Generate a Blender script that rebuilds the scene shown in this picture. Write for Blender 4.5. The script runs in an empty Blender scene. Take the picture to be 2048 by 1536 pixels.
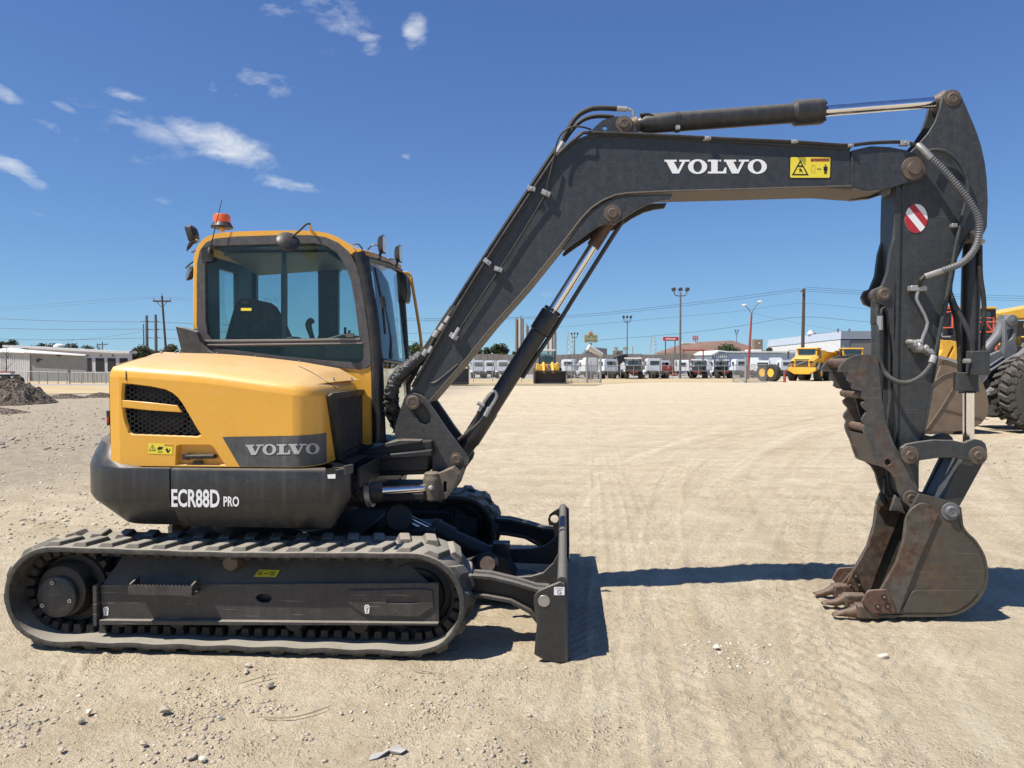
import bpy, bmesh, math, random
import numpy as np
from mathutils import Vector, Matrix, geometry
random.seed(7); rng = np.random.default_rng(7)
SC = bpy.context.scene
COL = SC.collection
PI = math.pi
# ------------------------------------------------------------------ camera
TH = math.radians(4.0); F = 1500.0; H = 1.775; PIT = math.atan(40 / 1500)
RT = Vector((math.cos(TH), math.sin(TH), 0)); FW = Vector((-math.sin(TH), math.cos(TH), 0))
cam = bpy.data.cameras.new("camera"); cam.sensor_width = 36; cam.lens = F / 2048 * 36
cam.clip_start = 0.1; cam.clip_end = 6000
camo = bpy.data.objects.new("camera", cam); COL.objects.link(camo)
camo.location = (0, 0, H); camo.rotation_euler = (PI / 2 - PIT, 0, TH)
SC.camera = camo
SC.view_settings.view_transform = 'Standard'; SC.view_settings.look = 'None'
SC.view_settings.exposure = EXPOSURE = 0.4; SC.view_settings.gamma = 1
SC.view_settings.use_curve_mapping = False
# ------------------------------------------------------------------ sun and sky
SUNV = Vector((0.545, 0.30, -1.0)).normalized()          # direction the light travels
sl = bpy.data.lights.new("sun", 'SUN'); sl.energy = 5.0; sl.angle = math.radians(0.55); sl.color = (1.0, 0.945, 0.86)
so = bpy.data.objects.new("sun", sl); COL.objects.link(so)
so.rotation_euler = SUNV.to_track_quat('-Z', 'Y').to_euler(); so.location = (-8, -6, 20)
world = bpy.data.worlds.new("World"); SC.world = world; world.use_nodes = True


class NT:
    def __init__(s, tree): s.t = tree; s.n = tree.nodes; s.l = tree.links
    def node(s, ty, **kw):
        n = s.n.new(ty)
        for k, v in kw.items(): setattr(n, k, v)
        return n
    def put(s, sock, v):
        if isinstance(v, bpy.types.NodeSocket): s.l.new(v, sock)
        elif v is not None:
            if sock.type == 'RGBA' and not hasattr(v, '__len__'): v = (v, v, v, 1)
            elif sock.type == 'RGBA' and len(v) == 3: v = (*v, 1)
            sock.default_value = v
    def m(s, op, a, b=None, c=None, clamp=False):
        n = s.node('ShaderNodeMath', operation=op); n.use_clamp = clamp
        s.put(n.inputs[0], a); s.put(n.inputs[1], b); s.put(n.inputs[2], c); return n.outputs[0]
    def vm(s, op, a, b=None):
        n = s.node('ShaderNodeVectorMath', operation=op); s.put(n.inputs[0], a); s.put(n.inputs[1], b)
        return n.outputs[1] if op in ('DOT_PRODUCT', 'LENGTH') else n.outputs[0]
    def ramp(s, f, stops, interp='LINEAR'):
        n = s.node('ShaderNodeValToRGB'); s.put(n.inputs[0], f); cr = n.color_ramp; cr.interpolation = interp
        while len(cr.elements) < len(stops): cr.elements.new(0.5)
        for e, (p, c) in zip(cr.elements, stops):
            e.position = p; e.color = (c, c, c, 1) if not hasattr(c, '__len__') else (*c[:3], 1)
        return n.outputs[0]
    def mix(s, f, a, b, mode='MIX'):
        n = s.node('ShaderNodeMix', data_type='RGBA', blend_type=mode)
        s.put(n.inputs[0], f); s.put(n.inputs[6], a); s.put(n.inputs[7], b); return n.outputs[2]
    def noise(s, vec, scale, detail=4, rough=0.55, dist=0.0, out=0):
        n = s.node('ShaderNodeTexNoise'); s.put(n.inputs['Vector'], vec); s.put(n.inputs['Scale'], scale)
        s.put(n.inputs['Detail'], detail); s.put(n.inputs['Roughness'], rough); s.put(n.inputs['Distortion'], dist)
        return n.outputs[out]
    def mapping(s, vec, scale=(1, 1, 1), rot=(0, 0, 0), loc=(0, 0, 0)):
        n = s.node('ShaderNodeMapping'); s.put(n.inputs[0], vec)
        n.inputs['Scale'].default_value = scale; n.inputs['Rotation'].default_value = rot; n.inputs['Location'].default_value = loc
        return n.outputs[0]
    def pos(s): return s.node('ShaderNodeNewGeometry').outputs['Position']


def ray(px, py):
    a = (px - 1024) / F; b = (768 - py) / F
    cf, sf = math.cos(PIT), math.sin(PIT)
    f = cf + b * sf; u = -sf + b * cf
    return RT * a + FW * f + Vector((0, 0, u))
def P(px, py, Y):
    r = ray(px, py); t = Y / r.y; return Vector((r.x * t, Y, H + r.z * t))
def PXp(px, py, X):
    r = ray(px, py); t = X / r.x; return Vector((X, r.y * t, H + r.z * t))
def W(px, py, D):
    r = ray(px, py); t = D / r.dot(FW); return Vector((0, 0, H)) + r * t
def G(px, py):
    r = ray(px, py); t = -H / r.z; return Vector((r.x * t, r.y * t, 0))
def PZ(pts, Y): return [(lambda v: (v.x, v.z))(P(a, b, Y)) for a, b in pts]

nt = NT(world.node_tree); nt.n.clear()
sky = nt.node('ShaderNodeTexSky', sky_type='NISHITA'); sky.sun_disc = False
sd = -SUNV; sky.sun_elevation = math.asin(sd.z); sky.sun_rotation = math.atan2(sd.x, sd.y)
sky.altitude = 1000; sky.air_density = 0.8; sky.dust_density = 0.0; sky.ozone_density = 4.0
dirv = nt.node('ShaderNodeTexCoord').outputs['Generated']
clouds = [  # px, py, half width, half height, tilt deg, strength
    (445, 290, 112, 34, -14, 1.0), (300, 262, 120, 24, -16, .50), (575, 366, 80, 15, -9, .85), (5, 186, 34, 15, -22, .95),
    (20, 341, 60, 20, -22, .95), (515, 155, 75, 34, -12, .50), (440, 178, 45, 20, -5, .40), (250, 193, 36, 11, -12, .5),
    (140, 219, 32, 9, -12, .42), (130, 265, 50, 12, -14, .42), (290, 322, 36, 17, 0, .26), (680, 30, 85, 42, -24, .62),
    (550, 14, 50, 24, -25, .5), (735, 88, 34, 26, -20, .8), (831, 68, 26, 34, 5, .85), (807, 314, 14, 8, 0, .7), (328, 402, 26, 9, -10, .35),
    (75, 428, 20, 7, 0, .3), (160, 356, 20, 7, 0, .35), (608, 440, 32, 7, -4, .35), (1095, 588, 34, 12, -6, .30), (380, 290, 170, 60, -14, .22),
    (630, 60, 150, 60, -24, .22), (-300, 300, 160, 50, -14, .8), (-700, 150, 220, 60, -14, .7), (2500, -200, 180, 50, -10, .7), (900, -600, 260, 90, -20, .6)]
tot = None
warp = nt.vm('SCALE', nt.vm('SUBTRACT', nt.noise(dirv, 9, 4, .6, 0, 1), (.5, .5, .5)), None)
warp.node.inputs['Scale'].default_value = .030
dv2 = nt.vm('ADD', dirv, warp)
for (cx, cy, hw, hh, tl, st) in clouds:
    st = st * 1.2 if st < .6 else st
    c = ray(cx, cy).normalized(); r = Vector((c.y, -c.x, 0)).normalized(); u = r.cross(c) * 1.0
    if u.z < 0: u = -u
    ta = math.radians(tl); t1 = r * math.cos(ta) + u * math.sin(ta); t2 = -r * math.sin(ta) + u * math.cos(ta)
    k = F / c.dot(FW) * 1.0
    a = nt.vm('DOT_PRODUCT', dv2, tuple(t1 * (F / hw))); b = nt.vm('DOT_PRODUCT', dv2, tuple(t2 * (F / hh)))
    d = nt.m('ADD', nt.m('POWER', nt.m('ABSOLUTE', a), 2), nt.m('POWER', nt.m('ABSOLUTE', b), 2))
    e = nt.m('MULTIPLY', nt.m('MULTIPLY', nt.m('SUBTRACT', 1.35, d, clamp=False), .74, clamp=True), st)
    fr = nt.m('GREATER_THAN', nt.vm('DOT_PRODUCT', dv2, tuple(c)), 0.5)
    e = nt.m('MULTIPLY', e, fr)
    tot = e if tot is None else nt.m('MAXIMUM', tot, e)
rr = Matrix.Rotation(math.radians(14), 4, 'Y').to_euler()
wv = nt.mapping(dv2, (11, 11, 34), rot=(0, math.radians(-14), 0))
w1 = nt.noise(wv, 1.0, 9, .62, .8); w2 = nt.noise(nt.mapping(dv2, (40, 40, 90), rot=(0, math.radians(-16), 0)), 1.0, 5, .6, .3)
wisp = nt.m('ADD', nt.m('MULTIPLY', w1, 1.0), nt.m('MULTIPLY', w2, .75))
cl = nt.m('MULTIPLY', nt.m('ADD', wisp, nt.m('SUBTRACT', nt.m('MULTIPLY', tot, .66), 1.10)), 1.35, clamp=True)
cl = nt.m('MULTIPLY', cl, nt.m('MULTIPLY', tot, 1.5, clamp=True), clamp=True)
SKY = 0.085      # film-like tone for the whole dome: deeper blue overhead, soft towards the horizon
sp = nt.node('ShaderNodeSeparateColor'); nt.l.new(sky.outputs[0], sp.inputs[0]); cb = nt.node('ShaderNodeCombineColor')
for i, (mm, k) in enumerate(((2.0, 1.42), (1.175, 1.70), (1.905, 2.75))):
    v_ = nt.m('MULTIPLY', sp.outputs[i], SKY)
    nt.put(cb.inputs[i], nt.m('MULTIPLY', nt.m('DIVIDE', v_, nt.m('ADD', nt.m('MULTIPLY', v_, mm), 1.0)), k / SKY / 2 ** EXPOSURE))
skc = nt.mix(cl, cb.outputs[0], (7.6, 7.9, 8.3, 1))
bg = nt.node('ShaderNodeBackground'); nt.put(bg.inputs[0], skc); bg.inputs[1].default_value = SKY
wo = nt.node('ShaderNodeOutputWorld'); nt.l.new(bg.outputs[0], wo.inputs[0])

# ------------------------------------------------------------------ materials
M = {}
def newmat(name):
    m = bpy.data.materials.new(name); m.use_nodes = True; t = NT(m.node_tree); t.n.clear()
    o = t.node('ShaderNodeOutputMaterial'); M[name] = m; return m, t, o
def paint(name, col, rough=.45, metal=0.0, dust=.25, dcol=(.42, .36, .27), top=.5, var=.12, scale=3.0, bump=.05, bscale=60, spec=.5,
          rust=0.0, rcol=(.12, .045, .02), scratch=0.0, speck=0.0, coat=0.0, streak=0.0, rscale=6.0):
    """painted or bare surface: tone variation, dust that settles on upward faces, specks, rust patches"""
    m, t, o = newmat(name); p = t.pos()
    n1 = t.noise(p, scale, 6, .6); n2 = t.noise(p, scale * 7, 5, .65); n3 = t.noise(p, 160, 2, .5)
    c = t.mix(1.0, (*col, 1), t.ramp(n1, [(.25, 1 - var), (.75, 1 + var)]), 'MULTIPLY')
    if rust:
        rn = t.noise(p, rscale, 8, .68, .4)
        rf = t.ramp(rn, [(.62 - rust * .35, 0), (.72 - rust * .3, 1)])
        rc = t.mix(n2, tuple(v * .55 for v in rcol), tuple(v * 1.6 for v in rcol))
        c = t.mix(rf, c, rc)
    df = t.m('MULTIPLY', t.ramp(n2, [(.35, 0), (.75, 1)]), dust * .6)
    if streak:
        s = t.noise(t.mapping(p, (22, 22, 1.2)), 1, 4, .6); df = t.m('ADD', df, t.m('MULTIPLY', t.ramp(s, [(.5, 0), (.8, 1)]), streak))
    if top:
        nz = t.node('ShaderNodeSeparateXYZ'); t.l.new(t.node('ShaderNodeNewGeometry').outputs['True Normal'], nz.inputs[0])
        up = t.ramp(nz.outputs[2], [(.35, 0), (.95, 1)])
        df = t.m('ADD', df, t.m('MULTIPLY', up, t.m('MULTIPLY', t.ramp(n1, [(.2, .6), (.7, 1)]), top)), clamp=True)
    c = t.mix(df, c, (*dcol, 1))
    if speck:
        sp = t.ramp(t.noise(p, 130, 1, .5), [(.70, 0), (.78, 1)]); c = t.mix(t.m('MULTIPLY', sp, speck), c, (.45, .42, .36, 1))
    if scratch:
        for k_, (an, of) in enumerate(((17, 0), (-8, 7), (28, 3))):
            sn = t.noise(t.mapping(p, (2.2, 2.2, 95), rot=(0, math.radians(an), 0), loc=(of, of, of)), 1, 2, .5)
            c = t.mix(t.m('MULTIPLY', t.ramp(sn, [(.70, 0), (.725, 1)]), scratch), c, (.33, .30, .26, 1))
    b = t.node('ShaderNodeBsdfPrincipled'); t.put(b.inputs['Base Color'], c)
    rg = t.m('ADD', t.m('MULTIPLY', t.m('SUBTRACT', n2, .5), .25), rough, clamp=True)
    rg = t.m('ADD', rg, t.m('MULTIPLY', df, .35), clamp=True)
    t.put(b.inputs['Roughness'], rg); t.put(b.inputs['Metallic'], metal if not metal else t.m('MULTIPLY', t.m('SUBTRACT', 1, df), metal))
    b.inputs['Specular IOR Level'].default_value = spec; b.inputs['Coat Weight'].default_value = coat; b.inputs['Coat Roughness'].default_value = .15
    if bump:
        bn = t.node('ShaderNodeBump'); bn.inputs['Strength'].default_value = bump; bn.inputs['Distance'].default_value = .02
        t.l.new(t.noise(p, bscale, 5, .65), bn.inputs['Height']); t.l.new(bn.outputs[0], b.inputs['Normal'])
    t.l.new(b.outputs[0], o.inputs[0]); return m
def glass(name, tint, refl=.08, dustv=.05, rough=0.0):
    m, t, o = newmat(name)
    tr = t.node('ShaderNodeBsdfTransparent'); tr.inputs[0].default_value = (*tint, 1)
    gl = t.node('ShaderNodeBsdfGlossy'); gl.inputs['Roughness'].default_value = rough; gl.inputs[0].default_value = (.9, 1, 1, 1)
    di = t.node('ShaderNodeBsdfDiffuse'); di.inputs[0].default_value = (.45, .42, .35, 1)
    lw = t.node('ShaderNodeLayerWeight'); lw.inputs[0].default_value = .35
    m1 = t.node('ShaderNodeMixShader'); t.l.new(t.m('ADD', t.m('MULTIPLY', t.m('POWER', lw.outputs['Facing'], 2.5), .6), refl, clamp=True), m1.inputs[0])
    t.l.new(tr.outputs[0], m1.inputs[1]); t.l.new(gl.outputs[0], m1.inputs[2])
    m2 = t.node('ShaderNodeMixShader')
    t.l.new(t.m('MULTIPLY', t.ramp(t.noise(t.pos(), 90, 3, .7), [(.45, .15), (.75, 1)]), dustv), m2.inputs[0])
    t.l.new(m1.outputs[0], m2.inputs[1]); t.l.new(di.outputs[0], m2.inputs[2]); t.l.new(m2.outputs[0], o.inputs[0]); return m

paint('grey_paint', (.032, .034, .036), .45, dust=.14, top=.42, speck=.5, bump=.04, var=.15)
paint('boom_paint', (.028, .033, .038), .42, dust=.07, top=.35, speck=.35, bump=.04, bscale=110, var=.10, streak=.04)
paint('arm_paint', (.031, .035, .037), .45, dust=.09, top=.35, speck=.3, bump=.04, streak=.05, var=.12, scratch=.12)
paint('skirt_paint', (.024, .025, .027), .40, dust=.05, top=.35, speck=.25, bump=.03, streak=.08)
paint('flange_paint', (.095, .08, .066), .6, dust=.3, dcol=(.30, .25, .19), top=.4)
paint('frame_paint', (.034, .033, .033), .45, dust=.12, top=.6, dcol=(.42, .37, .30), speck=.3, bump=.04, var=.15, scratch=.6, streak=.06)
paint('dark_metal', (.010, .011, .013), .5, dust=.12, top=.3, dcol=(.20, .17, .13))
paint('black_plastic', (.012, .012, .013), .45, dust=.10, top=.25, bump=.02)
paint('black_rubber', (.010, .010, .010), .6, dust=.15, top=.25)
paint('yellow_paint', (.76, .382, .036), .38, dust=.16, top=.55, dcol=(.70, .56, .38), var=.05, bump=.0, coat=.25)
paint('yellow_inner', (.50, .24, .03), .5, dust=.3, top=.3, var=.1, bump=.0)
paint('cab_grey', (.055, .055, .060), .5, dust=.22, top=.4, speck=.1, bump=.03)
paint('cab_black', (.012, .013, .016), .4, dust=.12, top=.35, bump=.02)
paint('decal_grey', (.060, .062, .066), .45, dust=.2, top=0, streak=.18, bump=.0)
paint('white_print', (.80, .80, .80), .45, dust=.08, top=0, var=.04, bump=0)
paint('silver_print', (.45, .45, .45), .35, dust=.25, top=0, var=.1, bump=0, streak=.1)
paint('black_print', (.012, .012, .012), .5, dust=0, top=0, bump=0)
paint('yellow_print', (.80, .66, .05), .45, dust=.05, top=0, var=.05, bump=0)
paint('orange_print', (.55, .16, .04), .45, dust=.1, top=0, bump=0)
paint('red_print', (.42, .018, .03), .4, dust=.08, top=0, var=.05, bump=0)
paint('pin_metal', (.12, .09, .07), .5, metal=.4, dust=.7, dcol=(.25, .195, .145), top=.4, bump=.15)
paint('silver_metal', (.40, .40, .385), .38, metal=.75, dust=.45, top=.3, bump=.1)
paint('zinc', (.40, .40, .39), .4, metal=.5, dust=.35, top=.3, bump=.1)
paint('chrome', (.80, .80, .82), .10, metal=1.0, dust=.05, top=0, var=.03, bump=0)
paint('track_rubber', (.038, .035, .030), .75, dust=.38, dcol=(.31, .28, .225), top=1.1, var=.2, bump=.25, bscale=45)
paint('track_inner', (.03, .027, .022), .8, dust=.4, dcol=(.20, .165, .12), top=.5, var=.2, bump=.2)
paint('rusty_steel', (.075, .068, .060), .48, metal=.3, dust=.3, top=.25, rust=.55, rcol=(.085, .045, .028), bump=.15, var=.25, rscale=4, streak=.1)
paint('rust_steel', (.105, .055, .034), .55, metal=.2, dust=.25, top=.3, rust=.5, rcol=(.085, .04, .026), bump=.2, var=.3)
paint('bucket_steel', (.075, .068, .056), .45, metal=.3, dust=.45, dcol=(.15, .125, .09), top=.3, rust=.25, rcol=(.10, .07, .045), rscale=2.5, bump=.1, var=.3, streak=.1, scratch=.15)
paint('thumb_steel', (.062, .060, .057), .5, metal=.2, dust=.25, top=.25, rust=.28, rcol=(.10, .055, .036), bump=.15, var=.2, scratch=.3)
paint('dusty_cast', (.085, .070, .055), .6, metal=.2, dust=.8, dcol=(.26, .205, .15), top=.5, bump=.3, bscale=30, var=.3)
paint('sleeve', (.010, .010, .011), .22, dust=.15, top=.3, bump=.9, bscale=22, dcol=(.30, .28, .25))
paint('amber_plastic', (.75, .13, .02), .25, dust=.15, top=.2, bump=0, coat=.4)
paint('lens', (.80, .80, .76), .2, dust=.1, top=.2, bump=0)
paint('mirror', (.75, .75, .70), .12, metal=.9, dust=.3, top=0, bump=0)
paint('seat_fabric', (.016, .016, .018), .8, dust=.2, top=.2)
paint('white_metal', (.62, .62, .60), .5, dust=.18, top=.05, bump=0)
paint('truck_white', (.78, .79, .80), .35, dust=.06, top=.05, bump=0, var=.04)
paint('truck_dark', (.025, .024, .023), .6, dust=.3, top=.1, bump=0)
paint('tyre', (.022, .021, .020), .8, dust=.6, dcol=(.13, .115, .09), top=.3, bump=.15)
paint('dusty_tyre', (.045, .042, .038), .8, dust=.8, dcol=(.19, .165, .13), top=.4, bump=.15)
paint('loader_grey', (.13, .135, .145), .45, dust=.35, dcol=(.30, .27, .23), top=.35, var=.15)
paint('loader_yellow', (.80, .44, .04), .4, dust=.15, top=.3, dcol=(.6, .48, .3), bump=0)
paint('loader_bucket', (.17, .125, .085), .55, metal=.1, dust=.4, dcol=(.27, .21, .145), top=.3, rust=.35, rcol=(.17, .115, .07), rscale=1.2, var=.3)
paint('dark_bucket', (.045, .028, .022), .55, dust=.2, top=.3, var=.3)
paint('rail_red', (.70, .10, .04), .5, dust=.1, top=.1, bump=0)
paint('post_red', (.30, .045, .03), .6, dust=.2, top=.1, bump=0)
paint('sign_red', (.50, .02, .03), .5, dust=.05, top=0, bump=0)
paint('sign_cream', (.50, .44, .26), .5, dust=.1, top=0, bump=0)
paint('sign_green', (.02, .09, .035), .5, dust=.05, top=0, bump=0)
paint('galv', (.32, .33, .33), .5, metal=.3, dust=.2, top=.1, bump=0)
paint('pole_wood', (.075, .045, .032), .8, dust=.1, top=0, bump=0, streak=.15)
paint('pole_steel', (.12, .125, .13), .6, dust=.1, top=0, bump=0)
paint('fence_wood', (.22, .19, .165), .85, dust=.2, top=0, bump=0, var=.3, streak=.3, scale=.4)
paint('wire', (.035, .037, .042), .6, dust=0, top=0, bump=0)
paint('wall_white', (.62, .61, .58), .6, dust=.1, top=.1, bump=0)
paint('wall_grey', (.31, .295, .265), .6, dust=.1, top=0, bump=0)
paint('wall_dark', (.13, .13, .13), .6, dust=.1, top=0, bump=0)
paint('wall_tan', (.58, .56, .53), .6, dust=.1, top=0, bump=0)
paint('wall_blue', (.22, .26, .31), .5, dust=.05, top=0, bump=0)
paint('wall_lightblue', (.46, .52, .60), .5, dust=.05, top=0, bump=0)
paint('door_dark', (.022, .020, .019), .6, dust=.05, top=0, bump=0)
paint('concrete', (.36, .35, .33), .85, dust=.2, top=.1, bump=.0, streak=.15)
paint('roof_white', (.72, .71, .68), .6, dust=.05, top=.0, bump=0)
paint('roof_brown', (.20, .12, .09), .85, dust=.1, top=.0, bump=0, var=.2, scale=.3)
paint('brick', (.24, .18, .13), .85, dust=.1, top=.0, bump=0)
paint('rock', (.40, .345, .27), .85, dust=.3, top=.2, dcol=(.52, .45, .34), bump=.4, var=.3, scale=20)
paint('pale_rock', (.60, .55, .45), .85, dust=.3, top=.2, dcol=(.62, .53, .40), bump=.4, var=.15, scale=20)
paint('dirt', (.125, .095, .07), .95, dust=.6, top=.2, dcol=(.26, .21, .16), bump=.9, bscale=14, var=.5, scale=1.6)
paint('dark_rubble', (.15, .12, .095), .9, dust=.5, top=.3, dcol=(.34, .29, .225), bump=.3, var=.4, scale=3)
paint('dry_wood', (.34, .27, .19), .8, dust=.3, top=.3)
paint('scrap_white', (.50, .48, .44), .4, dust=.3, top=.1)
paint('bark', (.06, .045, .035), .9, dust=0, top=0, bump=0)
paint('cab_trim', (.20, .19, .18), .5, dust=.3, top=.3, bump=0)
glass('cab_glass', (.80, .88, .87), .022, .015)
glass('windshield', (.68, .78, .78), .06, .07)
glass('dark_glass', (.10, .13, .15), .12, .05)
for nm, c in (('leaf_dark', (.030, .045, .016)), ('leaf_mid', (.055, .080, .022)), ('leaf_dry', (.085, .080, .035))):
    m, t, o = newmat(nm); b = t.node('ShaderNodeBsdfPrincipled'); p = t.pos()
    t.put(b.inputs['Base Color'], t.mix(1, (*c, 1), t.ramp(t.noise(p, .9, 5, .7), [(.25, .5), (.75, 1.6)]), 'MULTIPLY'))
    b.inputs['Roughness'].default_value = .7; t.l.new(b.outputs[0], o.inputs[0])
m, t, o = newmat('chain_link')           # galvanised mesh, too far away to tell its wires apart
tr = t.node('ShaderNodeBsdfTransparent'); di = t.node('ShaderNodeBsdfDiffuse'); di.inputs[0].default_value = (.34, .34, .32, 1)
ms = t.node('ShaderNodeMixShader'); t.l.new(t.ramp(t.noise(t.pos(), 2.5, 5, .7), [(.3, .25), (.7, .48)]), ms.inputs[0])
t.l.new(tr.outputs[0], ms.inputs[1]); t.l.new(di.outputs[0], ms.inputs[2]); t.l.new(ms.outputs[0], o.inputs[0])
m = M['chain_link'].copy(); m.name = 'thin_chain_link'; M['thin_chain_link'] = m
for e_, v_ in zip([n for n in m.node_tree.nodes if n.type == 'VALTORGB'][0].color_ramp.elements, (.08, .2)): e_.color = (v_, v_, v_, 1)

# ground material
m, t, o = newmat('caliche'); p = t.pos()
big = t.noise(p, .18, 5, .6, .3); mid = t.noise(p, 1.6, 7, .62, .2); fine = t.noise(p, 22, 6, .7); grit = t.noise(p, 130, 3, .7)
stk = t.noise(t.mapping(p, (.05, .55, 1), rot=(0, 0, math.radians(-12))), 1.0, 6, .65, .25)
c = t.ramp(mid, [(.28, (.49, .395, .255)), (.5, (.63, .525, .36)), (.72, (.71, .61, .44))])
c = t.mix(t.ramp(big, [(.35, 0), (.65, .6)]), c, (.64, .55, .40, 1))
c = t.mix(t.m('MULTIPLY', t.ramp(stk, [(.42, 0), (.62, 1)]), .20), c, (.41, .325, .215, 1))
mot = t.noise(t.mapping(p, (3.6, 4.2, 1), rot=(0, 0, .9)), 1.0, 9, .74, .5)
c = t.mix(t.m('MULTIPLY', t.ramp(mot, [(.46, 0), (.62, 1)]), .30), c, (.38, .295, .19, 1))
c = t.mix(t.m('MULTIPLY', t.ramp(mot, [(.34, 1), (.46, 0)]), .35), c, (.74, .65, .49, 1))
c = t.mix(t.ramp(fine, [(.45, 0), (.8, .35)]), c, (.78, .70, .54, 1))
c = t.mix(t.ramp(grit, [(.32, .75), (.46, 0)]), c, (.25, .19, .125, 1))
c = t.mix(t.ramp(t.noise(p, 48, 3, .6), [(.66, 0), (.74, .7)]), c, (.22, .165, .11, 1))
c = t.mix(t.ramp(t.noise(p, 60, 3, .6), [(.68, 0), (.75, .6)]), c, (.74, .69, .58, 1))
c = t.mix(t.ramp(t.noise(p, 9, 5, .75, .6), [(.50, 0), (.72, .35)]), c, (.42, .34, .235, 1))
# long sweeping tyre tracks: tone that follows wide circles over the yard
for (cx_, cy_, r_lo, r_hi, am) in ((24, 6, 12.0, 26.0, .75), (4, 62, 22.0, 58.0, .6), (60, -10, 50, 66, .6)):
    dv_ = t.vm('SUBTRACT', p, (cx_, cy_, 0)); rad_ = t.vm('LENGTH', dv_); sx_ = t.node('ShaderNodeSeparateXYZ'); t.l.new(dv_, sx_.inputs[0])
    ang_ = t.m('ARCTAN2', sx_.outputs[1], sx_.outputs[0]); cv_ = t.node('ShaderNodeCombineXYZ'); t.put(cv_.inputs[0], t.m('MULTIPLY', rad_, 2.3)); t.put(cv_.inputs[1], t.m('MULTIPLY', ang_, 2.5)); t.put(cv_.inputs[2], cx_)
    nn_ = t.noise(cv_.outputs[0], 1.0, 5, .7, .3)
    band_ = t.m('MULTIPLY', t.m('MULTIPLY', t.m('SUBTRACT', rad_, r_lo), .5, clamp=True), t.m('MULTIPLY', t.m('SUBTRACT', r_hi, rad_), .5, clamp=True))
    c = t.mix(t.m('MULTIPLY', t.m('MULTIPLY', t.ramp(nn_, [(.52, 0), (.66, 1)]), band_), am * .55), c, (.38, .295, .19, 1))
    c = t.mix(t.m('MULTIPLY', t.m('MULTIPLY', t.ramp(nn_, [(.30, 1), (.42, 0)]), band_), am * .8), c, (.74, .66, .50, 1))
# greyer gravel on the far left and beyond the far right machine
sx = t.node('ShaderNodeSeparateXYZ'); t.l.new(p, sx.inputs[0])
lf = t.m('MULTIPLY', t.ramp(t.m('ADD', t.m('MULTIPLY', sx.outputs[0], -.055), t.m('MULTIPLY', t.m('SUBTRACT', big, .5), .6)), [(.28, 0), (.48, 1)]),
         t.ramp(t.m('MULTIPLY', sx.outputs[1], .05), [(.30, 0), (.50, 1)]))
c = t.mix(t.m('MULTIPLY', lf, .8), c, t.ramp(t.noise(p, 5, 6, .75), [(.3, (.22, .18, .13)), (.7, (.46, .39, .30))]))
b = t.node('ShaderNodeBsdfPrincipled'); t.put(b.inputs['Base Color'], c); b.inputs['Roughness'].default_value = .95
b.inputs['Specular IOR Level'].default_value = .15
vo = t.node('ShaderNodeTexVoronoi'); vo.inputs['Scale'].default_value = 45; t.l.new(t.mapping(p, (1, 1, .3)), vo.inputs['Vector'])
peb = t.m('MULTIPLY', t.ramp(vo.outputs['Distance'], [(.0, 1), (.45, 0)]), t.ramp(t.noise(p, 2.2, 4, .6), [(.48, 0), (.66, 1)]))
hgt = t.m('ADD', t.m('ADD', t.m('MULTIPLY', fine, 1.0), t.m('MULTIPLY', grit, .35)), t.m('MULTIPLY', peb, .55))
bn = t.node('ShaderNodeBump'); bn.inputs['Strength'].default_value = 1.0; bn.inputs['Distance'].default_value = .034
t.l.new(hgt, bn.inputs['Height']); t.l.new(bn.outputs[0], b.inputs['Normal']); t.l.new(b.outputs[0], o.inputs[0])
for nm, c1, c2 in (('dry_grass', (.40, .30, .15), (.56, .45, .27)), ('asphalt', (.30, .285, .26), (.40, .375, .335)), ('mixed_grass', (.19, .175, .085), (.42, .335, .20))):
    m, t, o = newmat(nm); p = t.pos(); b = t.node('ShaderNodeBsdfPrincipled'); b.inputs['Roughness'].default_value = .95
    n = t.noise(t.mapping(p, (.25, .6, 1)), 1.0, 8, .7); t.put(b.inputs['Base Color'], t.ramp(n, [(.3, c1), (.7, c2)])); t.l.new(b.outputs[0], o.inputs[0])

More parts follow.
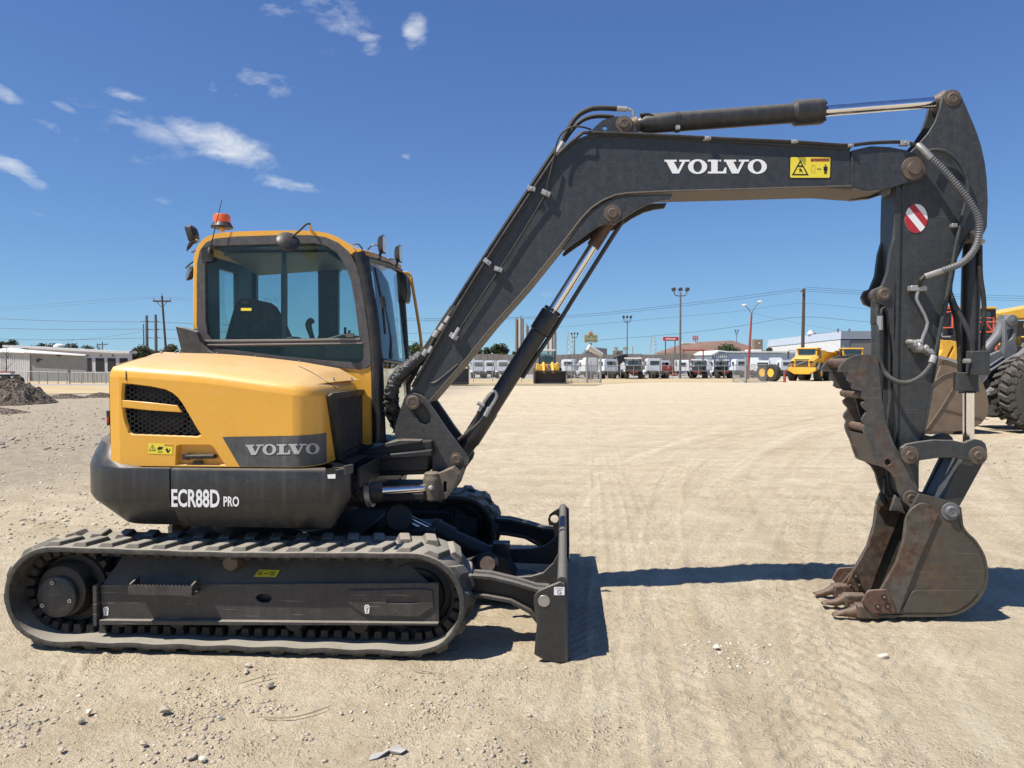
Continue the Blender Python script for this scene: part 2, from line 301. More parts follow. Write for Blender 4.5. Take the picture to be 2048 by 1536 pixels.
# ------------------------------------------------------------------ mesh builder
class MB:
    def __init__(s): s.v = []; s.f = []; s.mi = []; s.mats = []; s.cur = 0
    def mat(s, name):
        if name not in s.mats: s.mats.append(name)
        s.cur = s.mats.index(name); return s
    def add(s, vs, fs):
        o = len(s.v); s.v += [tuple(v) for v in vs]
        for f in fs: s.f.append(tuple(i + o for i in f)); s.mi.append(s.cur)
        return s
    def box(s, x0, x1, y0, y1, z0, z1, rot=None, c=None):
        vs = [Vector((x, y, z)) for x in (x0, x1) for y in (y0, y1) for z in (z0, z1)]
        if rot is not None:
            c = Vector(c) if c else sum(vs, Vector()) / 8
            vs = [rot @ (v - c) + c for v in vs]
        return s.add(vs, [(0, 1, 3, 2), (4, 6, 7, 5), (0, 4, 5, 1), (2, 3, 7, 6), (0, 2, 6, 4), (1, 5, 7, 3)])
    def prism(s, pts, y0, y1, holes=(), fy=None):
        """polygon in the XZ plane, extruded in Y; holes cut through; fy bends it"""
        rings = [list(pts)] + [list(h) for h in holes]
        def area(r): return sum(r[i][0] * r[(i + 1) % len(r)][1] - r[(i + 1) % len(r)][0] * r[i][1] for i in range(len(r)))
        if area(rings[0]) < 0: rings[0].reverse()
        for r in rings[1:]:
            if area(r) > 0: r.reverse()
        flat = [p for r in rings for p in r]; n = len(flat)
        g = fy or (lambda x, z: 0)
        vs = [(x, y0 + g(x, z), z) for x, z in flat] + [(x, y1 + g(x, z), z) for x, z in flat]
        fs = []
        if not holes and n <= 4 or (not holes): fs.append(tuple(range(n))); fs.append(tuple(range(2 * n - 1, n - 1, -1)))
        else:
            tri = geometry.tessellate_polygon([[Vector((x, z, 0)) for x, z in r] for r in rings])
            for a, b, c in tri:
                (ax, az), (bx, bz), (cx, cz) = flat[a], flat[b], flat[c]
                if (bx - ax) * (cz - az) - (cx - ax) * (bz - az) < 0: a, b, c = a, c, b
                fs.append((a, b, c)); fs.append((c + n, b + n, a + n))
        o = 0
        for r in rings:
            k = len(r)
            for i in range(k):
                j = (i + 1) % k; fs.append((o + j, o + i, o + i + n, o + j + n))
            o += k
        return s.add(vs, fs)
    def strip(s, path, th, y0, y1, closed=False):
        """open path in XZ, given thickness (to its left side), extruded in Y"""
        n = len(path); out = []
        for i in range(n):
            a = Vector(path[(i - 1) % n if closed else max(i - 1, 0)]); b = Vector(path[(i + 1) % n if closed else min(i + 1, n - 1)])
            d = (b - a).normalized(); out.append((path[i][0] - d.y * th, path[i][1] + d.x * th))
        vs = []
        for (x, z), (u, w) in zip(path, out): vs += [(x, y0, z), (u, y0, w), (u, y1, w), (x, y1, z)]
        fs = []
        for i in range(n if closed else n - 1):
            a, b = 4 * i, 4 * ((i + 1) % n)
            for k in range(4): fs.append((a + k, b + k, b + (k + 1) % 4, a + (k + 1) % 4))
        if not closed: fs += [(0, 1, 2, 3), (4 * n - 1, 4 * n - 2, 4 * n - 3, 4 * n - 4)]
        return s.add(vs, fs)
    def tube(s, pts, r, n=10, caps=True, sub=0, rf=None):
        pts = [Vector(p) for p in pts]
        if sub:
            q = []
            for i in range(len(pts) - 1):
                p0, p1, p2, p3 = pts[max(i - 1, 0)], pts[i], pts[i + 1], pts[min(i + 2, len(pts) - 1)]
                for k in range(sub):
                    u = k / sub
                    q.append(.5 * ((2 * p1) + (p2 - p0) * u + (2 * p0 - 5 * p1 + 4 * p2 - p3) * u * u + (3 * p1 - p0 - 3 * p2 + p3) * u ** 3))
            pts = q + [pts[-1]]
        m = len(pts); vs = []; up = None
        if hasattr(r, '__len__') and len(r) != m: r = [float(v) for v in np.interp(np.linspace(0, len(r) - 1, m), range(len(r)), r)]
        for i, p in enumerate(pts):
            d = (pts[min(i + 1, m - 1)] - pts[max(i - 1, 0)]).normalized()
            if up is None:
                up = Vector((0, 0, 1)) if abs(d.z) < .9 else Vector((1, 0, 0))
            a = d.cross(up).normalized(); up = a.cross(d).normalized()
            rr = (r[i] if hasattr(r, '__len__') else r) if rf is None else rf(i)
            for k in range(n):
                t = 2 * PI * k / n; vs.append(p + a * (math.cos(t) * rr) + up * (math.sin(t) * rr))
        fs = [(i * n + k, i * n + (k + 1) % n, (i + 1) * n + (k + 1) % n, (i + 1) * n + k) for i in range(m - 1) for k in range(n)]
        if caps: fs += [tuple(range(n - 1, -1, -1)), tuple(range((m - 1) * n, m * n))]
        return s.add(vs, fs)
    def cyl(s, p0, p1, r, n=24, r2=None):
        return s.tube([p0, p1], [r, r if r2 is None else r2], n)
    def lathe(s, p0, axis, prof, n=28):
        """profile of (distance along axis, radius)"""
        axis = Vector(axis).normalized(); p0 = Vector(p0)
        up = Vector((0, 0, 1)) if abs(axis.z) < .9 else Vector((1, 0, 0)); a = axis.cross(up).normalized(); b = a.cross(axis)
        vs = [p0 + axis * h + (a * math.cos(2 * PI * k / n) + b * math.sin(2 * PI * k / n)) * r for h, r in prof for k in range(n)]
        m = len(prof); fs = [(i * n + k, i * n + (k + 1) % n, (i + 1) * n + (k + 1) % n, (i + 1) * n + k) for i in range(m - 1) for k in range(n)]
        fs += [tuple(range(n - 1, -1, -1)), tuple(range((m - 1) * n, m * n))]
        return s.add(vs, fs)
    def grid(s, rows):
        n = len(rows[0]); vs = [v for r in rows for v in r]
        return s.add(vs, [(i * n + k, i * n + k + 1, (i + 1) * n + k + 1, (i + 1) * n + k) for i in range(len(rows) - 1) for k in range(n - 1)])
    def mesh(s, name, ang=35):
        me = bpy.data.meshes.new(name); me.from_pydata(s.v, [], s.f)
        for k in (s.mats or ['grey_paint']): me.materials.append(M[k])
        me.polygons.foreach_set('material_index', s.mi); me.update()
        bm = bmesh.new(); bm.from_mesh(me); bmesh.ops.recalc_face_normals(bm, faces=bm.faces); bm.to_mesh(me); bm.free()
        if ang:
            me.shade_smooth(); me.set_sharp_from_angle(angle=math.radians(ang))
        return me
    def build(s, name, parent=None, bevel=0, seg=2, ang=35, label=None, kind=None, **kw):
        o = bpy.data.objects.new(name, s.mesh(name, ang)); COL.objects.link(o)
        if parent is not None:
            o.parent = parent
            if parent.type == 'EMPTY' and parent.get('world_parts'): o.matrix_parent_inverse = Matrix.Translation(-parent.location)
        if bevel:
            b = o.modifiers.new('bevel', 'BEVEL'); b.width = bevel; b.segments = seg; b.limit_method = 'ANGLE'; b.angle_limit = math.radians(40)
        tag(o, label, kind=kind, **kw); return o

def mb(mat): return MB().mat(mat)
def tag(o, label=None, cat=None, group=None, kind=None):
    if label: o['label'] = label
    if cat: o['category'] = cat
    if group: o['group'] = group
    if kind: o['kind'] = kind
    return o
def empty(name, loc, rz=0, label=None, cat=None, group=None, world_parts=False):
    o = bpy.data.objects.new(name, None); COL.objects.link(o); o.location = loc; o.rotation_euler = (0, 0, rz); o.empty_display_size = .2
    if world_parts: o['world_parts'] = 1
    return tag(o, label, cat, group)
def copy_tree(o, parent=None):
    c = o.copy(); COL.objects.link(c); c.parent = parent
    for ch in list(o.children): copy_tree(ch, c)
    return c
def place(o, loc, rz=0, label=None, scale=1):
    o.location = loc; o.rotation_euler = (0, 0, rz); o.scale = (scale,) * 3
    if label: o['label'] = label
    return o
def inst(me, name, parent, loc, rot=(0, 0, 0), scale=(1, 1, 1)):
    o = bpy.data.objects.new(name, me); COL.objects.link(o); o.parent = parent; o.location = loc; o.rotation_euler = rot; o.scale = scale
    if parent is not None and parent.get('world_parts'): o.matrix_parent_inverse = Matrix.Translation(-parent.location)
    return o
def circ(cx, cz, r, n=24, rz=None): return [(cx + r * math.cos(2 * PI * k / n), cz + (rz or r) * math.sin(2 * PI * k / n)) for k in range(n)]
def rrect(x0, x1, z0, z1, r, n=4):
    out = []
    for cx, cz, a in ((x1 - r, z1 - r, 0), (x0 + r, z1 - r, 90), (x0 + r, z0 + r, 180), (x1 - r, z0 + r, 270)):
        for k in range(n + 1): t = math.radians(a + 90 * k / n); out.append((cx + r * math.cos(t), cz + r * math.sin(t)))
    return out
def smooth(pts, it=2, closed=True):
    for _ in range(it):
        q = []; n = len(pts)
        for i in range(n if closed else n - 1):
            a, b = pts[i], pts[(i + 1) % n]
            q.append(tuple(a[k] * .75 + b[k] * .25 for k in range(len(a)))); q.append(tuple(a[k] * .25 + b[k] * .75 for k in range(len(a))))
        if not closed: q = [pts[0]] + q + [pts[-1]]
        pts = q
    return pts
def roundp(pts, r=.35, n=4):
    """round each corner of a closed polygon; r = share of the shorter edge or, if > 1, absolute"""
    out = []; N = len(pts)
    for i in range(N):
        a, b, c = Vector(pts[i - 1]), Vector(pts[i]), Vector(pts[(i + 1) % N])
        la, lc = (a - b).length, (c - b).length; d = min(la, lc) * min(r, .48)
        p, q = b + (a - b) / la * d, b + (c - b) / lc * d
        for k in range(n + 1):
            t = k / n; out.append(tuple(p * (1 - t) ** 2 + b * 2 * t * (1 - t) + q * t * t))
    return out
# ---- lettering
_tc = {}
def text_mesh(s, bold=0.0):
    """outline text as flat (x, z) vertices and faces, cap height about 0.7"""
    cu = bpy.data.curves.new('lettering', 'FONT'); cu.body = s; cu.size = 1; cu.resolution_u = 3; cu.offset = bold
    ob = bpy.data.objects.new('lettering', cu); COL.objects.link(ob)
    dg = bpy.context.evaluated_depsgraph_get(); ev = ob.evaluated_get(dg); me = ev.to_mesh()
    vs = [(v.co.x, v.co.y) for v in me.vertices]; fs = [tuple(p.vertices) for p in me.polygons]
    ev.to_mesh_clear(); bpy.data.objects.remove(ob); bpy.data.curves.remove(cu)
    return vs, fs
def put_text(m, s, x0, x1, z0, z1, y, bold=0.0, fy=None, mapf=None):
    vs, fs = text_mesh(s, bold)
    a0, a1 = min(v[0] for v in vs), max(v[0] for v in vs); b0, b1 = min(v[1] for v in vs), max(v[1] for v in vs)
    out = []
    for a, b in vs:
        u = (a - a0) / (a1 - a0); w = (b - b0) / (b1 - b0)
        if mapf: out.append(mapf(u, w)); continue
        x = x0 + (x1 - x0) * u; z = z0 + (z1 - z0) * w; out.append((x, y + (fy(x, z) if fy else 0), z))
    m.add(out, fs)
V_ = [(0, 1), (0, .86), (.14, .86), (.60, 0), (1.10, 0), (1.56, .86), (1.90, .86), (1.90, 1), (1.12, 1), (1.12, .86), (1.34, .86), (1.02, .26), (.70, .86), (.92, .86), (.92, 1)]
L_ = [(0, 0), (1.40, 0), (1.40, .44), (1.28, .44), (1.14, .15), (.74, .15), (.74, .86), (1.00, .86), (1.00, 1), (0, 1), (0, .86), (.26, .86), (.26, .14), (0, .14)]
def slab_word(m, mapf):
    """the five slab-serif capitals of the maker's name; mapf takes u over the word (0..7.55) and v (0..1) to a point"""
    x = 0
    for ch, w, adv in (('V', 1.9, 1.78), ('O', 1.45, 1.49), ('L', 1.4, 1.22), ('V', 1.9, 1.80), ('O', 1.45, 1.45)):
        if ch == 'O':
            rings = [[(x + .72 + .72 * math.cos(a), .5 + .535 * math.sin(a)) for a in np.linspace(0, 2 * PI, 33)[:-1]],
                     [(x + .72 + .33 * math.cos(a), .5 + .40 * math.sin(a)) for a in np.linspace(0, 2 * PI, 33)[:-1]]]
        else: rings = [[(x + a, b) for a, b in (V_ if ch == 'V' else L_)]]
        flat = [p for r in rings for p in r]
        tri = geometry.tessellate_polygon([[Vector((a, b, 0)) for a, b in r] for r in rings])
        m.add([mapf(a, b) for a, b in flat], [tuple(t) for t in tri]); x += adv
    return x
WORDW = 1.78 + 1.49 + 1.22 + 1.80 + 1.45
# ------------------------------------------------------------------ ground
_lat = {}
def vnoise(x, y, wl, seed):
    n = 256
    if seed not in _lat: _lat[seed] = np.random.default_rng(seed).random((n, n)) * 2 - 1
    lat = _lat[seed]
    u = x / wl; v = y / wl; iu = np.floor(u).astype(int); iv = np.floor(v).astype(int); fu = u - iu; fv = v - iv
    fu = fu * fu * (3 - 2 * fu); fv = fv * fv * (3 - 2 * fv)
    g = lambda a, b: lat[a % n, b % n]
    return (g(iu, iv) * (1 - fu) + g(iu + 1, iv) * fu) * (1 - fv) + (g(iu, iv + 1) * (1 - fu) + g(iu + 1, iv + 1) * fu) * fv
def sstep(a, b, x): t = np.clip((x - a) / (b - a), 0, 1); return t * t * (3 - 2 * t)
def ground_z(x, y):
    d = np.hypot(x, y)
    z = .010 * vnoise(x, y, 2.7, 1) + .008 * vnoise(x, y, .9, 2) + .0065 * vnoise(x, y, .33, 3) + .0045 * vnoise(x, y, .12, 4) + .0024 * vnoise(x, y, .05, 5)
    # grouser prints left by rubber tracks: close parallel ridges running up to the right, in bands
    def ridges(ang, wl, amp, lo, hi, soft, seed, rag=.5):
        ca, sa = math.cos(ang), math.sin(ang); u = x * ca + y * sa; v = -x * sa + y * ca + .03 * vnoise(x, y, .8, seed)
        k = 1 - np.abs(np.sin(PI * v / wl)) ** .6
        msk = sstep(lo - soft, lo, v) * (1 - sstep(hi, hi + soft, v)) * sstep(-.35, .35, vnoise(u, v * 3, .55, seed + 9) + rag)
        return amp * k * msk * (1 - sstep(14, 30, d))
    z = z + ridges(math.radians(52), .075, .011, 1.0, 3.4, .25, 21, .35) + ridges(math.radians(58), .06, .007, 3.6, 5.3, .3, 22, .2)
    # long straight tyre lines that run away from the camera
    z = z + ridges(math.radians(88), .13, .009, -.62, .08, .06, 23, .15) + ridges(math.radians(85), .10, .004, -1.3, -.9, .06, 24, -.2)
    z = z + ridges(math.radians(72), .10, .004, -3.6, -2.9, .2, 25, -.2)
    # chevron tread prints of wheeled machines
    for (px0, py0, ang, w_, r_) in ((.62, 4.0, 86, .17, 60.), (1.25, 4.0, 78, .17, 26.), (2.5, 6.4, 62, .20, 22.), (4.2, 6.0, 100, .2, -30.), (-.9, 8.5, 60, .2, 30.)):
        a_ = math.radians(ang); X, Y_ = x - px0, y - py0; v = X * math.cos(a_) + Y_ * math.sin(a_); u = -X * math.sin(a_) + Y_ * math.cos(a_) + v * v / (2 * r_) + .02 * vnoise(x, y, .7, 61)
        pat = sstep(-.1, .55, np.sin(2 * PI * (v + .75 * np.abs(u)) / .15)) * sstep(-.45, .1, vnoise(x, y, .6, 62))
        z = z + (.010 * pat - .006) * (1 - sstep(w_ - .03, w_, np.abs(u))) * (1 - sstep(11, 17, d)) + .006 * np.exp(-((np.abs(u) - w_ - .03) / .03) ** 2) * (1 - sstep(14, 24, d))
    # curved tyre tracks in the open yard
    for (cx, cy, r0, w_) in ((16, 3, 14.2, 1.0), (18, 2, 18.5, 1.4), (14, -4, 21, 1.2), (-6, 26, 15, 1.2), (24, 2, 14, 1.2)):
        rr = np.hypot(x - cx, y - cy) - r0
        z = z + .010 * (np.abs(np.sin(PI * rr / .16)) ** .7) * np.exp(-(rr / w_) ** 2) * (.5 + .5 * vnoise(x, y, 1.1, 31)) * (1 - sstep(30, 60, d))
    # churned, lumpy ground under and behind the machine on the left
    lump = sstep(2.2, 4.5, -x) * sstep(5.5, 9, y)
    z = z + lump * (.012 * vnoise(x, y, .22, 41) + .014 * vnoise(x, y, .6, 42)) * (1 - sstep(25, 45, d))
    return z * (1 - sstep(40, 80, d)) - .004
angs = np.concatenate([np.linspace(-180, -44, 35)[:-1], np.linspace(-44, 44, 760), np.linspace(44, 180, 35)[1:]])
rad = np.concatenate([[.4, 1.0, 1.6, 2.2], np.exp(np.linspace(math.log(2.6), math.log(22), 400)), np.exp(np.linspace(math.log(22.4), math.log(90), 60)), [130, 200, 350, 700, 1500, 4500]])
A, R_ = np.meshgrid(np.radians(angs), rad)
dx = np.sin(A); dy = np.cos(A)
gx = (RT.x * dx + FW.x * dy) * R_; gy = (RT.y * dx + FW.y * dy) * R_
gz = ground_z(gx, gy)
nr, na = gx.shape
co = np.stack([gx, gy, gz], -1).reshape(-1, 3); co = np.vstack([co, [[0, 0, 0]]])
idx = np.arange(nr * na).reshape(nr, na)
q = np.stack([idx[:-1, :-1], idx[:-1, 1:], idx[1:, 1:], idx[1:, :-1]], -1).reshape(-1, 4)[:, ::-1]
cen = nr * na
tr_ = np.stack([idx[0, 1:], idx[0, :-1], np.full(na - 1, cen)], -1)[:, ::-1]
me = bpy.data.meshes.new('ground'); nv = len(co); me.vertices.add(nv); me.vertices.foreach_set('co', co.astype(np.float32).ravel())
loops = np.concatenate([q.ravel(), tr_.ravel()]); me.loops.add(len(loops)); me.loops.foreach_set('vertex_index', loops.astype(np.int32))
ls = np.concatenate([np.arange(len(q)) * 4, len(q) * 4 + np.arange(len(tr_)) * 3]); me.polygons.add(len(ls)); me.polygons.foreach_set('loop_start', ls.astype(np.int32))
me.update(calc_edges=True); me.validate(); me.shade_smooth(); me.materials.append(M['caliche'])
go = bpy.data.objects.new('ground', me); COL.objects.link(go); tag(go, 'pale dusty caliche yard with tyre prints', kind='structure')
if me.polygons[1000].normal.z < 0: me.flip_normals()

def sheet(name, pts, mat, z, label, lumps=0):
    m = mb(mat); n = len(pts); m.add([(p.x, p.y, z) for p in pts], [tuple(range(n))]); return m.build(name, None, label=label, kind='structure', ang=0)
def GD(px, D): v = W(px, 768, D); return Vector((v.x, v.y, 0))
sheet('grass_strip', [GD(860, 70), GD(1205, 66), GD(1300, 74), GD(1475, 74), GD(1560, 84), GD(1560, 92), GD(1300, 90), GD(860, 86)], 'dry_grass', .010, 'strip of dry tan grass in front of the truck yard')
sheet('grass_verge', [GD(880, 62), GD(1190, 61), GD(1205, 66), GD(870, 70)], 'mixed_grass', .014, 'patchy greenish verge under the chain link fence')
sheet('field', [GD(60, 44), GD(250, 46), GD(330, 60), GD(330, 76), GD(-100, 76), GD(-60, 50)], 'dry_grass', .012, 'dry yellow grass field on the left')
sheet('road', [GD(-300, 62), GD(330, 62), GD(330, 66), GD(-300, 66)], 'asphalt', .018, 'narrow grey road crossing the dry field')
sheet('truck_yard', [GD(800, 92), GD(1600, 92), GD(1800, 150), GD(700, 150)], 'asphalt', .008, 'paved yard under the white trucks')

# ---- loose stones
def stone(seed, n=0):
    bm = bmesh.new(); bmesh.ops.create_icosphere(bm, subdivisions=1 + n, radius=1)
    r = random.Random(seed); ax = [Vector((r.uniform(-1, 1), r.uniform(-1, 1), r.uniform(-1, 1))).normalized() for _ in range(7)]; of = [r.uniform(.35, .75) for _ in ax]
    for v in bm.verts:
        for a_, o_ in zip(ax, of):
            d = v.co.dot(a_)
            if d > o_: v.co -= a_ * (d - o_)
        v.co *= r.uniform(.92, 1.08)
    me = bpy.data.meshes.new('stone'); bm.to_mesh(me); bm.free(); return me
protos = []
for sd_ in range(6):
    me_ = stone(sd_); protos.append((np.array([v.co[:] for v in me_.vertices]), np.array([p.vertices[:] for p in me_.polygons]))); bpy.data.meshes.remove(me_)
def scatter(name, spots, matname, label):
    V = []; Fc = []; o = 0
    for (x, y, s) in spots:
        v, f = protos[int(rng.integers(6))]; a = rng.random() * 6.28; c_, s_ = math.cos(a), math.sin(a)
        k = np.array([rng.uniform(.8, 1.4), rng.uniform(.6, 1), rng.uniform(.35, .8)]) * s
        w = v * k; w = np.stack([w[:, 0] * c_ - w[:, 1] * s_, w[:, 0] * s_ + w[:, 1] * c_, w[:, 2]], -1) + np.array([x, y, float(ground_z(np.array([x]), np.array([y]))[0]) + s * .10])
        V.append(w); Fc.append(f + o); o += len(v)
    V = np.vstack(V); Fc = np.vstack(Fc); me = bpy.data.meshes.new(name); me.vertices.add(len(V)); me.vertices.foreach_set('co', V.astype(np.float32).ravel())
    me.loops.add(Fc.size); me.loops.foreach_set('vertex_index', Fc.astype(np.int32).ravel()); me.polygons.add(len(Fc)); me.polygons.foreach_set('loop_start', (np.arange(len(Fc)) * 3).astype(np.int32))
    me.update(calc_edges=True); me.materials.append(M[matname]); o_ = bpy.data.objects.new(name, me); COL.objects.link(o_)
    return tag(o_, label, kind='stuff')
def spots(n, reg, smin, smax, pw=2.5, clump=0.0, seed=3):
    """n pixel positions in reg (x0, x1, y0, y1), sizes in metres"""
    out = []; r = np.random.default_rng(seed)
    while len(out) < n:
        px = r.uniform(reg[0], reg[1]); py = r.uniform(reg[2], reg[3]); g = G(px, py)
        if clump and float(vnoise(np.array([g.x]), np.array([g.y]), .45, seed + 50)[0]) + .5 * float(vnoise(np.array([g.x]), np.array([g.y]), .15, seed + 51)[0]) < clump + r.uniform(-.35, .35): continue
        out.append((g.x, g.y, smin + (smax - smin) * r.random() ** pw))
    return out
g1 = spots(1500, (-60, 1060, 1335, 1580), .003, .020, 4, .12, 3) + spots(600, (0, 700, 1400, 1580), .004, .022, 4, .2, 4)
g1 += spots(500, (1040, 2100, 1240, 1560), .002, .010, 3, .25, 5) + spots(350, (1380, 1530, 1285, 1345), .003, .016, 3, .0, 6) + spots(260, (820, 1010, 1330, 1460), .003, .018, 3, .0, 7)
g1 += spots(1300, (-40, 330, 830, 1100), .006, .034, 3, .0, 8) + spots(900, (-40, 240, 800, 900), .015, .07, 3, -.1, 9) + spots(500, (1000, 2060, 900, 1240), .004, .016, 4, .2, 10)
g1 += spots(400, (1850, 2100, 870, 960), .01, .04, 2, -.2, 11)
scatter('gravel', g1, 'rock', 'loose grey and tan gravel scattered over the yard')
scatter('chalk_gravel', spots(420, (-40, 1060, 1330, 1580), .003, .016, 3, .15, 13) + spots(160, (1370, 1560, 1280, 1345), .004, .018, 3, .0, 14) + spots(130, (1200, 2050, 1250, 1560), .003, .010, 3, .1, 15)
        + spots(300, (-40, 300, 850, 1100), .01, .04, 3, .0, 16), 'pale_rock', 'pale chalky stone chips in the dust')
RK = [(332, 1424, 12, 'rock', 'lone dark angular stone in the smooth dust at lower left'), (541, 1373, 10, 'rock', 'grey angular stone just in front of the near track, beside a twig'),
      (498, 1333, 8, 'pale_rock', 'white chalky lump lying against the near track'), (492, 1344, 7, 'pale_rock', 'small white chip just below the chalky lump by the track'),
      (440, 1437, 8, 'pale_rock', 'pale flat stone among chips below the near track'), (287, 1490, 9, 'rock', 'dark grey stone near the bottom left of the yard'),
      (385, 1516, 10, 'rock', 'dark rounded stone at the bottom edge, left of a paler one'), (405, 1520, 9, 'pale_rock', 'pale flat stone touching the dark one at the bottom edge'),
      (942, 1420, 9, 'pale_rock', 'pale oval pebble in the stone patch below the dozer blade shadow'), (912, 1417, 7, 'rock', 'grey pebble left of the pale oval pebble'),
      (177, 1427, 9, 'pale_rock', 'flat pale stone at the left end of the pebble row'), (160, 1443, 9, 'rock', 'flat stone below the pale one in the left pebble row'),
      (122, 1501, 8, 'rock', 'squat brown stone near the bottom left corner'), (1768, 1315, 11, 'pale_rock', 'flat white stone alone on bare dust below the bucket'),
      (1434, 1297, 8, 'pale_rock', 'round white stone in the chip patch right of the blade'), (1102, 1310, 0, '', '')]
for i, (a, b, r, mt, lb) in enumerate(RK):
    if not r: continue
    g = G(a, b); s = r * (g.dot(FW)) / F * 1.0; me_ = stone(60 + i, 1); me_.materials.append(M[mt])
    o_ = bpy.data.objects.new('rock', me_); COL.objects.link(o_); o_.location = (g.x, g.y, s * .35); o_.scale = (s * 1.25, s * .9, s * .72); o_.rotation_euler = (.2, .1, i * 1.7)
    tag(o_, lb, 'rock', 'larger loose stones in the foreground dust')
def twig(pts, lb):
    m = mb('dry_wood'); q = [G(a, b) + Vector((0, 0, .012)) for a, b in pts]; m.tube(q, [.0025] + [.0038] * (len(q) - 2) + [.002], 6, sub=3); m.build('twig', label=lb, cat='twig', group='dry twigs on the dust')
twig([(478, 1372), (510, 1362), (553, 1351)], 'straight dry stick beside the grey stone in front of the track')
twig([(515, 1438), (560, 1440), (600, 1436), (640, 1424), (662, 1416)], 'long bent twig lying in the middle of the lower dust')
twig([(825, 1341), (850, 1346), (888, 1351)], 'short greyish stick near the right end of the track')
m = mb('scrap_white'); q = [(775, 1500), (800, 1494), (822, 1497), (825, 1503), (808, 1512), (785, 1508), (770, 1506), (745, 1522), (722, 1528), (728, 1520), (750, 1512)]
q = [(785 + (a - 785) * .75, 1508 + (b - 1508) * .75) for a, b in q]
vs = [G(a, b) + Vector((0, 0, .010 + .010 * math.sin(i * 2.3))) for i, (a, b) in enumerate(q)]; c_ = sum(vs, Vector()) / len(vs) + Vector((0, 0, .01))
m.add(vs + [c_], [(i, (i + 1) % len(vs), len(vs)) for i in range(len(vs))]); m.add([v - Vector((0, 0, .003)) for v in vs + [c_]], [((i + 1) % len(vs), i, len(vs)) for i in range(len(vs))])
m.build('plastic_scrap', label='torn scrap of crumpled white plastic film on the dust', cat='litter', ang=0)
# ================================================================== EXCAVATOR
EX = empty('excavator', (-2.0, 5.6, 0), 0, 'yellow and charcoal tracked excavator with its arm folded down and bucket on the dust', 'excavator', world_parts=True)
Y0, Y1 = 4.40, 6.80
# ---------------------------------------------------------------- rubber tracks
c1 = P(103, 1200, Y0); c2 = P(822, 1203, Y0); TR = .304
def track_path(n=200):
    x1, z1, x2, z2 = c1.x, .334, c2.x + .015, .334; L = x2 - x1; per = 2 * L + 2 * PI * TR
    def at(s):
        s %= per
        if s < L: u = s / L; return (x1 + s, z1 + TR - .012 * math.sin(PI * u) ** 2 * (1 if u < .9 else 1)), (1, 0)
        s -= L
        if s < PI * TR: a = s / TR; return (x2 + TR * math.sin(a), z2 + TR * math.cos(a)), (math.cos(a), -math.sin(a))
        s -= PI * TR
        if s < L: return (x2 - s, z2 - TR), (-1, 0)
        s -= L; a = s / TR; return (x1 - TR * math.sin(a), z1 - TR * math.cos(a)), (-math.cos(a), math.sin(a))
    return at, per
AT, PER = track_path()
def lug_mesh(mirror):
    bot = [(-.062, .006), (.050, .006), (.100, .212), (-.005, .212)]; top = [(-.028, .030), (.036, .030), (.080, .196), (.018, .196)]
    vs = [(x, y, -.004) for x, y in bot] + [(x, y, .034) for x, y in top]
    if mirror: vs = [(x, .45 - y, z) for x, y, z in vs]
    m = mb('track_rubber'); m.add(vs, [(0, 1, 2, 3), (4, 5, 6, 7), (0, 1, 5, 4), (1, 2, 6, 5), (2, 3, 7, 6), (3, 0, 4, 7)])
    return m
LUGA = LUGB = None
def make_track(y0, label, near):
    m = mb('track_rubber'); n = 220
    prof = [(0, -.026), (-.004, -.010), (0, .004), (.012, .008), (.438, .008), (.45, .004), (.454, -.010), (.45, -.026)]
    rows = []
    for i in range(n + 1):
        (x, z), (tx, tz) = AT(PER * i / n); nx, nz = -tz, tx
        wob = .004 * math.sin(i * .6) * (1 if z < .1 else .3)
        rows.append([(x + nx * h, y0 + yy, z + nz * h + wob) for yy, h in prof] + [(x + nx * prof[0][1], y0, z + nz * prof[0][1] + wob)])
    m.grid(rows); tk = m.build('rubber_track', EX, ang=40, label=label)
    NL = 38
    for k in range(NL):
        for mir in (0, 1):
            s = PER * (k + .5 * mir) / NL; (x, z), (tx, tz) = AT(s)
            key = 'B' if mir else 'A'
            if key not in LM:
                o = lug_mesh(mir).build('tread_lug', tk, bevel=.006, seg=2); LM[key] = o; o.location = (0, 0, 0)
            else: o = LM[key].copy(); COL.objects.link(o); o.parent = tk
            o.location = (x, y0, z); o.rotation_euler = (0, math.atan2(-tz, tx), 0)
    g = mb('track_inner')
    for k in range(76):
        (x, z), (tx, tz) = AT(PER * k / 76); nx, nz = -tz, tx
        R = Matrix.Rotation(math.atan2(-tz, tx), 3, 'Y')
        for ya, yb in ((.145, .195), (.255, .305)):
            q = [(-.027, -.026), (.027, -.026), (.019, -.082), (-.019, -.082)]
            vs = []
            for yy in (ya, yb):
                for a, b in q: v = R @ Vector((a, 0, b)); vs.append((x + v.x, y0 + yy, z + v.z))
            g.add(vs, [(0, 1, 2, 3), (4, 5, 6, 7), (0, 1, 5, 4), (1, 2, 6, 5), (2, 3, 7, 6), (3, 0, 4, 7)])
    g.build('guide_teeth', tk, kind='stuff', ang=30)
    return tk
LM = {}
make_track(Y0, 'near rubber track, dusty with block lugs', True)
make_track(Y1 - .45, 'far rubber track, mostly in shade', False)

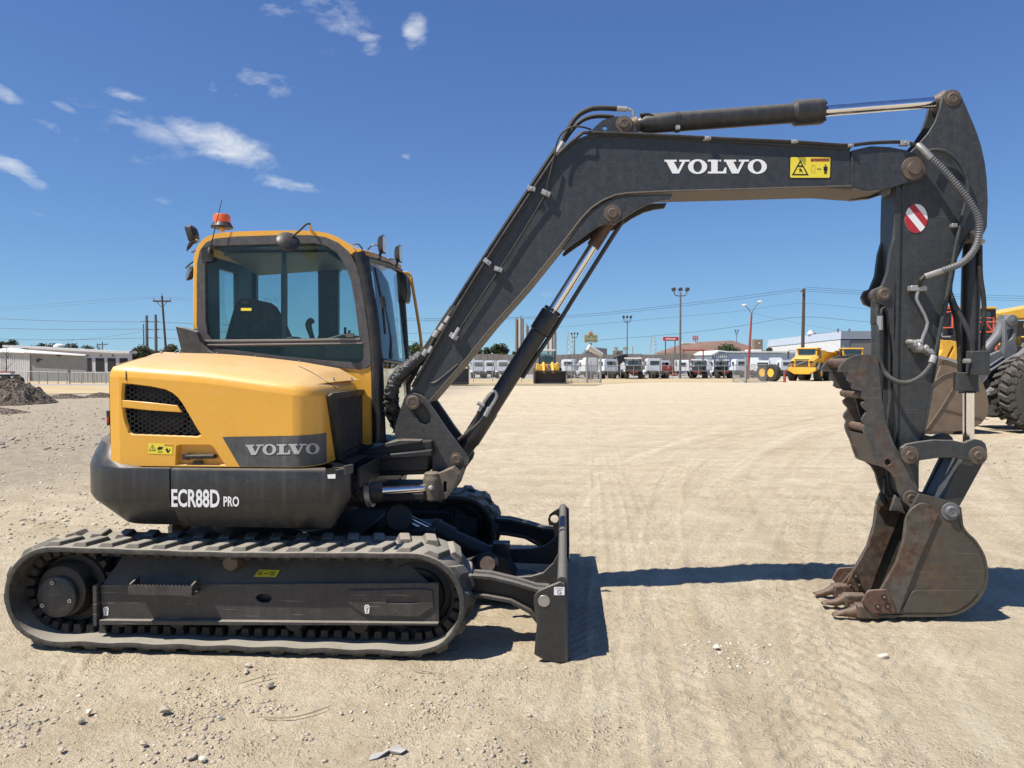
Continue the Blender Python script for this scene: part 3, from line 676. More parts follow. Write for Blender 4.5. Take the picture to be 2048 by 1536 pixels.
# ---------------------------------------------------------------- track frames
def frame_prism(y, ya, yb, pts, holes=(), mat='skirt_paint', m=None): m = m or mb(mat); m.prism(PZ(pts, y), ya, yb, [PZ(h, y) for h in holes]); return m
def rings(m, c, spec, y): pass
def track_frame(dy, near):
    yF = 4.50
    pts = [(200, 1170), (878, 1166), (878, 1243), (205, 1238)]
    def Z(l, yy=yF): return PZ(l, yy)
    m = mb('frame_paint')
    slot = PZ([(518, 1188), (537, 1188), (545, 1196), (537, 1206), (518, 1206), (509, 1196)], yF)
    m.prism(Z(pts), yF + dy, yF + .02 + dy, [roundp(slot, .4, 3)])
    o = m.build('track_frame', EX, bevel=.003)
    m = mb('grey_paint')      # sloping top of the frame
    a = Z([(205, 1169)]); b = Z([(876, 1165)])
    x0, x1, zt = a[0][0], b[0][0], a[0][1]
    m.add([(x0, yF + .004 + dy, zt), (x1, yF + .004 + dy, zt + .006), (x1 - .25, yF + .17 + dy, zt + .15), (x0 + .05, yF + .17 + dy, zt + .16), (x1 - .25, yF + .25 + dy, zt + .15), (x0 + .05, yF + .25 + dy, zt + .16)],
          [(0, 1, 2, 3), (3, 2, 4, 5)])
    m.box(x0 + .02, x1 - .02, yF + .06 + dy, yF + .24 + dy, .16, zt - .002)
    m.build('top_plate', o)
    m = mb('frame_paint'); f = Z([(205, 1237), (878, 1243), (878, 1247), (205, 1246)]); m.prism(f, yF - .035 + dy, yF + .03 + dy); m.build('bottom_flange', o, bevel=.002)
    m = mb('frame_paint'); m.prism(Z([(191, 1168), (199, 1168), (199, 1249), (192, 1249)]), yF - .03 + dy, yF + .22 + dy); m.build('end_plate', o, bevel=.002)
    cov = [(697, 1184), (700, 1180), (846, 1177), (866, 1180), (868, 1212), (838, 1232), (730, 1229), (697, 1206)]
    m = mb('frame_paint'); m.prism(Z(cov), yF - .012 + dy, yF - .001 + dy, [roundp(Z([(775, 1196), (837, 1195), (840, 1201), (834, 1206), (775, 1206)]), .4, 3)]); m.build('end_cover', o, bevel=.003)
    # drive sprocket with travel motor
    hc_x = (P(108, 1197, yF).x + c1.x) / 2
    c = Vector((c1.x, 0, .325)); yh = yF - .02
    m = mb('dark_metal'); m.lathe((c.x, yF + .12 + dy, c.z), (0, 1, 0), [(0, .17), (0, .215), (.03, .235), (.10, .235), (.12, .2)], 36)
    for k in range(18):
        t = 2 * PI * k / 18; R = Matrix.Rotation(-t, 3, 'Y'); vs = []
        for yy in (yF + .135, yF + .215):
            for a_, b_ in [(.22, -.028), (.22, .028), (.262, .012), (.262, -.012)]: v = R @ Vector((a_, 0, b_)); vs.append((c.x + v.x, yy + dy, c.z + v.z))
        m.add(vs, [(0, 1, 2, 3), (4, 5, 6, 7), (0, 1, 5, 4), (1, 2, 6, 5), (2, 3, 7, 6), (3, 0, 4, 7)])
    m.build('sprocket', o)
    m = mb('black_plastic'); m.lathe((hc_x, yF + .035 + dy, c.z), (0, 1, 0), [(-.005, .13), (.0, .16), (.04, .18), (.14, .18)], 40); m.build('travel_motor', o)
    hc = P(108, 1197, yh - .0)
    m = mb('frame_paint'); m.lathe((hc.x, yh + .015 + dy, hc.z), (0, 1, 0), [(0, .05), (.0, .118), (.006, .128), (.03, .130)], 44); hub = m.build('hub_cover', o)
    for a_ in (100, 210, 350):
        m = mb('silver_metal'); q = math.radians(a_); cx, cz = hc.x + .098 * math.cos(q), hc.z + .098 * math.sin(q); m.cyl((cx, yh + .005 + dy, cz), (cx, yh + .017 + dy, cz), .013, 10); m.mat('black_print').cyl((cx, yh + .003 + dy, cz), (cx, yh + .006 + dy, cz), .006, 6); m.build('hub_bolt', hub)
    # idler
    c = Vector((c2.x, 0, .325)); m = mb('dark_metal')
    m.lathe((c.x, yF + .11 + dy, c.z), (0, 1, 0), [(0, .05), (.0, .16), (.02, .17), (.03, .205), (.0, .215), (.0, .262), (.20, .262), (.20, .21), (.2, .06)], 48); m.build('idler_wheel', o)
    for px in (247, 359, 474, 591, 720):
        q = P(px, 1247, yF + .06); m = mb('dark_metal'); m.lathe((q.x, yF + .03 + dy, .165), (0, 1, 0), [(0, .03), (.0, .058), (.03, .066), (.05, .085), (.2, .085)], 24); m.build('track_roller', o)
    q = P(463, 1125, yF + .07); m = mb('pin_metal'); m.lathe((q.x, yF + .05 + dy, q.z), (0, 1, 0), [(0, .02), (0, .048), (.02, .055), (.05, .058), (.2, .058)], 26); m.build('carrier_roller', o)
    if near:
        # folding step with toothed edge
        m = mb('frame_paint'); tz = []
        p0 = P(258, 1170, yF - .1); p1 = P(385, 1170, yF - .1); nT = 34
        for k in range(nT + 1): tz.append((p0.x + (p1.x - p0.x) * k / nT, p0.z + (.008 if k % 2 else -.004)))
        m.prism(tz + [(p1.x, p0.z - .055), (p0.x, p0.z - .055)], yF - .112, yF - .100); m.build('step', o)
        m = mb('grey_paint')
        for xx in (p0.x, p1.x - .012): m.add([(xx, yF - .1, p0.z - .055), (xx, yF - .1, p0.z + .006), (xx, yF + .0, p0.z + .03), (xx, yF + .0, p0.z - .02), (xx + .012, yF - .1, p0.z - .055), (xx + .012, yF - .1, p0.z + .006), (xx + .012, yF, p0.z + .03), (xx + .012, yF, p0.z - .02)],
                     [(0, 1, 2, 3), (4, 5, 6, 7), (0, 1, 5, 4), (1, 2, 6, 5), (2, 3, 7, 6), (3, 0, 4, 7)])
        m.box(p0.x, p1.x, yF - .1, yF - .0, p0.z - .058, p0.z - .050); m.build('step_bracket', o)
        m = mb('yellow_print'); q0 = P(508, 1161, yF + .06); m.add([(q0.x, yF + .055, zt + .053), (q0.x + .145, yF + .055, zt + .053), (q0.x + .155, yF + .093, zt + .088), (q0.x + .02, yF + .093, zt + .088)], [(0, 1, 2, 3)])
        m.mat('black_print'); put_text(m, 'xx --- oo', 0, 1, 0, 1, 0, mapf=lambda u, w: (q0.x + .02 + .11 * u, yF + .062 + .022 * w, zt + .0605 + .0205 * w)); m.build('sticker', o, label='yellow notice strip on the frame', ang=0)
        for a_, b_ in ((212, 1223), (734, 1219)):
            m = mb('white_print'); yy = yF - .002 if a_ < 500 else yF - .014
            m.prism(PZ([(a_ - 4, b_ + 8), (a_ - 5.5, b_ - 6), (a_ - 3, b_ - 9.5), (a_ + 3, b_ - 9.5), (a_ + 5.5, b_ - 6), (a_ + 4, b_ + 8)], yy), yy - .001, yy)
            m.mat('black_print').prism(circ(*PZ([(a_, b_ - 4)], yy)[0], .010, 16), yy - .0020, yy - .001); m.mat('white_print').prism(circ(*PZ([(a_, b_ - 4)], yy)[0], .0065, 16), yy - .003, yy - .002)
            m.mat('black_print').prism(PZ([(a_ - .7, b_ - 1), (a_ + .9, b_ - 1), (a_ + .7, b_ + 5), (a_ - 2.5, b_ + 6), (a_ - 2.2, b_ + 4.4), (a_ - .5, b_ + 4)], yy), yy - .002, yy - .001)
            m.build('sticker', o, label='white tie-down symbol sticker', ang=0)
    return o
track_frame(0, True); track_frame(1.97, False)

# ---------------------------------------------------------------- undercarriage centre
m = mb('dark_metal')
m.box(-2.75, -1.45, 4.85, 6.35, .33, .56); m.cyl((-2.15, 5.6, .5), (-2.15, 5.6, .80), .52, 40)
m.box(-3.25, -.95, 4.74, 4.84, .2, .5); m.box(-3.25, -.95, 6.36, 6.46, .2, .5)
m.add([(-2.75, 4.8, .30), (-1.45, 4.8, .30), (-1.0, 4.95, .25), (-1.0, 5.3, .25), (-2.75, 4.8, .5), (-1.45, 4.8, .5), (-1.0, 4.95, .42), (-1.0, 5.3, .42)], [(0, 1, 2, 3), (4, 5, 6, 7), (1, 2, 6, 5), (0, 1, 5, 4), (2, 3, 7, 6)])
m.build('undercarriage', EX, bevel=.01)

# ---------------------------------------------------------------- dozer blade
bl = None
path = [(.0, .478), (-.025, .40), (-.045, .30), (-.045, .20), (-.02, .09), (.02, .01)]
m = mb('grey_paint'); m.strip(path, .016, Y0 + .03, Y1 - .03); bl = m.build('dozer_blade', EX, label='dozer blade set across the front of the tracks')
m = mb('grey_paint'); m.tube([(-.012, Y0 + .03, .482), (-.012, Y1 - .03, .482)], .030, 14); m.build('top_tube', bl)
m = mb('rusty_steel'); m.box(.004, .022, Y0 + .01, Y1 - .01, -.012, .10); m.build('cutting_edge', bl, bevel=.003)
ep = [(1120, 1164), (1131, 1170), (1134, 1240), (1137, 1326), (1112, 1325), (1087, 1320), (1068, 1309), (1071, 1275), (1074, 1247), (1069, 1222), (1067, 1207), (1068, 1193), (1076, 1183), (1095, 1174)]
m = mb('skirt_paint'); m.prism(PZ(ep, Y0), Y0, Y0 + .03); m.build('end_plate', bl, bevel=.005)
m = mb('silver_metal'); c = P(1088, 1202, Y0); m.cyl((c.x, Y0 - .004, c.z), (c.x, Y0 + .01, c.z), .0355, 28); m.build('pin_disc', bl, bevel=.002)
m = mb('white_print'); m.prism(PZ([(1108, 1174), (1129, 1174), (1129, 1190), (1108, 1190)], Y0), Y0 - .002, Y0 - .0005)
m.mat('black_print'); q = PZ([(1111, 1188), (1126, 1176)], Y0); put_text(m, 'G', q[0][0] + .010, q[1][0] - .010, q[0][1], q[1][1] - .012, Y0 - .003); put_text(m, '======', q[0][0], q[1][0], q[1][1] - .006, q[1][1], Y0 - .003)
m.build('sticker', bl, label='small white lifting point sticker', ang=0)
m = mb('skirt_paint'); Yf = Y1 - .06
m.prism(PZ([(1099, 1030), (1110, 1021), (1122, 1014), (1131, 1012), (1138, 1018), (1139, 1090), (1137, 1150), (1108, 1150), (1103, 1095), (1104, 1068), (1098, 1050), (1096, 1040)], Yf), Yf, Yf + .03, [circ(*PZ([(1109, 1038)], Yf)[0], .037, 20)]); m.build('end_plate', bl, bevel=.004)
def gusset(Y, pts, th=.03):
    m = mb('grey_paint'); m.prism(PZ(pts, Y), Y, Y + th); m.build('gusset', bl, bevel=.003)
gusset(6.05, [(1121, 1056), (1112, 1075), (1090, 1092), (1062, 1098), (1010, 1099), (1012, 1125), (1118, 1130)])
gusset(5.15, [(1116, 1108), (1106, 1127), (1086, 1146), (1062, 1153), (985, 1157), (985, 1172), (1114, 1200)])
def arm_(ya, yb, pts, name='push_arm', mt='skirt_paint', fl=True, Yt=None):
    Yt = Yt or ya; pz = PZ(pts, Yt); m = mb(mt); m.prism(pz, ya + .02, yb - .02); o = m.build(name, bl, bevel=.003); return o, pz
for (ya, yb, sh) in ((4.66, 4.80, 0), (6.40, 6.54, 1)):
    up = [(940, 1150), (980, 1153), (1030, 1165), (1072, 1178), (1098, 1180)]; lo = [(1112, 1262), (1080, 1256), (1058, 1228), (1020, 1207), (972, 1198), (940, 1195)]
    pz = PZ(up + lo, 4.66); m = mb('dark_metal'); m.prism(pz, ya + .05, yb - .05); o = m.build('push_arm', bl)
    m = mb('grey_paint'); m.strip(PZ(up, 4.66), -.022, ya, yb); m.build('arm_flange', o, bevel=.003)
    m = mb('grey_paint'); m.strip(PZ(lo, 4.66), -.022, ya, yb); m.build('arm_flange', o, bevel=.003)
m = mb('dark_metal'); m.prism(PZ([(930, 1120), (975, 1108), (1010, 1122), (1030, 1160), (1108, 1168), (1108, 1196), (980, 1190), (930, 1175)], 5.45), 5.45, 5.75); m.tube([P(975, 1128, 5.36), P(975, 1128, 5.82)], .085, 24); m.build('centre_arm', bl, bevel=.006)
m = mb('pin_metal'); m.tube([P(975, 1128, 5.35), P(975, 1128, 5.33)], .055, 24); m.build('pin', bl)
m = mb('dark_metal'); m.tube([P(862, 1054, 5.6), P(905, 1076, 5.6)], .078, 20); m.tube([P(885, 1066, 5.6), P(1000, 1118, 5.6)], .062, 20); m.box(*sum(([a - .06, a + .06] for a in P(1003, 1100, 5.6)), [])); bc = m.build('blade_cylinder', EX)
m = mb('chrome'); m.tube([P(815, 1034, 5.53), P(870, 1060, 5.53)], .022, 14); m.tube([P(812, 1041, 5.53) , P(866, 1068, 5.53)], .016, 14); m.build('cylinder_rod', bc)
m = mb('dark_metal'); m.tube([P(797, 1035, 5.4), P(797, 1035, 5.8)], .10, 28); m.box(-1.35, -.95, 5.4, 5.8, .40, .56); m.build('pivot_boss', EX, bevel=.01)

# ---------------------------------------------------------------- counterweight and side skirt
def body_loft(plan, prof, mat, name, parent, close_ends=True, bevel=.0):
    """plan: open list of (x, y); prof: rings (inset, z) from bottom to top; inset runs to the right of the path"""
    n = len(plan); nor = []
    for i in range(n):
        a = Vector(plan[max(i - 1, 0)]); b = Vector(plan[min(i + 1, n - 1)]); d = (b - a).normalized(); nor.append(Vector((-d.y, d.x)))
    rows = []
    for ins, z in prof:
        rows.append([(plan[i][0] + nor[i].x * ins, plan[i][1] + nor[i].y * ins, z if not callable(z) else z(*plan[i])) for i in range(n)])
    m = mb(mat); m.grid(rows)
    for e in (0, n - 1):
        m.add([r[e] for r in rows], [tuple(range(len(rows)))])
    return m.build(name, parent, bevel=bevel, seg=2, ang=38)
xs = P(340, 940, 4.45).x
near = [(-1.70, 5.0), (-1.45, 4.78), (-1.35, 4.66), (-1.335, 4.60), (-1.345, 4.53), (-1.38, 4.475), (-1.45, 4.45)]
sk = near + [(-1.8, 4.45), (-2.1, 4.45), (xs + .005, 4.45)]
cw = [(xs - .005, 4.45), (-2.62, 4.45), (-2.76, 4.455), (-2.88, 4.485), (-2.98, 4.545), (-3.08, 4.665), (-3.17, 4.81), (-3.27, 5.01), (-3.34, 5.28), (-3.365, 5.6), (-3.34, 5.92), (-3.27, 6.19), (-3.17, 6.39), (-3.08, 6.535), (-2.98, 6.655), (-2.88, 6.715), (-2.7, 6.745), (-2.3, 6.75), (-1.4, 6.75)]
def flip(pl): return [(x, y) for x, y in pl]
sk = [(x, y) for x, y in sk]
# travelling from front to rear on the near side: inward (+y) must lie on the side the normal points to
prof_s = [(-.30, .735), (-.13, .745), (-.115, .752), (-.012, .915), (0, .94), (0, 1.118), (-.006, 1.129), (-.02, 1.132), (-.25, 1.132)]
for k, (a, b) in enumerate(prof_s): pass
zt_s = lambda x, y: 1.132 + .0 * x
skirt = body_loft(sk, [(-a if False else a, b) for a, b in prof_s], 'skirt_paint', 'side_skirt', EX)
def ztop(x, y): return 1.132
prof_c = [(-.40, .715), (-.22, .735), (-.20, .742), (-.014, .912), (0, .94), (0, 1.118), (-.004, 1.129), (-.02, 1.158)]
def rearz(h0, h1):
    return lambda x, y: h0 + (h1 - h0) * float(np.clip((-x - 2.70) / .22, 0, 1))
prof_c2 = prof_c[:-2] + [(-.005, rearz(1.131, 1.14)), (-.03, rearz(1.133, 1.20)), (-.07, rearz(1.133, 1.275)), (-.14, rearz(1.133, 1.30)), (-.40, rearz(1.133, 1.30))]
cwo = body_loft(cw, prof_c2, 'skirt_paint', 'counterweight', EX)
# model lettering on the skirt
m = mb('white_print'); yy = 4.4475
for s_, x0, x1, y0, y1 in (('ECR88D', 343, 439, 1014, 979), ('PRO', 447, 478, 1013, 993)):
    a = P(x0, y0, yy); b = P(x1, y1, yy); put_text(m, s_, a.x, b.x, a.z, b.z, yy, bold=.026)
m.build('lettering', skirt, label='white model lettering', ang=0)
m = mb('yellow_print')
def cw_y(x): # outer wall of the counterweight near the rear quarter
    pts = [(c[0], c[1]) for c in cw if c[1] < 5.6]
    for (xa, ya), (xb, yb) in zip(pts, pts[1:]):
        if xb <= x <= xa: return ya + (yb - ya) * (x - xa) / (xb - xa) - .003
    return 5.0
rows = []
for z in (.97, 1.155): rows.append([(x, cw_y(x), z) for x in (-3.40, -3.385, -3.37)] )
a_, b_ = Vector((-3.27, 5.01, 0)), Vector((-3.17, 4.81, 0)); nn_ = Vector((-.894, -.447, 0))
def sk_(u, z, e): v = a_.lerp(b_, u) + nn_ * e; return (v.x, v.y, z)
def sq(u0, u1, z0, z1, e): return [sk_(u0, z0, e), sk_(u1, z0, e), sk_(u1, z1, e), sk_(u0, z1, e)]
m.add(sq(.05, 1.0, .965, 1.115, .003), [(0, 1, 2, 3)])
m.mat('orange_print').add(sq(.5, .95, 1.09, 1.11, .005), [(0, 1, 2, 3)])
m.mat('black_print').add(sq(.8, .9, 1.0, 1.07, .005), [(0, 1, 2, 3)])
m.build('sticker', cwo, label='yellow warning sticker at the tail', ang=0)

# ---------------------------------------------------------------- engine hood
YH = 4.485
XR, XF = P(239, 850, YH).x, P(585, 850, YH).x
def lerp_tab(tab, x):
    if x <= tab[0][0]: return tab[0][1]
    for (a, b), (c, d) in zip(tab, tab[1:]):
        if a <= x <= c: return b + (d - b) * (x - a) / (c - a)
    return tab[-1][1]
shd = [(lambda v: (v.x, v.z))(P(a, b, YH)) for a, b in ((239, 738), (300, 742), (400, 749), (500, 763), (560, 771), (620, 778), (655, 781))]
backz = [(lambda v: (v.x, v.z))(P(a, b, 5.45)) for a, b in ((250, 704), (300, 703.5), (435, 707), (500, 712), (600, 723), (680, 737), (735, 769))]
bot = 1.140
def zs(x): return lerp_tab(shd, x)
def zb(x): return lerp_tab(backz, x)
# plan outline of the hood: rear, round near rear corner, near side, round near front corner, front
plan = [(-3.18, 6.6), (-3.20, 5.6), (-3.14, 5.3), (-3.04, 5.02), (-2.93, 4.80), (-2.855, 4.60), (-2.845, 4.53), (-2.835, 4.50)]
plan.append((XR, YH))
xm = [XR + (XF - XR) * k / 8 for k in range(1, 8)]
plan += [(x, YH) for x in xm] + [(XF, YH)]
XFr = P(657, 850, 4.72).x
for k in range(1, 7): a = math.radians(270 + 15 * k); plan.append((XF + (XFr - XF) * math.cos(a), YH + .20 + .20 * math.sin(a)))
plan += [(XFr, 4.9), (XFr, 5.15), (XFr, 5.4)]
HP = plan
def hood_y(x, z=0):
    if x <= XF: return YH
    t = min((x - XF) / (XFr - XF), .999); return YH + .20 - .20 * math.sqrt(1 - t * t)
n = len(plan); iR = plan.index((XR, YH)); iF = plan.index((XF, YH))
def inward(i):
    a = Vector(plan[max(i - 1, 0)]); b = Vector(plan[min(i + 1, n - 1)]); d = (b - a).normalized(); return Vector((-d.y, d.x))
rows = [[] for _ in range(8)]
for i, (x, y) in enumerate(plan):
    nn = inward(i); xx = max(min(x, -1.5), -3.3)
    s_ = zs(x) if i >= iR else zs(XR) + .012; 
    if i < iR: s_ = zs(XR) + .002 * (iR - i)
    zk = zb(xx); bx = max(min(x, -1.47), -3.0); by = 5.45 if i >= iR - 4 else max(y, 5.45)
    rows[0].append((x, y, bot)); rows[1].append((x, y, s_ - .05)); rows[2].append((x + nn.x * .006, y + nn.y * .006, s_ - .018))
    rows[3].append((x + nn.x * .022, y + nn.y * .022, s_ + .010)); rows[4].append((x + nn.x * .055, y + nn.y * .055, s_ + .028))
    t = .30; px_, py_, pz_ = x + nn.x * .055, y + nn.y * .055, s_ + .028
    rows[5].append((px_ + (bx - px_) * t, py_ + (by - py_) * t, pz_ + (zk - pz_) * .50)); t = .65
    rows[6].append((px_ + (bx - px_) * t, py_ + (by - py_) * t, pz_ + (zk - pz_) * .84)); rows[7].append((bx, by, zk))
m = mb('yellow_paint'); m.grid(rows[1:])
m.grid([r[:iR + 1] for r in rows[:2]]); m.grid([r[iF:] for r in rows[:2]])
vent = [(244, 766), (262, 767), (300, 772), (330, 778), (346, 786), (356, 795), (366, 808), (380, 832), (395, 858), (402, 868), (402, 872), (396, 875), (262, 870), (256, 866), (247, 838), (243, 812), (242, 790)]
hnd = [(352, 892), (357, 889), (420, 889), (427, 894), (451, 930), (451, 936.5), (352, 936.5), (350, 930)]
VZ = PZ(vent, YH); HZ = PZ([(a, min(b, 935)) for a, b in hnd], YH)
HZ = [(x, max(z, bot + .006)) for x, z in HZ]
# near side panel with its two openings (outer edge vertices shared with the grid)
outer = [(x, z) for (x, y, z) in rows[0][iR:iF + 1]] + [(x, z) for (x, y, z) in reversed(rows[1][iR:iF + 1])]
ringsl = [outer, VZ, HZ]; flat = [p for r in ringsl for p in r]
tri = geometry.tessellate_polygon([[Vector((x, z, 0)) for x, z in r] for r in ringsl])
fixed = []
for a, b, c in tri:
    (ax, az), (bx, bz), (cx, cz) = flat[a], flat[b], flat[c]
    fixed.append((a, b, c) if (bx - ax) * (cz - az) - (cx - ax) * (bz - az) > 0 else (a, c, b))
m.add([(x, YH, z) for x, z in flat], fixed)
def recess(m, ring, d, shr, floor=None):
    cx = sum(p[0] for p in ring) / len(ring); cz = sum(p[1] for p in ring) / len(ring); k = len(ring)
    inn = [(cx + (x - cx) * shr, cz + (z - cz) * shr) for x, z in ring]
    m.add([(x, YH, z) for x, z in ring] + [(x, YH + d, z) for x, z in inn], [(i, (i + 1) % k, (i + 1) % k + k, i + k) for i in range(k)])
    if floor: m.add([(x, YH + d, z) for x, z in inn], [tuple(range(k))])
    return inn
vin = recess(m, VZ, .022, .955); recess(m, HZ, .045, .92, True)
hood = m.build('engine_hood', EX, ang=42)
# black honeycomb grille in the side vent
def honey(m, ring, cw_, ch, bw, put):
    """honeycomb bars inside a 2-D ring; put(x, z, d) gives the 3-D point, d is depth"""
    x0, x1 = min(p[0] for p in ring), max(p[0] for p in ring); z0, z1 = min(p[1] for p in ring), max(p[1] for p in ring)
    def inside(x, z):
        c = False; k = len(ring)
        for i in range(k):
            (ax, az), (bx, bz) = ring[i], ring[i - 1]
            if (az > z) != (bz > z) and x < (bx - ax) * (z - az) / (bz - az) + ax: c = not c
        return c
    def bar(a, b):
        if not (inside(*a) and inside(*b)): return
        d = Vector((b[0] - a[0], b[1] - a[1])); l = d.length; d /= l; nx, nz = -d.y * bw / 2, d.x * bw / 2
        e = d * bw * .3; a = (a[0] - e.x, a[1] - e.y); b = (b[0] + e.x, b[1] + e.y)
        q = [(a[0] + nx, a[1] + nz), (b[0] + nx, b[1] + nz), (b[0] - nx, b[1] - nz), (a[0] - nx, a[1] - nz)]
        m.add([put(x, z, 0) for x, z in q] + [put(x, z, .008) for x, z in q], [(0, 1, 2, 3), (0, 1, 5, 4), (2, 3, 7, 6)])
    r = 0; z = z0 - ch
    while z < z1 + ch:
        x = x0 - cw_ + (cw_ * .5 if r % 2 else 0)
        while x < x1 + cw_:
            L_, R_2 = x - cw_ * .18, x + cw_ * .18
            bar((L_, z), (R_2, z)); bar((R_2, z), (x + cw_ * .32, z + ch / 2)); bar((R_2, z), (x + cw_ * .32, z - ch / 2))
            x += cw_
        z += ch / 2; r += 1
m = mb('black_plastic'); honey(m, vin, .052, .030, .0042, lambda x, z, d: (x, YH + .014 + d, z)); m.build('vent_grille', hood, kind='stuff', ang=0)
m = mb('black_plastic'); m.prism(vin, YH + .10, YH + .11); k = len(vin)
m.add([(x, YH + .022, z) for x, z in vin] + [(x, YH + .10, z) for x, z in vin], [(i, (i + 1) % k, (i + 1) % k + k, i + k) for i in range(k)])
c = P(325, 835, YH); m.mat('dark_metal').lathe((c.x, YH + .05, c.z), (0, 1, 0), [(0, .02), (0, .10), (.01, .115), (.05, .12)], 24); m.build('vent_duct', hood)
m = mb('yellow_paint'); m.prism(PZ([(242, 800), (300, 805), (353, 811), (363, 825), (300, 821), (242, 815)], YH), YH + .002, YH + .02); m.build('vent_bar', hood, bevel=.004)
m = mb('black_plastic'); a = P(371, 914, YH - .0); b = P(426, 914, YH)
m.tube([(a.x, YH + .03, a.z), (a.x, YH + .008, a.z), (b.x, YH + .008, b.z + .002), (b.x, YH + .03, b.z)], .0135, 10); m.box(a.x - .022, a.x + .018, YH + .0, YH + .03, a.z - .018, a.z + .018); m.build('handle', hood, bevel=.003)
m = mb('cab_black'); q = PZ([(385, 922), (398, 922), (402, 936), (380, 936)], YH); m.prism([(x, max(z, bot + .004)) for x, z in q], YH + .015, YH + .03); m.build('latch', hood)
# grey decal with the maker's name, bent round the front corner
dz = [(456, 872), (470, 871), (540, 870), (600, 869), (640, 868.5), (661, 868), (666, 895), (672, 920), (671, 927), (600, 931), (492, 934)]
def bent_patch(m, poly_px, off, nx=26):
    pz = [(lambda v: (v.x, v.z))(P(a, b, 4.56)) for a, b in poly_px]
    x0, x1 = min(p[0] for p in pz), XFr
    xs_ = [x0 + (XF - x0) * k / nx for k in range(nx)] + [XF + (XFr - XF) * math.sin(math.radians(a)) for a in np.linspace(0, 88, 24)]
    def span(x):
        zz = []
        for i in range(len(pz)):
            (ax, az), (bx, bz) = pz[i - 1], pz[i]
            if (ax - x) * (bx - x) <= 0 and ax != bx: zz.append(az + (bz - az) * (x - ax) / (bx - ax))
        return (min(zz), max(zz)) if len(zz) > 1 else (pz[0][1], pz[0][1])
    lo = []; hi = []
    for x in xs_:
        x += 1e-5; a, b = span(min(x, max(p[0] for p in pz) - .012)); s_ = max(0, min(1, (x - XF) / (XFr - XF))); y = hood_y(x) - off; lo.append((x + off * s_, y, max(a, bot + .003))); hi.append((x + off * s_, y, b))
    m.grid([lo, hi])
m = mb('decal_grey'); bent_patch(m, dz, .002, 60); dec = m.build('decal', hood, label='dark grey name panel', ang=50)
def hfun(u, v):
    px = 491 + 148 * u / WORDW; py = (910 - 2.5 * u / WORDW) - 20.5 * v; y = YH
    for _ in range(12): y = .5 * y + .5 * (hood_y(P(px, py, y).x - .008) - .005)
    return P(px, py, y)
m = mb('silver_print'); slab_word(m, hfun); m.build('lettering', hood, label='silver maker name lettering', ang=0)
def warn_tri(m, cx, cy, r, Y, lay=.001, ex=True):
    m.mat('black_print').prism(PZ([(cx, cy - r), (cx + r, cy + r * .8), (cx - r, cy + r * .8)], Y), Y - lay, Y - lay * .5)
    m.mat('yellow_print').prism(PZ([(cx, cy - r * .68), (cx + r * .72, cy + r * .64), (cx - r * .72, cy + r * .64)], Y), Y - lay * 1.6, Y - lay)
    if ex: m.mat('black_print').prism(PZ([(cx - r * .1, cy - r * .3), (cx + r * .1, cy - r * .3), (cx + r * .05, cy + r * .5), (cx - r * .05, cy + r * .5)], Y), Y - lay * 2.2, Y - lay * 1.6)
m = mb('yellow_print'); Y = YH - .001; m.prism(PZ([(297, 886), (345, 888), (345, 909), (297, 907)], Y), Y - .001, Y)
warn_tri(m, 305, 896, 7, Y - .001); m.mat('orange_print').prism(PZ([(329, 888.5), (344, 889), (344, 892), (329, 891.5)], Y), Y - .002, Y - .001)
m.mat('black_print').prism(PZ([(315, 896), (319, 893), (323, 894), (326, 893), (325, 898), (319, 900), (315, 899)], Y), Y - .002, Y - .001).prism(PZ([(316, 903), (325, 903), (325, 904.5), (316, 904.5)], Y), Y - .002, Y - .001)
m.prism(PZ([(331, 898), (335, 896), (337, 902), (340, 897), (341, 899), (337, 906), (334, 905)], Y), Y - .002, Y - .001); m.build('sticker', hood, label='yellow hot surface warning sticker', ang=0)
from mathutils.bvhtree import BVHTree
def surf(o, px, py, lift=.002):
    """point on a built part seen under a photo position"""
    bv = BVHTree.FromPolygons([v.co[:] for v in o.data.vertices], [p.vertices[:] for p in o.data.polygons]); r = ray(px, py).normalized()
    h = bv.ray_cast(Vector((0, 0, H)), r); return (h[0] - r * lift) if h[0] else None
for sm in ([(598, 733), (610, 738), (622, 744), (634, 751), (646, 759), (658, 767), (667, 772), (675, 779)], [(252, 760), (252, 738)]):
    dn = []
    for (a, b), (c_, d_) in zip(sm, sm[1:]): dn += [(a + (c_ - a) * k / 5, b + (d_ - b) * k / 5) for k in range(5)]
    q = [v for v in (surf(hood, a, b, .003) for a, b in dn) if v]
    if len(q) > 3: m = mb('black_print'); m.tube(q, .0032, 5); m.build('panel_gap', hood)
m = mb('black_plastic'); rp = [(-2.862, 4.585), (-2.94, 4.79), (-3.05, 5.01), (-3.15, 5.29)]
m.grid([[(x - .022, y - .012, z) for x, y in rp] for z in (1.22, 1.66)]); m.grid([[(x - .022, y - .012, 1.66) for x, y in rp], [(x + .02, y + .01, 1.69) for x, y in rp]]); m.build('rear_cover', hood)
m = mb('black_plastic'); m.prism(PZ([(212, 821), (234, 821), (234, 851), (213, 851)], 4.95), 4.95, 5.02); tl_ = m.build('tail_light', hood, bevel=.004); m = mb('red_print'); m.prism(PZ([(214, 834), (218, 834), (218, 846), (214, 846)], 4.945), 4.942, 4.949); m.build('lens', tl_)
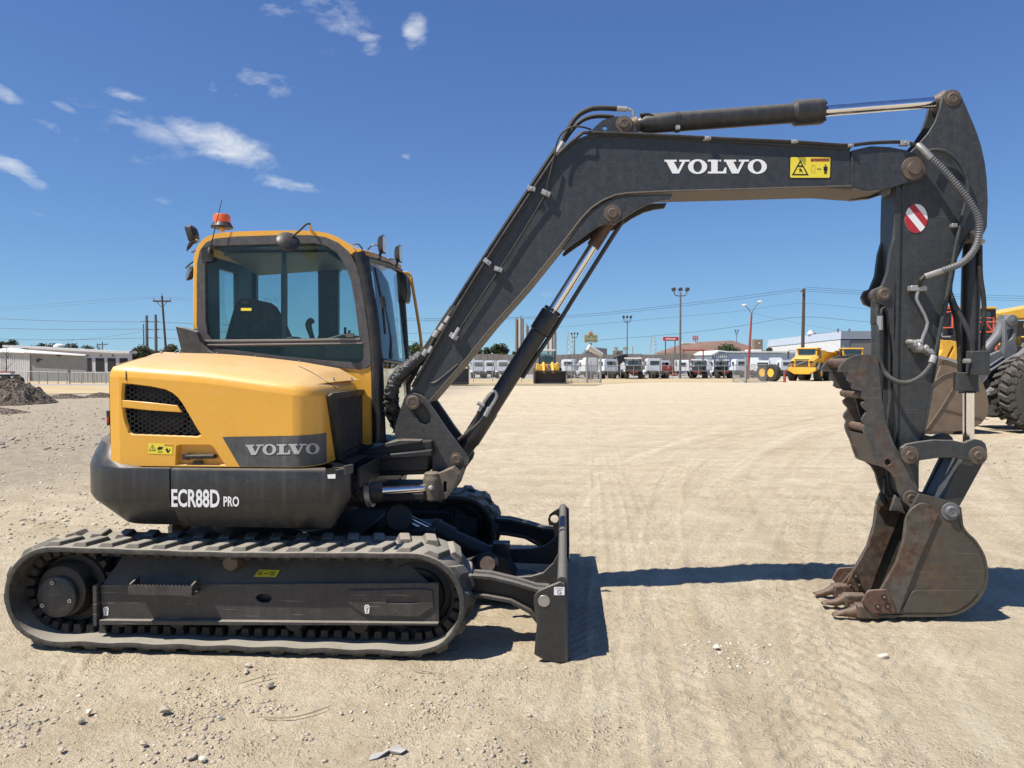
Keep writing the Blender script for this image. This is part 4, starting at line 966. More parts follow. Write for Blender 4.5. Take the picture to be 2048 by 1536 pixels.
# bolts along the hood edge and hood seam
for a, b in ((323, 703), (351, 706), (360, 704), (416, 706), (434, 708), (511, 714), (536, 718), (553, 722), (579, 727), (599, 724)):
    c = P(a, b + 1.5, 5.42 if a > 400 else 5.3); m = mb('zinc'); m.cyl(c - Vector((0, 0, .01)), c + Vector((0, 0, .008)), .010, 8); m.cyl(c + Vector((0, 0, .006)), c + Vector((0, 0, .018)), .006, 6); m.build('bolt', hood)
for a, b in ((667, 757), (703, 757)):
    c = surf(hood, a, b + 3, 0) or P(a, b, 4.98); m = mb('zinc'); m.cyl(c - Vector((0, 0, .012)), c + Vector((0, 0, .008)), .010, 8); m.cyl(c + Vector((0, 0, .006)), c + Vector((0, 0, .02)), .006, 6); m.build('bolt', hood)
# front grille panel: plane facing forward
XG = XFr + .004
GP = lambda px, py: PXp(px, py, XG)
fr_out = [(653, 792), (660, 786), (736, 777), (746, 884), (740, 893), (680, 925), (672, 920)]
go_ = [GP(a, b) for a, b in fr_out]
def rot_ring(f): return f
in_px = [(668, 797), (728, 789), (745, 872), (739, 884), (684, 908), (680, 900)]
m = mb('cab_black'); o3 = [(v.y, v.z) for v in go_]; i3 = [(v.y, v.z) for v in (GP(a, b) for a, b in in_px)]
tri = geometry.tessellate_polygon([[Vector((a, b, 0)) for a, b in o3], [Vector((a, b, 0)) for a, b in i3]]); fl = o3 + i3; kk = len(o3)
m.add([(XG + .022, a, b) for a, b in fl], [tuple(t) for t in tri]); m.add([(XG + .022, a, b) for a, b in o3] + [(XG - .03, a, b) for a, b in o3], [(i, (i + 1) % kk, (i + 1) % kk + kk, i + kk) for i in range(kk)])
kk = len(i3); m.add([(XG + .022, a, b) for a, b in i3] + [(XG - .03, a, b) for a, b in i3], [(i, (i + 1) % kk, (i + 1) % kk + kk, i + kk) for i in range(kk)])
fg = m.build('front_grille_frame', hood, ang=30)
m = mb('cab_grey'); honey(m, i3, .066, .036, .0055, lambda y, z, d: (XG + .012 - d, y, z)); m.build('grille_mesh', hood, kind='stuff', ang=0)
m = mb('dark_metal'); m.add([(XG + .002, a, b) for a, b in o3], [tuple(range(len(o3)))]); m.build('grille_backing', hood)
m = mb('dark_metal'); m.box(XG - .9, XG - .035, 4.9, 5.46, 1.13, 1.45); m.box(-3.0, -1.40, 4.9, 6.6, .80, 1.12); m.build('chassis', EX)
# side control sockets below the grille
m = mb('dark_metal'); m.box(-1.33, -1.30, 4.72, 5.22, .98, 1.11); m.build('front_panel', EX, bevel=.008)
m = mb('cab_grey')
q = [PXp(a, b, -1.298) for a, b in ((686, 932), (703, 928), (703, 946), (688, 950))]; m.add(q + [v + Vector((.012, 0, 0)) for v in q], [(0, 1, 2, 3), (4, 5, 6, 7), (0, 1, 5, 4), (1, 2, 6, 5), (2, 3, 7, 6), (3, 0, 4, 7)]); m.build('socket', EX, bevel=.003)
m = mb('white_print'); m.prism(PZ([(655, 949), (671, 948), (671, 957), (656, 957)], 4.45), 4.4475, 4.4485); m.mat('black_print').prism(PZ([(651, 937), (671, 935), (671, 946), (652, 948)], 4.45), 4.4475, 4.4485); m.build('sticker', skirt, label='small white and black data plate', ang=0)

# ---------------------------------------------------------------- cab
CY0, CY1 = 5.50, 6.50
frame_out = [(396, 650), (396, 560), (397, 525), (402, 502), (414, 486), (432, 478), (470, 474), (560, 471), (622, 471), (652, 475), (678, 486), (700, 505), (716, 535), (726, 580), (737, 660), (744, 720), (741, 730), (732, 737), (721, 739), (640, 730), (560, 720), (480, 712), (440, 709), (424, 705), (408, 690), (399, 668)]
glass_px = [(413, 640), (412, 560), (412, 515), (416, 502), (432, 492), (560, 488), (632, 487), (654, 492), (676, 507), (694, 535), (704, 565), (712, 610), (720, 676), (426, 679), (417, 668)]
low_px = [(426, 694), (560, 692), (700, 689), (727, 688), (729, 715), (726, 722), (716, 726), (640, 720), (560, 712), (500, 704)]
cab = empty('cab', (0, 0, 0)); cab.parent = EX; cab.matrix_parent_inverse = Matrix.Translation(-EX.location); cab['label'] = 'enclosed operator cab with tinted glass'
m = mb('cab_grey'); m.prism(PZ(frame_out, CY0), CY0 - .02, CY0 + .03, [PZ(glass_px, CY0), PZ(low_px, CY0)]); m.build('window_frame', cab)
m = mb('cab_glass'); m.prism(PZ([(408, 645), (408, 510), (430, 488), (640, 484), (690, 520), (716, 600), (724, 682), (420, 682)], CY0 + .005), CY0 + .004, CY0 + .005); m.build('side_window', cab, ang=0)
m = mb('cab_glass'); m.prism(PZ([(420, 690), (732, 685), (734, 722), (722, 730), (560, 716)], CY0), CY0 + .004, CY0 + .005); m.build('lower_window', cab, ang=0)
m = mb('cab_trim'); m.strip(PZ([(412, 680), (560, 679), (722, 676)], CY0), -.014, CY0 - .028, CY0 - .0); m.build('window_sill', cab, bevel=.002)
m = mb('cab_trim'); m.strip(PZ([(414, 689), (560, 687), (727, 685)], CY0), -.010, CY0 - .030, CY0 - .002); m.build('window_sill', cab, bevel=.002)
m = mb('cab_black'); m.box(*[v for a in [(P(565, 500, CY0 + .04).x, P(572, 500, CY0 + .04).x), (CY0 + .02, CY0 + .04)] for v in a], P(565, 679, CY0).z, P(565, 489, CY0).z); m.build('window_divider', cab)
m = mb('cab_trim'); c = P(702, 672, CY0); m.box(c.x - .028, c.x + .028, CY0 - .035, CY0 - .01, c.z - .010, c.z + .022); m.build('window_latch', cab, bevel=.004)
m = mb('cab_black'); c = P(424, 510, CY0); m.prism(PZ([(405, 498), (430, 490), (430, 523), (407, 525)], CY0), CY0 - .024, CY0 - .0205); m.build('antenna_plate', cab)
# yellow roof skin wraps over the top; a yellow rear pillar runs down
roof_o = [(388, 660), (388, 560), (389, 520), (394, 498), (407, 479), (426, 469), (460, 464), (560, 461.5), (625, 462), (655, 466), (682, 477), (706, 494), (712, 503)]
rz = PZ(roof_o, CY0)
m = mb('yellow_paint'); m.strip(smooth(rz[2:], 2, False), -.045, CY0 - .018, CY1); roof = m.build('roof', cab, ang=50)
m = mb('yellow_paint'); m.strip(rz[:3], -.055, CY0 - .018, CY0 + .10); m.strip(rz[:3], -.055, CY1 - .1, CY1); m.build('rear_pillar', cab, bevel=.008)
m = mb('cab_black'); X0, X1 = rz[0][0] + .02, P(735, 600, CY0).x
m.box(X0 + .1, X1 - .34, CY0 + .03, CY1 - .02, P(500, 466, CY0).z - .10, P(500, 466, CY0).z - .05); m.build('ceiling', cab)
m = mb('cab_trim'); z_ = P(500, 466, CY0).z - .11; m.add([(X0 + .1, CY0 + .25, z_), (X1 - .38, CY0 + .25, z_), (X1 - .38, CY1 - .1, z_ - .05), (X0 + .1, CY1 - .1, z_ - .10), (X0 + .1, CY0 + .25, z_ - .02), (X1 - .38, CY0 + .25, z_ - .02)], [(0, 1, 2, 3), (0, 1, 5, 4)]); m.build('headliner', cab)
# rear wall with window
m = mb('cab_black'); xr = rz[0][0] + .03; zb0, zb1 = 1.80, 2.70
m.box(xr, xr + .04, CY0 + .02, 5.78, zb0, zb1 - .03); m.box(xr, xr + .04, 6.12, CY1, zb0, zb1 - .03); m.box(xr, xr + .04, 5.78, 6.12, zb0, 1.93); m.box(xr, xr + .04, 5.78, 6.12, 2.53, zb1 - .03); m.build('rear_wall', cab)
m = mb('cab_glass'); m.box(xr + .018, xr + .020, 5.78, 6.12, 1.93, 2.53); m.build('rear_window', cab)
# far wall with door window openings
fo = [(x, z) for x, z in PZ(frame_out, CY0)]
FYW = 6.44
def HR(pts, r=.2): return roundp([(lambda v: (min(v.x, -1.52), v.z))(P(a, b, FYW)) for a, b in pts], r, 3)
m = mb('cab_black'); fo2 = [(x * .985 - .03, z if z < 2.6 else z - .02) for x, z in fo]
m.prism(fo2, FYW, FYW + .05, [HR([(512, 535), (562, 535), (562, 679), (512, 679)], .1), HR([(571, 536), (636, 538), (637, 679), (571, 679)], .15), HR([(676, 538), (745, 540), (752, 600), (757, 680), (676, 681)], .15)]); m.build('far_wall', cab)
m = mb('cab_glass'); m.prism(PZ([(510, 530), (765, 530), (770, 684), (510, 684)], FYW + .03), FYW + .029, FYW + .030); m.build('door_window', cab)
m = mb('cab_black'); m.box(xr, X1, CY0 + .03, CY1, 1.45, 1.50); m.box(xr + .02, X1 - .3, CY0 + .04, CY1, 1.5, 1.80); m.build('floor', cab)
m = mb('yellow_paint'); m.prism(PZ([(640, 731), (722, 739.5), (738, 735), (745, 723), (746, 780), (748, 885), (738, 890), (700, 880), (690, 790), (640, 760)], CY0), CY0 - .01, CY0 + .05); m.build('cab_base', cab)
# seat and controls
m = mb('seat_fabric'); q = [(458, 690), (472, 640), (482, 606), (494, 598), (514, 600), (526, 608), (545, 640), (566, 690), (566, 720), (460, 720)]
m.prism(PZ(q, 5.9), 5.78, 6.22); m.build('seat', cab, bevel=.03, seg=3)
m = mb('black_plastic'); m.tube([P(632, 700, 5.75), P(622, 668, 5.75), P(617, 650, 5.75), P(622, 641, 5.75), P(627, 646, 5.75)], [.016, .02, .026, .024, .012], 10, sub=3); m.build('joystick', cab)
m = mb('black_plastic'); m.prism(PZ([(572, 676), (592, 673), (594, 690), (660, 676), (690, 668), (735, 674), (735, 720), (572, 720)], 5.72), 5.66, 5.84); m.prism(PZ([(694, 655), (699, 655), (699, 672), (704, 660), (708, 662), (702, 680), (694, 680)], 6.2), 6.1, 6.12); m.build('console', cab, bevel=.01)
# prints on the window glass
m = mb('black_print'); Y = CY0 - .0005
warn = PZ([(513, 594), (522, 611), (505, 611)], Y); m.strip(warn + [warn[0]], .003, Y - .001, Y); m.prism(PZ([(512.6, 599), (514, 599), (513.6, 606), (513, 606)], Y), Y - .001, Y)
w2_ = PZ([(493, 624), (499, 635), (487, 635)], Y); m.strip(w2_ + [w2_[0]], .002, Y - .001, Y); m.strip(PZ([(505, 620), (521, 620), (521, 636), (505, 636), (505, 620)], Y), .0015, Y - .001, Y); m.tube([P(509, 634, Y), P(519, 622, Y)], .0018, 4)
m.prism(PZ([(484, 604), (490, 602), (497, 603), (499, 607), (488, 609)], Y), Y - .001, Y)
for k, yy_ in enumerate((596, 600, 612, 626, 634)):
    put_text(m, ['::: :::', '.. : ..', '# # :', 'o - U', '!! ..'][k], P(528, 0 + 600, Y).x, P(558, 600, Y).x, P(530, yy_ + 5, Y).z, P(530, yy_, Y).z, Y - .0005)
m.mat('yellow_print').prism(PZ([(482, 616), (503, 616), (503, 621.5), (482, 621.5)], Y), Y - .001, Y); m.build('window_stickers', cab, ang=0, label='black safety symbols printed on the side window')
# front: A pillars, windshield, lower front glass
A0 = P(733, 520, CY0); A1 = P(765, 720, CY0); A2 = P(771, 884, CY0); B0 = P(800, 545, CY1); B1 = P(817, 730, CY1); B2 = P(822, 860, CY1)
def xat(a, b, z): return a.x + (b.x - a.x) * (z - a.z) / (b.z - a.z)
m = mb('cab_black')
m.tube([A0 + Vector((-.02, .01, .02)), A1 + Vector((-.035, .01, 0)), A2 + Vector((-.035, .01, 0))], .038, 12); m.build('front_pillar', cab)
m = mb('cab_black'); m.tube([P(718, 506, CY0), P(738, 590, CY0), P(752, 700, CY0), P(756, 885, CY0)], .045, 12, sub=3); m.build('front_pillar', cab)
m = mb('cab_black'); m.tube([B0, B1 + Vector((-.02, 0, 0)), B2 + Vector((-.02, 0, 0))], .032, 12, sub=3); m.build('front_pillar', cab)
m = mb('cab_black'); m.tube([A0 + Vector((0, 0, .01)), (A0 + B0) / 2 + Vector((.02, 0, .02)), B0 + Vector((0, 0, .01))], .026, 10, sub=3); m.build('windshield_frame', cab); m = mb('cab_black'); m.tube([A1, (A1 + B1) / 2 + Vector((.03, 0, 0)), B1], .014, 8, sub=3); m.build('windshield_frame', cab); m = mb('cab_black'); m.tube([A2, (A2 + B2) / 2 + Vector((.03, 0, 0)), B2], .02, 8, sub=3); m.build('windshield_frame', cab)
m = mb('windshield'); r_ = []
for t in np.linspace(0, 1, 8):
    bul = .03 * math.sin(PI * t); r_.append([tuple(A0.lerp(B0, t) + Vector((bul, 0, 0))), tuple(A1.lerp(B1, t) + Vector((bul - .01, 0, 0)))])
m.grid(r_); m.build('windshield', cab)
m = mb('windshield'); r_ = []
for t in np.linspace(0, 1, 8):
    bul = .03 * math.sin(PI * t); r_.append([tuple(A1.lerp(B1, t) + Vector((bul - .01, 0, -.02))), tuple(A2.lerp(B2, t) + Vector((bul - .01, 0, 0)))])
m.grid(r_); m.build('lower_windshield', cab)
m = mb('black_plastic'); pts = [P(736, 535, 5.55), P(752, 610, 5.56), P(757, 668, 5.56)]; pts = [p + Vector((.05, 0, 0)) for p in pts]; m.tube(pts, .009, 8); m.tube([P(750, 594, 5.5) + Vector((.05, 0, 0)), P(755, 614, 5.5) + Vector((.05, 0, 0))], .02, 8)
m.tube([P(753, 608, 5.55) + Vector((.06, 0, 0)), P(762, 650, 5.6) + Vector((.06, 0, 0)), P(766, 680, 5.6) + Vector((.06, 0, 0)), P(768, 718, 5.6) + Vector((.05, 0, 0))], [.005, .006, .009, .014], 8); m.build('wiper', cab)
# grey rear fairing beside the cab
m = mb('grey_paint'); m.prism(PZ([(353, 652), (372, 656), (395, 664), (403, 684), (416, 700), (434, 712), (366, 707)], 5.42), 5.40, 5.46); m.build('rear_fairing', cab, bevel=.006)
# mirrors
def mirror(c, r, ax, label):
    c = Vector(c); m = mb('black_plastic'); m.lathe(c, ax, [(-.006, r * .93), (0, r), (.012, r * .97), (.03, r * .7), (.036, r * .2)], 28)
    m.mat('mirror').lathe(c - Vector(ax).normalized() * .008, ax, [(0, r * .3), (0, r * .9)], 28); return m.build('mirror', cab, label=label)
c = P(576, 484, 5.28); mirror(c, .085, Vector((.45, -.75, .55)), 'round black mirror above the side window')
m = mb('black_plastic'); m.tube([P(575, 480, 5.27), P(596, 464, 5.30), P(612, 449, 5.38), P(620, 448, 5.45)], .0075, 8, sub=3); m.mat('yellow_paint').tube([P(619, 448, 5.45), P(624, 466, 5.5)], [.007, .014], 8); m.build('mirror_arm', cab)
c = P(378, 546, 5.60); mirror(c, .060, Vector((.62, .55, -.2)), 'round mirror on the rear cab corner')
m = mb('black_plastic'); m.tube([P(372, 536, 5.60), P(380, 528, 5.55), P(392, 520, 5.52)], .006, 8); m.build('mirror_arm', cab)
mo = mb('black_plastic'); q = PZ([(803, 552), (808, 546), (814, 553), (817, 585), (815, 604), (809, 607), (805, 598)], 6.5); mo.prism(q, 6.45, 6.62); mo.build('mirror', cab, bevel=.012, label='tall rectangular mirror on the far front corner')
# yellow handrail past the front corner
m = mb('yellow_paint'); m.tube([P(800, 547, 6.55), P(812, 546, 6.6), P(821, 552, 6.62), P(826, 578, 6.62), P(833, 620, 6.62), P(840, 665, 6.62), P(844, 702, 6.62)], .014, 10, sub=3); m.prism(PZ([(812, 552), (822, 556), (825, 572), (816, 573), (810, 560)], 6.6), 6.58, 6.62); m.build('handrail', cab)
# beacon, antenna, work lights
c = P(444, 463, 5.62)
m = mb('yellow_paint'); m.cyl(c, c + Vector((0, 0, .04)), .020, 14); m.mat('black_plastic').lathe(c + Vector((0, 0, .035)), (0, 0, 1), [(-.01, .055), (-.01, .080), (.002, .082), (.02, .070), (.03, .064)], 28)
m.mat('amber_plastic').lathe(c + Vector((0, 0, .066)), (0, 0, 1), [(0, .064), (.050, .062), (.062, .056), (.068, .02)], 28); m.build('beacon', cab, label='amber beacon on the rear of the cab roof')
m = mb('black_plastic'); m.tube([P(420, 500, 5.44), P(427, 470, 5.44), P(444, 399, 5.44)], [.006, .0035, .0022], 6); m.lathe(P(420, 508, 5.46), (-.1, 0, 1), [(0, .022), (.03, .018), (.05, .006)], 12); m.build('antenna', cab)
def worklight(px, py, Y, d, s=1.0):
    c = P(px, py, Y); d = Vector(d).normalized(); m = mb('black_plastic'); side = Vector((0, 1, 0)); up = d.cross(side).normalized()
    def pt(a, b, e): return c + side * a * s + up * b * s + d * e * s
    sq_ = lambda v: math.copysign(abs(v) ** .45, v)
    sh = [(sq_(math.cos(t)) * .050, sq_(math.sin(t)) * .056) for t in np.linspace(0, 2 * PI, 17)[:-1]]
    rr = []
    for e, k in ((-.045, .45), (-.03, .85), (.0, 1.0), (.012, 1.0)): rr.append([pt(a * k, b * k, e) for a, b in sh] + [pt(sh[0][0] * k, sh[0][1] * k, e)])
    m.grid(rr); m.add([pt(a * .45, b * .45, -.045) for a, b in sh], [tuple(range(16))]); m.mat('lens').add([pt(a * .9, b * .9, .014) for a, b in sh] , [tuple(range(16))]); m.mat('black_plastic').grid([[pt(a, b, .012) for a, b in sh + sh[:1]], [pt(a * .9, b * .9, .014) for a, b in sh + sh[:1]]])
    m.tube([c - d * .02, c - d * .03 - Vector((0, 0, .06)), c + Vector((-.03, 0, -.11))], .012, 8); return m.build('work_light', cab)
worklight(766, 489, 5.72, (1, -.75, .02), 1.25); worklight(799, 508, 6.12, (1, -.75, .02), 1.25); worklight(383, 469, 5.75, (-1, .35, -.3), 1.25)
m = mb('black_plastic')
for pts in ([(705, 488, 5.6), (716, 488, 5.6), (724, 497, 5.6), (725, 503, 5.6)], [(735, 500, 5.7), (745, 490, 5.7), (757, 490, 5.7)], [(768, 522, 6.1), (778, 517, 6.1), (790, 520, 6.1)], [(374, 502, 5.7), (378, 488, 5.7), (388, 480, 5.7), (400, 482, 5.7)], [(383, 505, 5.6), (392, 500, 5.6)]):
    m.tube([P(*p) for p in pts], .006, 6, sub=3)
m.build('light_wiring', cab)
m = mb('yellow_paint'); m.tube([P(716, 505, 5.55), P(745, 512, 5.8), P(783, 527, 6.3), P(797, 535, 6.45)], .03, 8, sub=2); m.build('roof_front_edge', cab)
# ---------------------------------------------------------------- swing post and bracket
YS = 5.38
YA0, YA1 = 5.49, 5.71
m = mb('dark_metal')
m.prism(PZ([(700, 930), (722, 905), (760, 893), (800, 882), (866, 880), (866, 898), (858, 915), (858, 940), (700, 945)], 5.35), 5.30, 5.95)
m.prism(PZ([(700, 915), (866, 898), (866, 912), (720, 922)], 5.3), 5.26, 5.99)
m.prism(PZ([(718, 925), (852, 918), (852, 950), (718, 955)], 5.32), 5.35, 5.9)
m.prism(PZ([(700, 985), (850, 985), (852, 1001), (740, 1004), (700, 1000)], 5.32), 5.30, 5.95)
m.build('swing_post', EX, bevel=.012)
m = mb('grey_paint'); m.prism(PZ([(766, 888), (800, 880), (842, 881), (842, 884), (770, 895)], 5.28), 5.27, 5.6); m.build('post_cover', EX, bevel=.004)
m = mb('rust_steel'); m.cyl(P(835, 893, 5.6), P(835, 877, 5.6), .14, 24); m.build('bushing', EX)
# swing cylinder
m = mb('sleeve'); m.tube([P(640, 975, 5.0), P(690, 985, 4.98), P(722, 985, 4.96), P(748, 980, 4.95)], [.10, .10, .095, .088], 24, sub=4); sc = m.build('swing_cylinder', EX)
m = mb('silver_metal'); a, b = P(735, 986, 4.95), P(745, 985, 4.95); m.cyl(a, b, .096, 30); m.build('clamp_ring', sc)
m = mb('black_rubber'); m.cyl(P(740, 985, 4.95), P(765, 984, 4.97), .070, 24); m.build('seal', sc)
m = mb('chrome'); m.cyl(P(748, 983, 4.96), P(852, 976, 5.22), .031, 24); m.build('cylinder_rod', sc)
# bracket: near plate, far plate, casting between
brk = [(808, 797), (815, 789), (826, 786), (840, 790), (850, 798), (858, 808), (876, 834), (895, 862), (915, 888), (931, 909), (936, 919), (933, 930), (925, 936), (918, 945), (916, 960), (907, 980), (896, 995), (880, 1003), (864, 1002), (852, 992), (850, 960), (856, 948), (864, 940), (866, 910), (865, 900), (860, 889), (851, 882), (838, 878.5), (800, 878), (792, 875), (789, 866), (790, 853)]
tear = [(824, 822), (832, 812), (846, 806), (856, 818), (862, 834), (860, 845), (850, 850), (840, 846)]
m = mb('grey_paint'); m.prism(PZ(brk, YS), YS, YS + .06, [PZ(tear, YS)]); br = m.build('swing_bracket', EX, label='swing bracket that carries the boom foot')
m = mb('grey_paint'); inner = [p for p in brk]; m.prism(PZ([(792, 856), (812, 800), (828, 790), (846, 798), (870, 832), (905, 880), (930, 912), (925, 934), (900, 960), (868, 940), (866, 905), (845, 880), (795, 874)], YS), YS + .061, YS + .075); m.build('inner_plate', br)
m = mb('grey_paint'); m.prism(PZ(brk[:12] + [(918, 950), (907, 980), (896, 995), (870, 995), (866, 940), (866, 905), (851, 882), (800, 878), (790, 860)], YS), YS + .36, YS + .42); m.build('far_plate', br, bevel=.004)
m = mb('dusty_cast'); m.prism(PZ([(872, 900), (916, 935), (916, 960), (905, 980), (894, 994), (866, 994), (858, 985), (858, 950), (870, 935)], YS), YS + .05, YS + .37); m.build('casting', br, bevel=.01)
m = mb('dusty_cast'); a = P(865, 1000, 5.24); b = P(864, 948, 5.24); m.lathe(a, b - a, [(0, .050), (.01, .062), (.14, .064), (.16, .062), (.17, .056), (.19, .055), (.2, .04)], 24); m.build('rod_eye', br)
m = mb('dusty_cast'); m.prism(PZ([(866, 950), (905, 936), (918, 950), (907, 980), (892, 998), (868, 998)], 5.24), 5.22, 5.40, [roundp(PZ([(888, 962), (894, 962), (894, 984), (888, 984)], 5.24), .4, 3)]); m.build('lug', br, bevel=.008)
m = mb('zinc'); c = P(862, 976, 5.17); m.lathe(c, (0, -1, 0), [(0, .02), (.01, .018), (.02, .010)], 10); m.build('grease_fitting', br)
def pin(parent, px, py, Y, r, depth=.02, mat='pin_metal', head=True, boss=None):
    c = P(px, py, Y); m = mb(mat)
    if boss: m.lathe(c, (0, -1, 0), [(0, boss), (.005, boss - .002), (.006, r)], 32)
    m.lathe(c, (0, -1, 0), [(0, r), (depth * .75, r), (depth, r * .90), (depth + .001, r * .62), (depth - .002, r * .58), (depth - .001, r * .1)], 32)
    m.mat('dark_metal').lathe(c - Vector((0, depth, 0)), (0, -1, 0), [(0, .003), (.001, .003)], 8)
    return m.build('pin', parent)
pin(br, 826, 805, YS, .052, .02); pin(br, 913, 918, YS, .032, .015, boss=.045)
m = mb('pin_metal'); c = P(826, 805, YS); m.cyl(c + Vector((0, .05, 0)), c + Vector((0, .40, 0)), .045, 20); m.build('pivot_pin', br)

# ---------------------------------------------------------------- boom
YB0, YB1 = 5.44, 5.76
top = [(815, 792), (826, 775), (868, 706), (900, 653), (969, 540), (1015, 470), (1060, 402), (1082, 364), (1098, 340), (1115, 317), (1132, 299), (1150, 286), (1172, 277), (1198, 273), (1240, 273), (1330, 278), (1460, 286), (1600, 294), (1700, 300)]
bott = [(1703, 371), (1560, 375), (1460, 378), (1341, 381), (1255, 385), (1230, 389), (1204, 400), (1182, 415), (1161, 437), (1128, 480), (1055, 571), (985, 650), (922, 728), (857, 803), (845, 815), (825, 818)]
bpz = PZ(top + bott, YB0)
m = mb('boom_paint'); m.prism(bpz, YB0, YB1); boom = m.build('boom', EX, label='long bent boom of dark grey welded plate', ang=30)
m = mb('boom_paint'); m.strip(PZ(top[1:], YB0), .016, YB0 - .016, YB1 + .016); m.build('top_flange', boom, bevel=.003)
m = mb('flange_paint'); m.strip(PZ(bott[:-2], YB0), .012, YB0 - .014, YB1 + .014); m.build('bottom_flange', boom, bevel=.003)
# stiffener outline near the foot
m = mb('boom_paint'); st = PZ([(900, 690), (860, 752), (857, 762), (865, 766), (880, 758), (916, 728)], YB0); m.tube([(x, YB0 - .002, z) for x, z in st], .006, 6, sub=4); m.build('weld_bead', boom)
m = mb('boom_paint'); a, b = P(1703, 304, YB0), P(1703, 371, YB0); m.tube([a, b], .005, 6); m.build('weld_bead', boom)
# nose plates
nose = [(1703, 301), (1742, 292), (1780, 294), (1812, 300), (1833, 308), (1848, 322), (1853, 338), (1847, 352), (1832, 362), (1802, 369), (1775, 378), (1735, 382), (1703, 372)]
for ya, yb in ((YB0 - .012, YB0 + .04), (YB1 - .04, YB1 + .012)):
    m = mb('boom_paint'); m.prism(PZ(nose, YB0 - .012), ya, yb); m.build('nose_plate', boom, bevel=.004)
m = mb('flange_paint'); m.prism(PZ([(1640, 372), (1712, 369), (1726, 366), (1735, 373), (1790, 366), (1772, 374), (1733, 381), (1700, 379), (1640, 374.5)], YB0 - .01), YB0 - .008, YB1 + .008); m.build('nose_bottom', boom)
m = mb('pin_metal'); c = P(1827, 337, YB0 - .012); m.lathe(c, (0, -1, 0), [(0, .083), (.012, .080), (.014, .046), (.026, .043), (.027, .01)], 36); m.build('pin', boom)
# cylinder ear on top
ear = [(1172, 272), (1180, 263), (1192, 251), (1204, 240), (1218, 235), (1232, 232), (1252, 231), (1262, 236), (1269, 246), (1275, 262), (1278, 279), (1172, 281)]
for ya in (YB0 + .01, YB1 - .04):
    m = mb('boom_paint'); m.prism(PZ(ear, YB0), ya, ya + .03, [circ(*PZ([(1210, 255)], YB0)[0], .018, 14)]); m.build('cylinder_ear', boom)
pin(boom, 1248, 248, YB0 + .009, .036, .03, boss=.060)
# lower bracket for the boom cylinder
lb = [(1124, 497), (1161, 447), (1182, 422), (1204, 407), (1230, 396), (1256, 391), (1345, 388), (1340, 399), (1318, 402), (1296, 408), (1271, 421), (1252, 434), (1241, 441), (1230, 446), (1212, 448), (1195, 455), (1177, 467), (1150, 485), (1128, 501)]
for ya in (YB0 - .006, YB1 - .024):
    m = mb('boom_paint'); m.prism(PZ(lb, YB0), ya, ya + .03); m.build('cylinder_bracket', boom, bevel=.003)
pin(boom, 1225, 427, YB0 - .006, .036, .025, boss=.062)
# maker name and warning sign on the boom
yl = YB0 - .002
m = mb('white_print'); slab_word(m, lambda u, v: P(1329 + 205 * u / WORDW, 347 - .2 * u / WORDW - 27.5 * v, yl)); m.build('lettering', boom, label='white maker name lettering on the boom', ang=0)
m = mb('black_print'); m.prism(roundp(PZ([(1579, 313), (1662, 313), (1661, 357), (1578, 357)], yl), .06, 2), yl - .001, yl)
m.mat('yellow_print').prism(roundp(PZ([(1581, 314.5), (1660.5, 314.5), (1659.5, 355.5), (1580, 355.5)], yl), .06, 2), yl - .002, yl - .001)
ys = yl - .002
warn_tri(m, 1600.5, 337, 17, ys, .001, False); m.mat('black_print').prism(PZ([(1596, 331), (1605, 331), (1605, 334), (1596, 334)], ys), ys - .003, ys - .002).prism(PZ([(1597, 338), (1601, 337), (1604, 341), (1605, 346), (1601, 342), (1598, 344), (1599, 340)], ys), ys - .003, ys - .002)
m.mat('orange_print').prism(PZ([(1621, 316.5), (1659, 316.5), (1659, 323), (1621, 323)], ys), ys - .001, ys)
m.mat('black_print'); a, b = P(1628, 322, ys), P(1657, 317.5, ys); put_text(m, 'WARNING', a.x, b.x, a.z, b.z, ys - .002, bold=.02); m.prism(PZ([(1624.5, 317), (1627, 322), (1622, 322)], ys), ys - .002, ys - .001)
m.strip(PZ([(1623.5, 331), (1629.5, 331), (1629.5, 345.5), (1623.5, 345.5), (1623.5, 331)], ys), .0012, ys - .001, ys)
m.prism(PZ([(1634, 338), (1636, 336), (1636, 337.5), (1640, 337.5), (1640, 336), (1642, 338), (1640, 340), (1640, 338.7), (1636, 338.7), (1636, 340)], ys), ys - .001, ys)
m.prism(circ(*PZ([(1651, 330.5)], ys)[0], .0055, 10), ys - .001, ys).prism(PZ([(1647, 333), (1655, 333), (1655, 341), (1653.6, 341), (1653.6, 348), (1651.4, 348), (1651, 342), (1650.6, 348), (1648.4, 348), (1648.4, 341), (1647, 341)], ys), ys - .001, ys)
m.build('warning_sign', boom, label='yellow warning sign on the boom', ang=0)

# ---------------------------------------------------------------- boom cylinder
def axis_pts(p, q, *ts): return [p.lerp(q, t) for t in ts]
def mid(px, py, Y, Ym=5.60): v = P(px, py, Y); return Vector((v.x, Ym, v.z))
p0 = mid(915, 918, YS + .06); p1 = mid(1226, 427, YB0 + .06)
m = mb('skirt_paint'); q = axis_pts(p0, p1, 0, .06, .07, .19, .20, .52, .525, .60, .605)
m.tube(q, [.055, .062, .070, .070, .064, .064, .076, .076, .07], 30); m.tube([p0 + Vector((0, -.1, 0)), p0 + Vector((0, .1, 0))], .055, 24); bcy = m.build('boom_cylinder', EX, label='boom lift cylinder', ang=40)
m = mb('chrome'); m.tube(axis_pts(p0, p1, .60, .88), .036, 28); m.build('cylinder_rod', bcy)
m = mb('rust_steel'); m.tube(axis_pts(p0, p1, .875, .97), .048, 20); m.tube([p1 + Vector((0, -.11, 0)), p1 + Vector((0, .11, 0))], .055, 20); m.build('rod_eye', bcy)
m = mb('black_plastic')
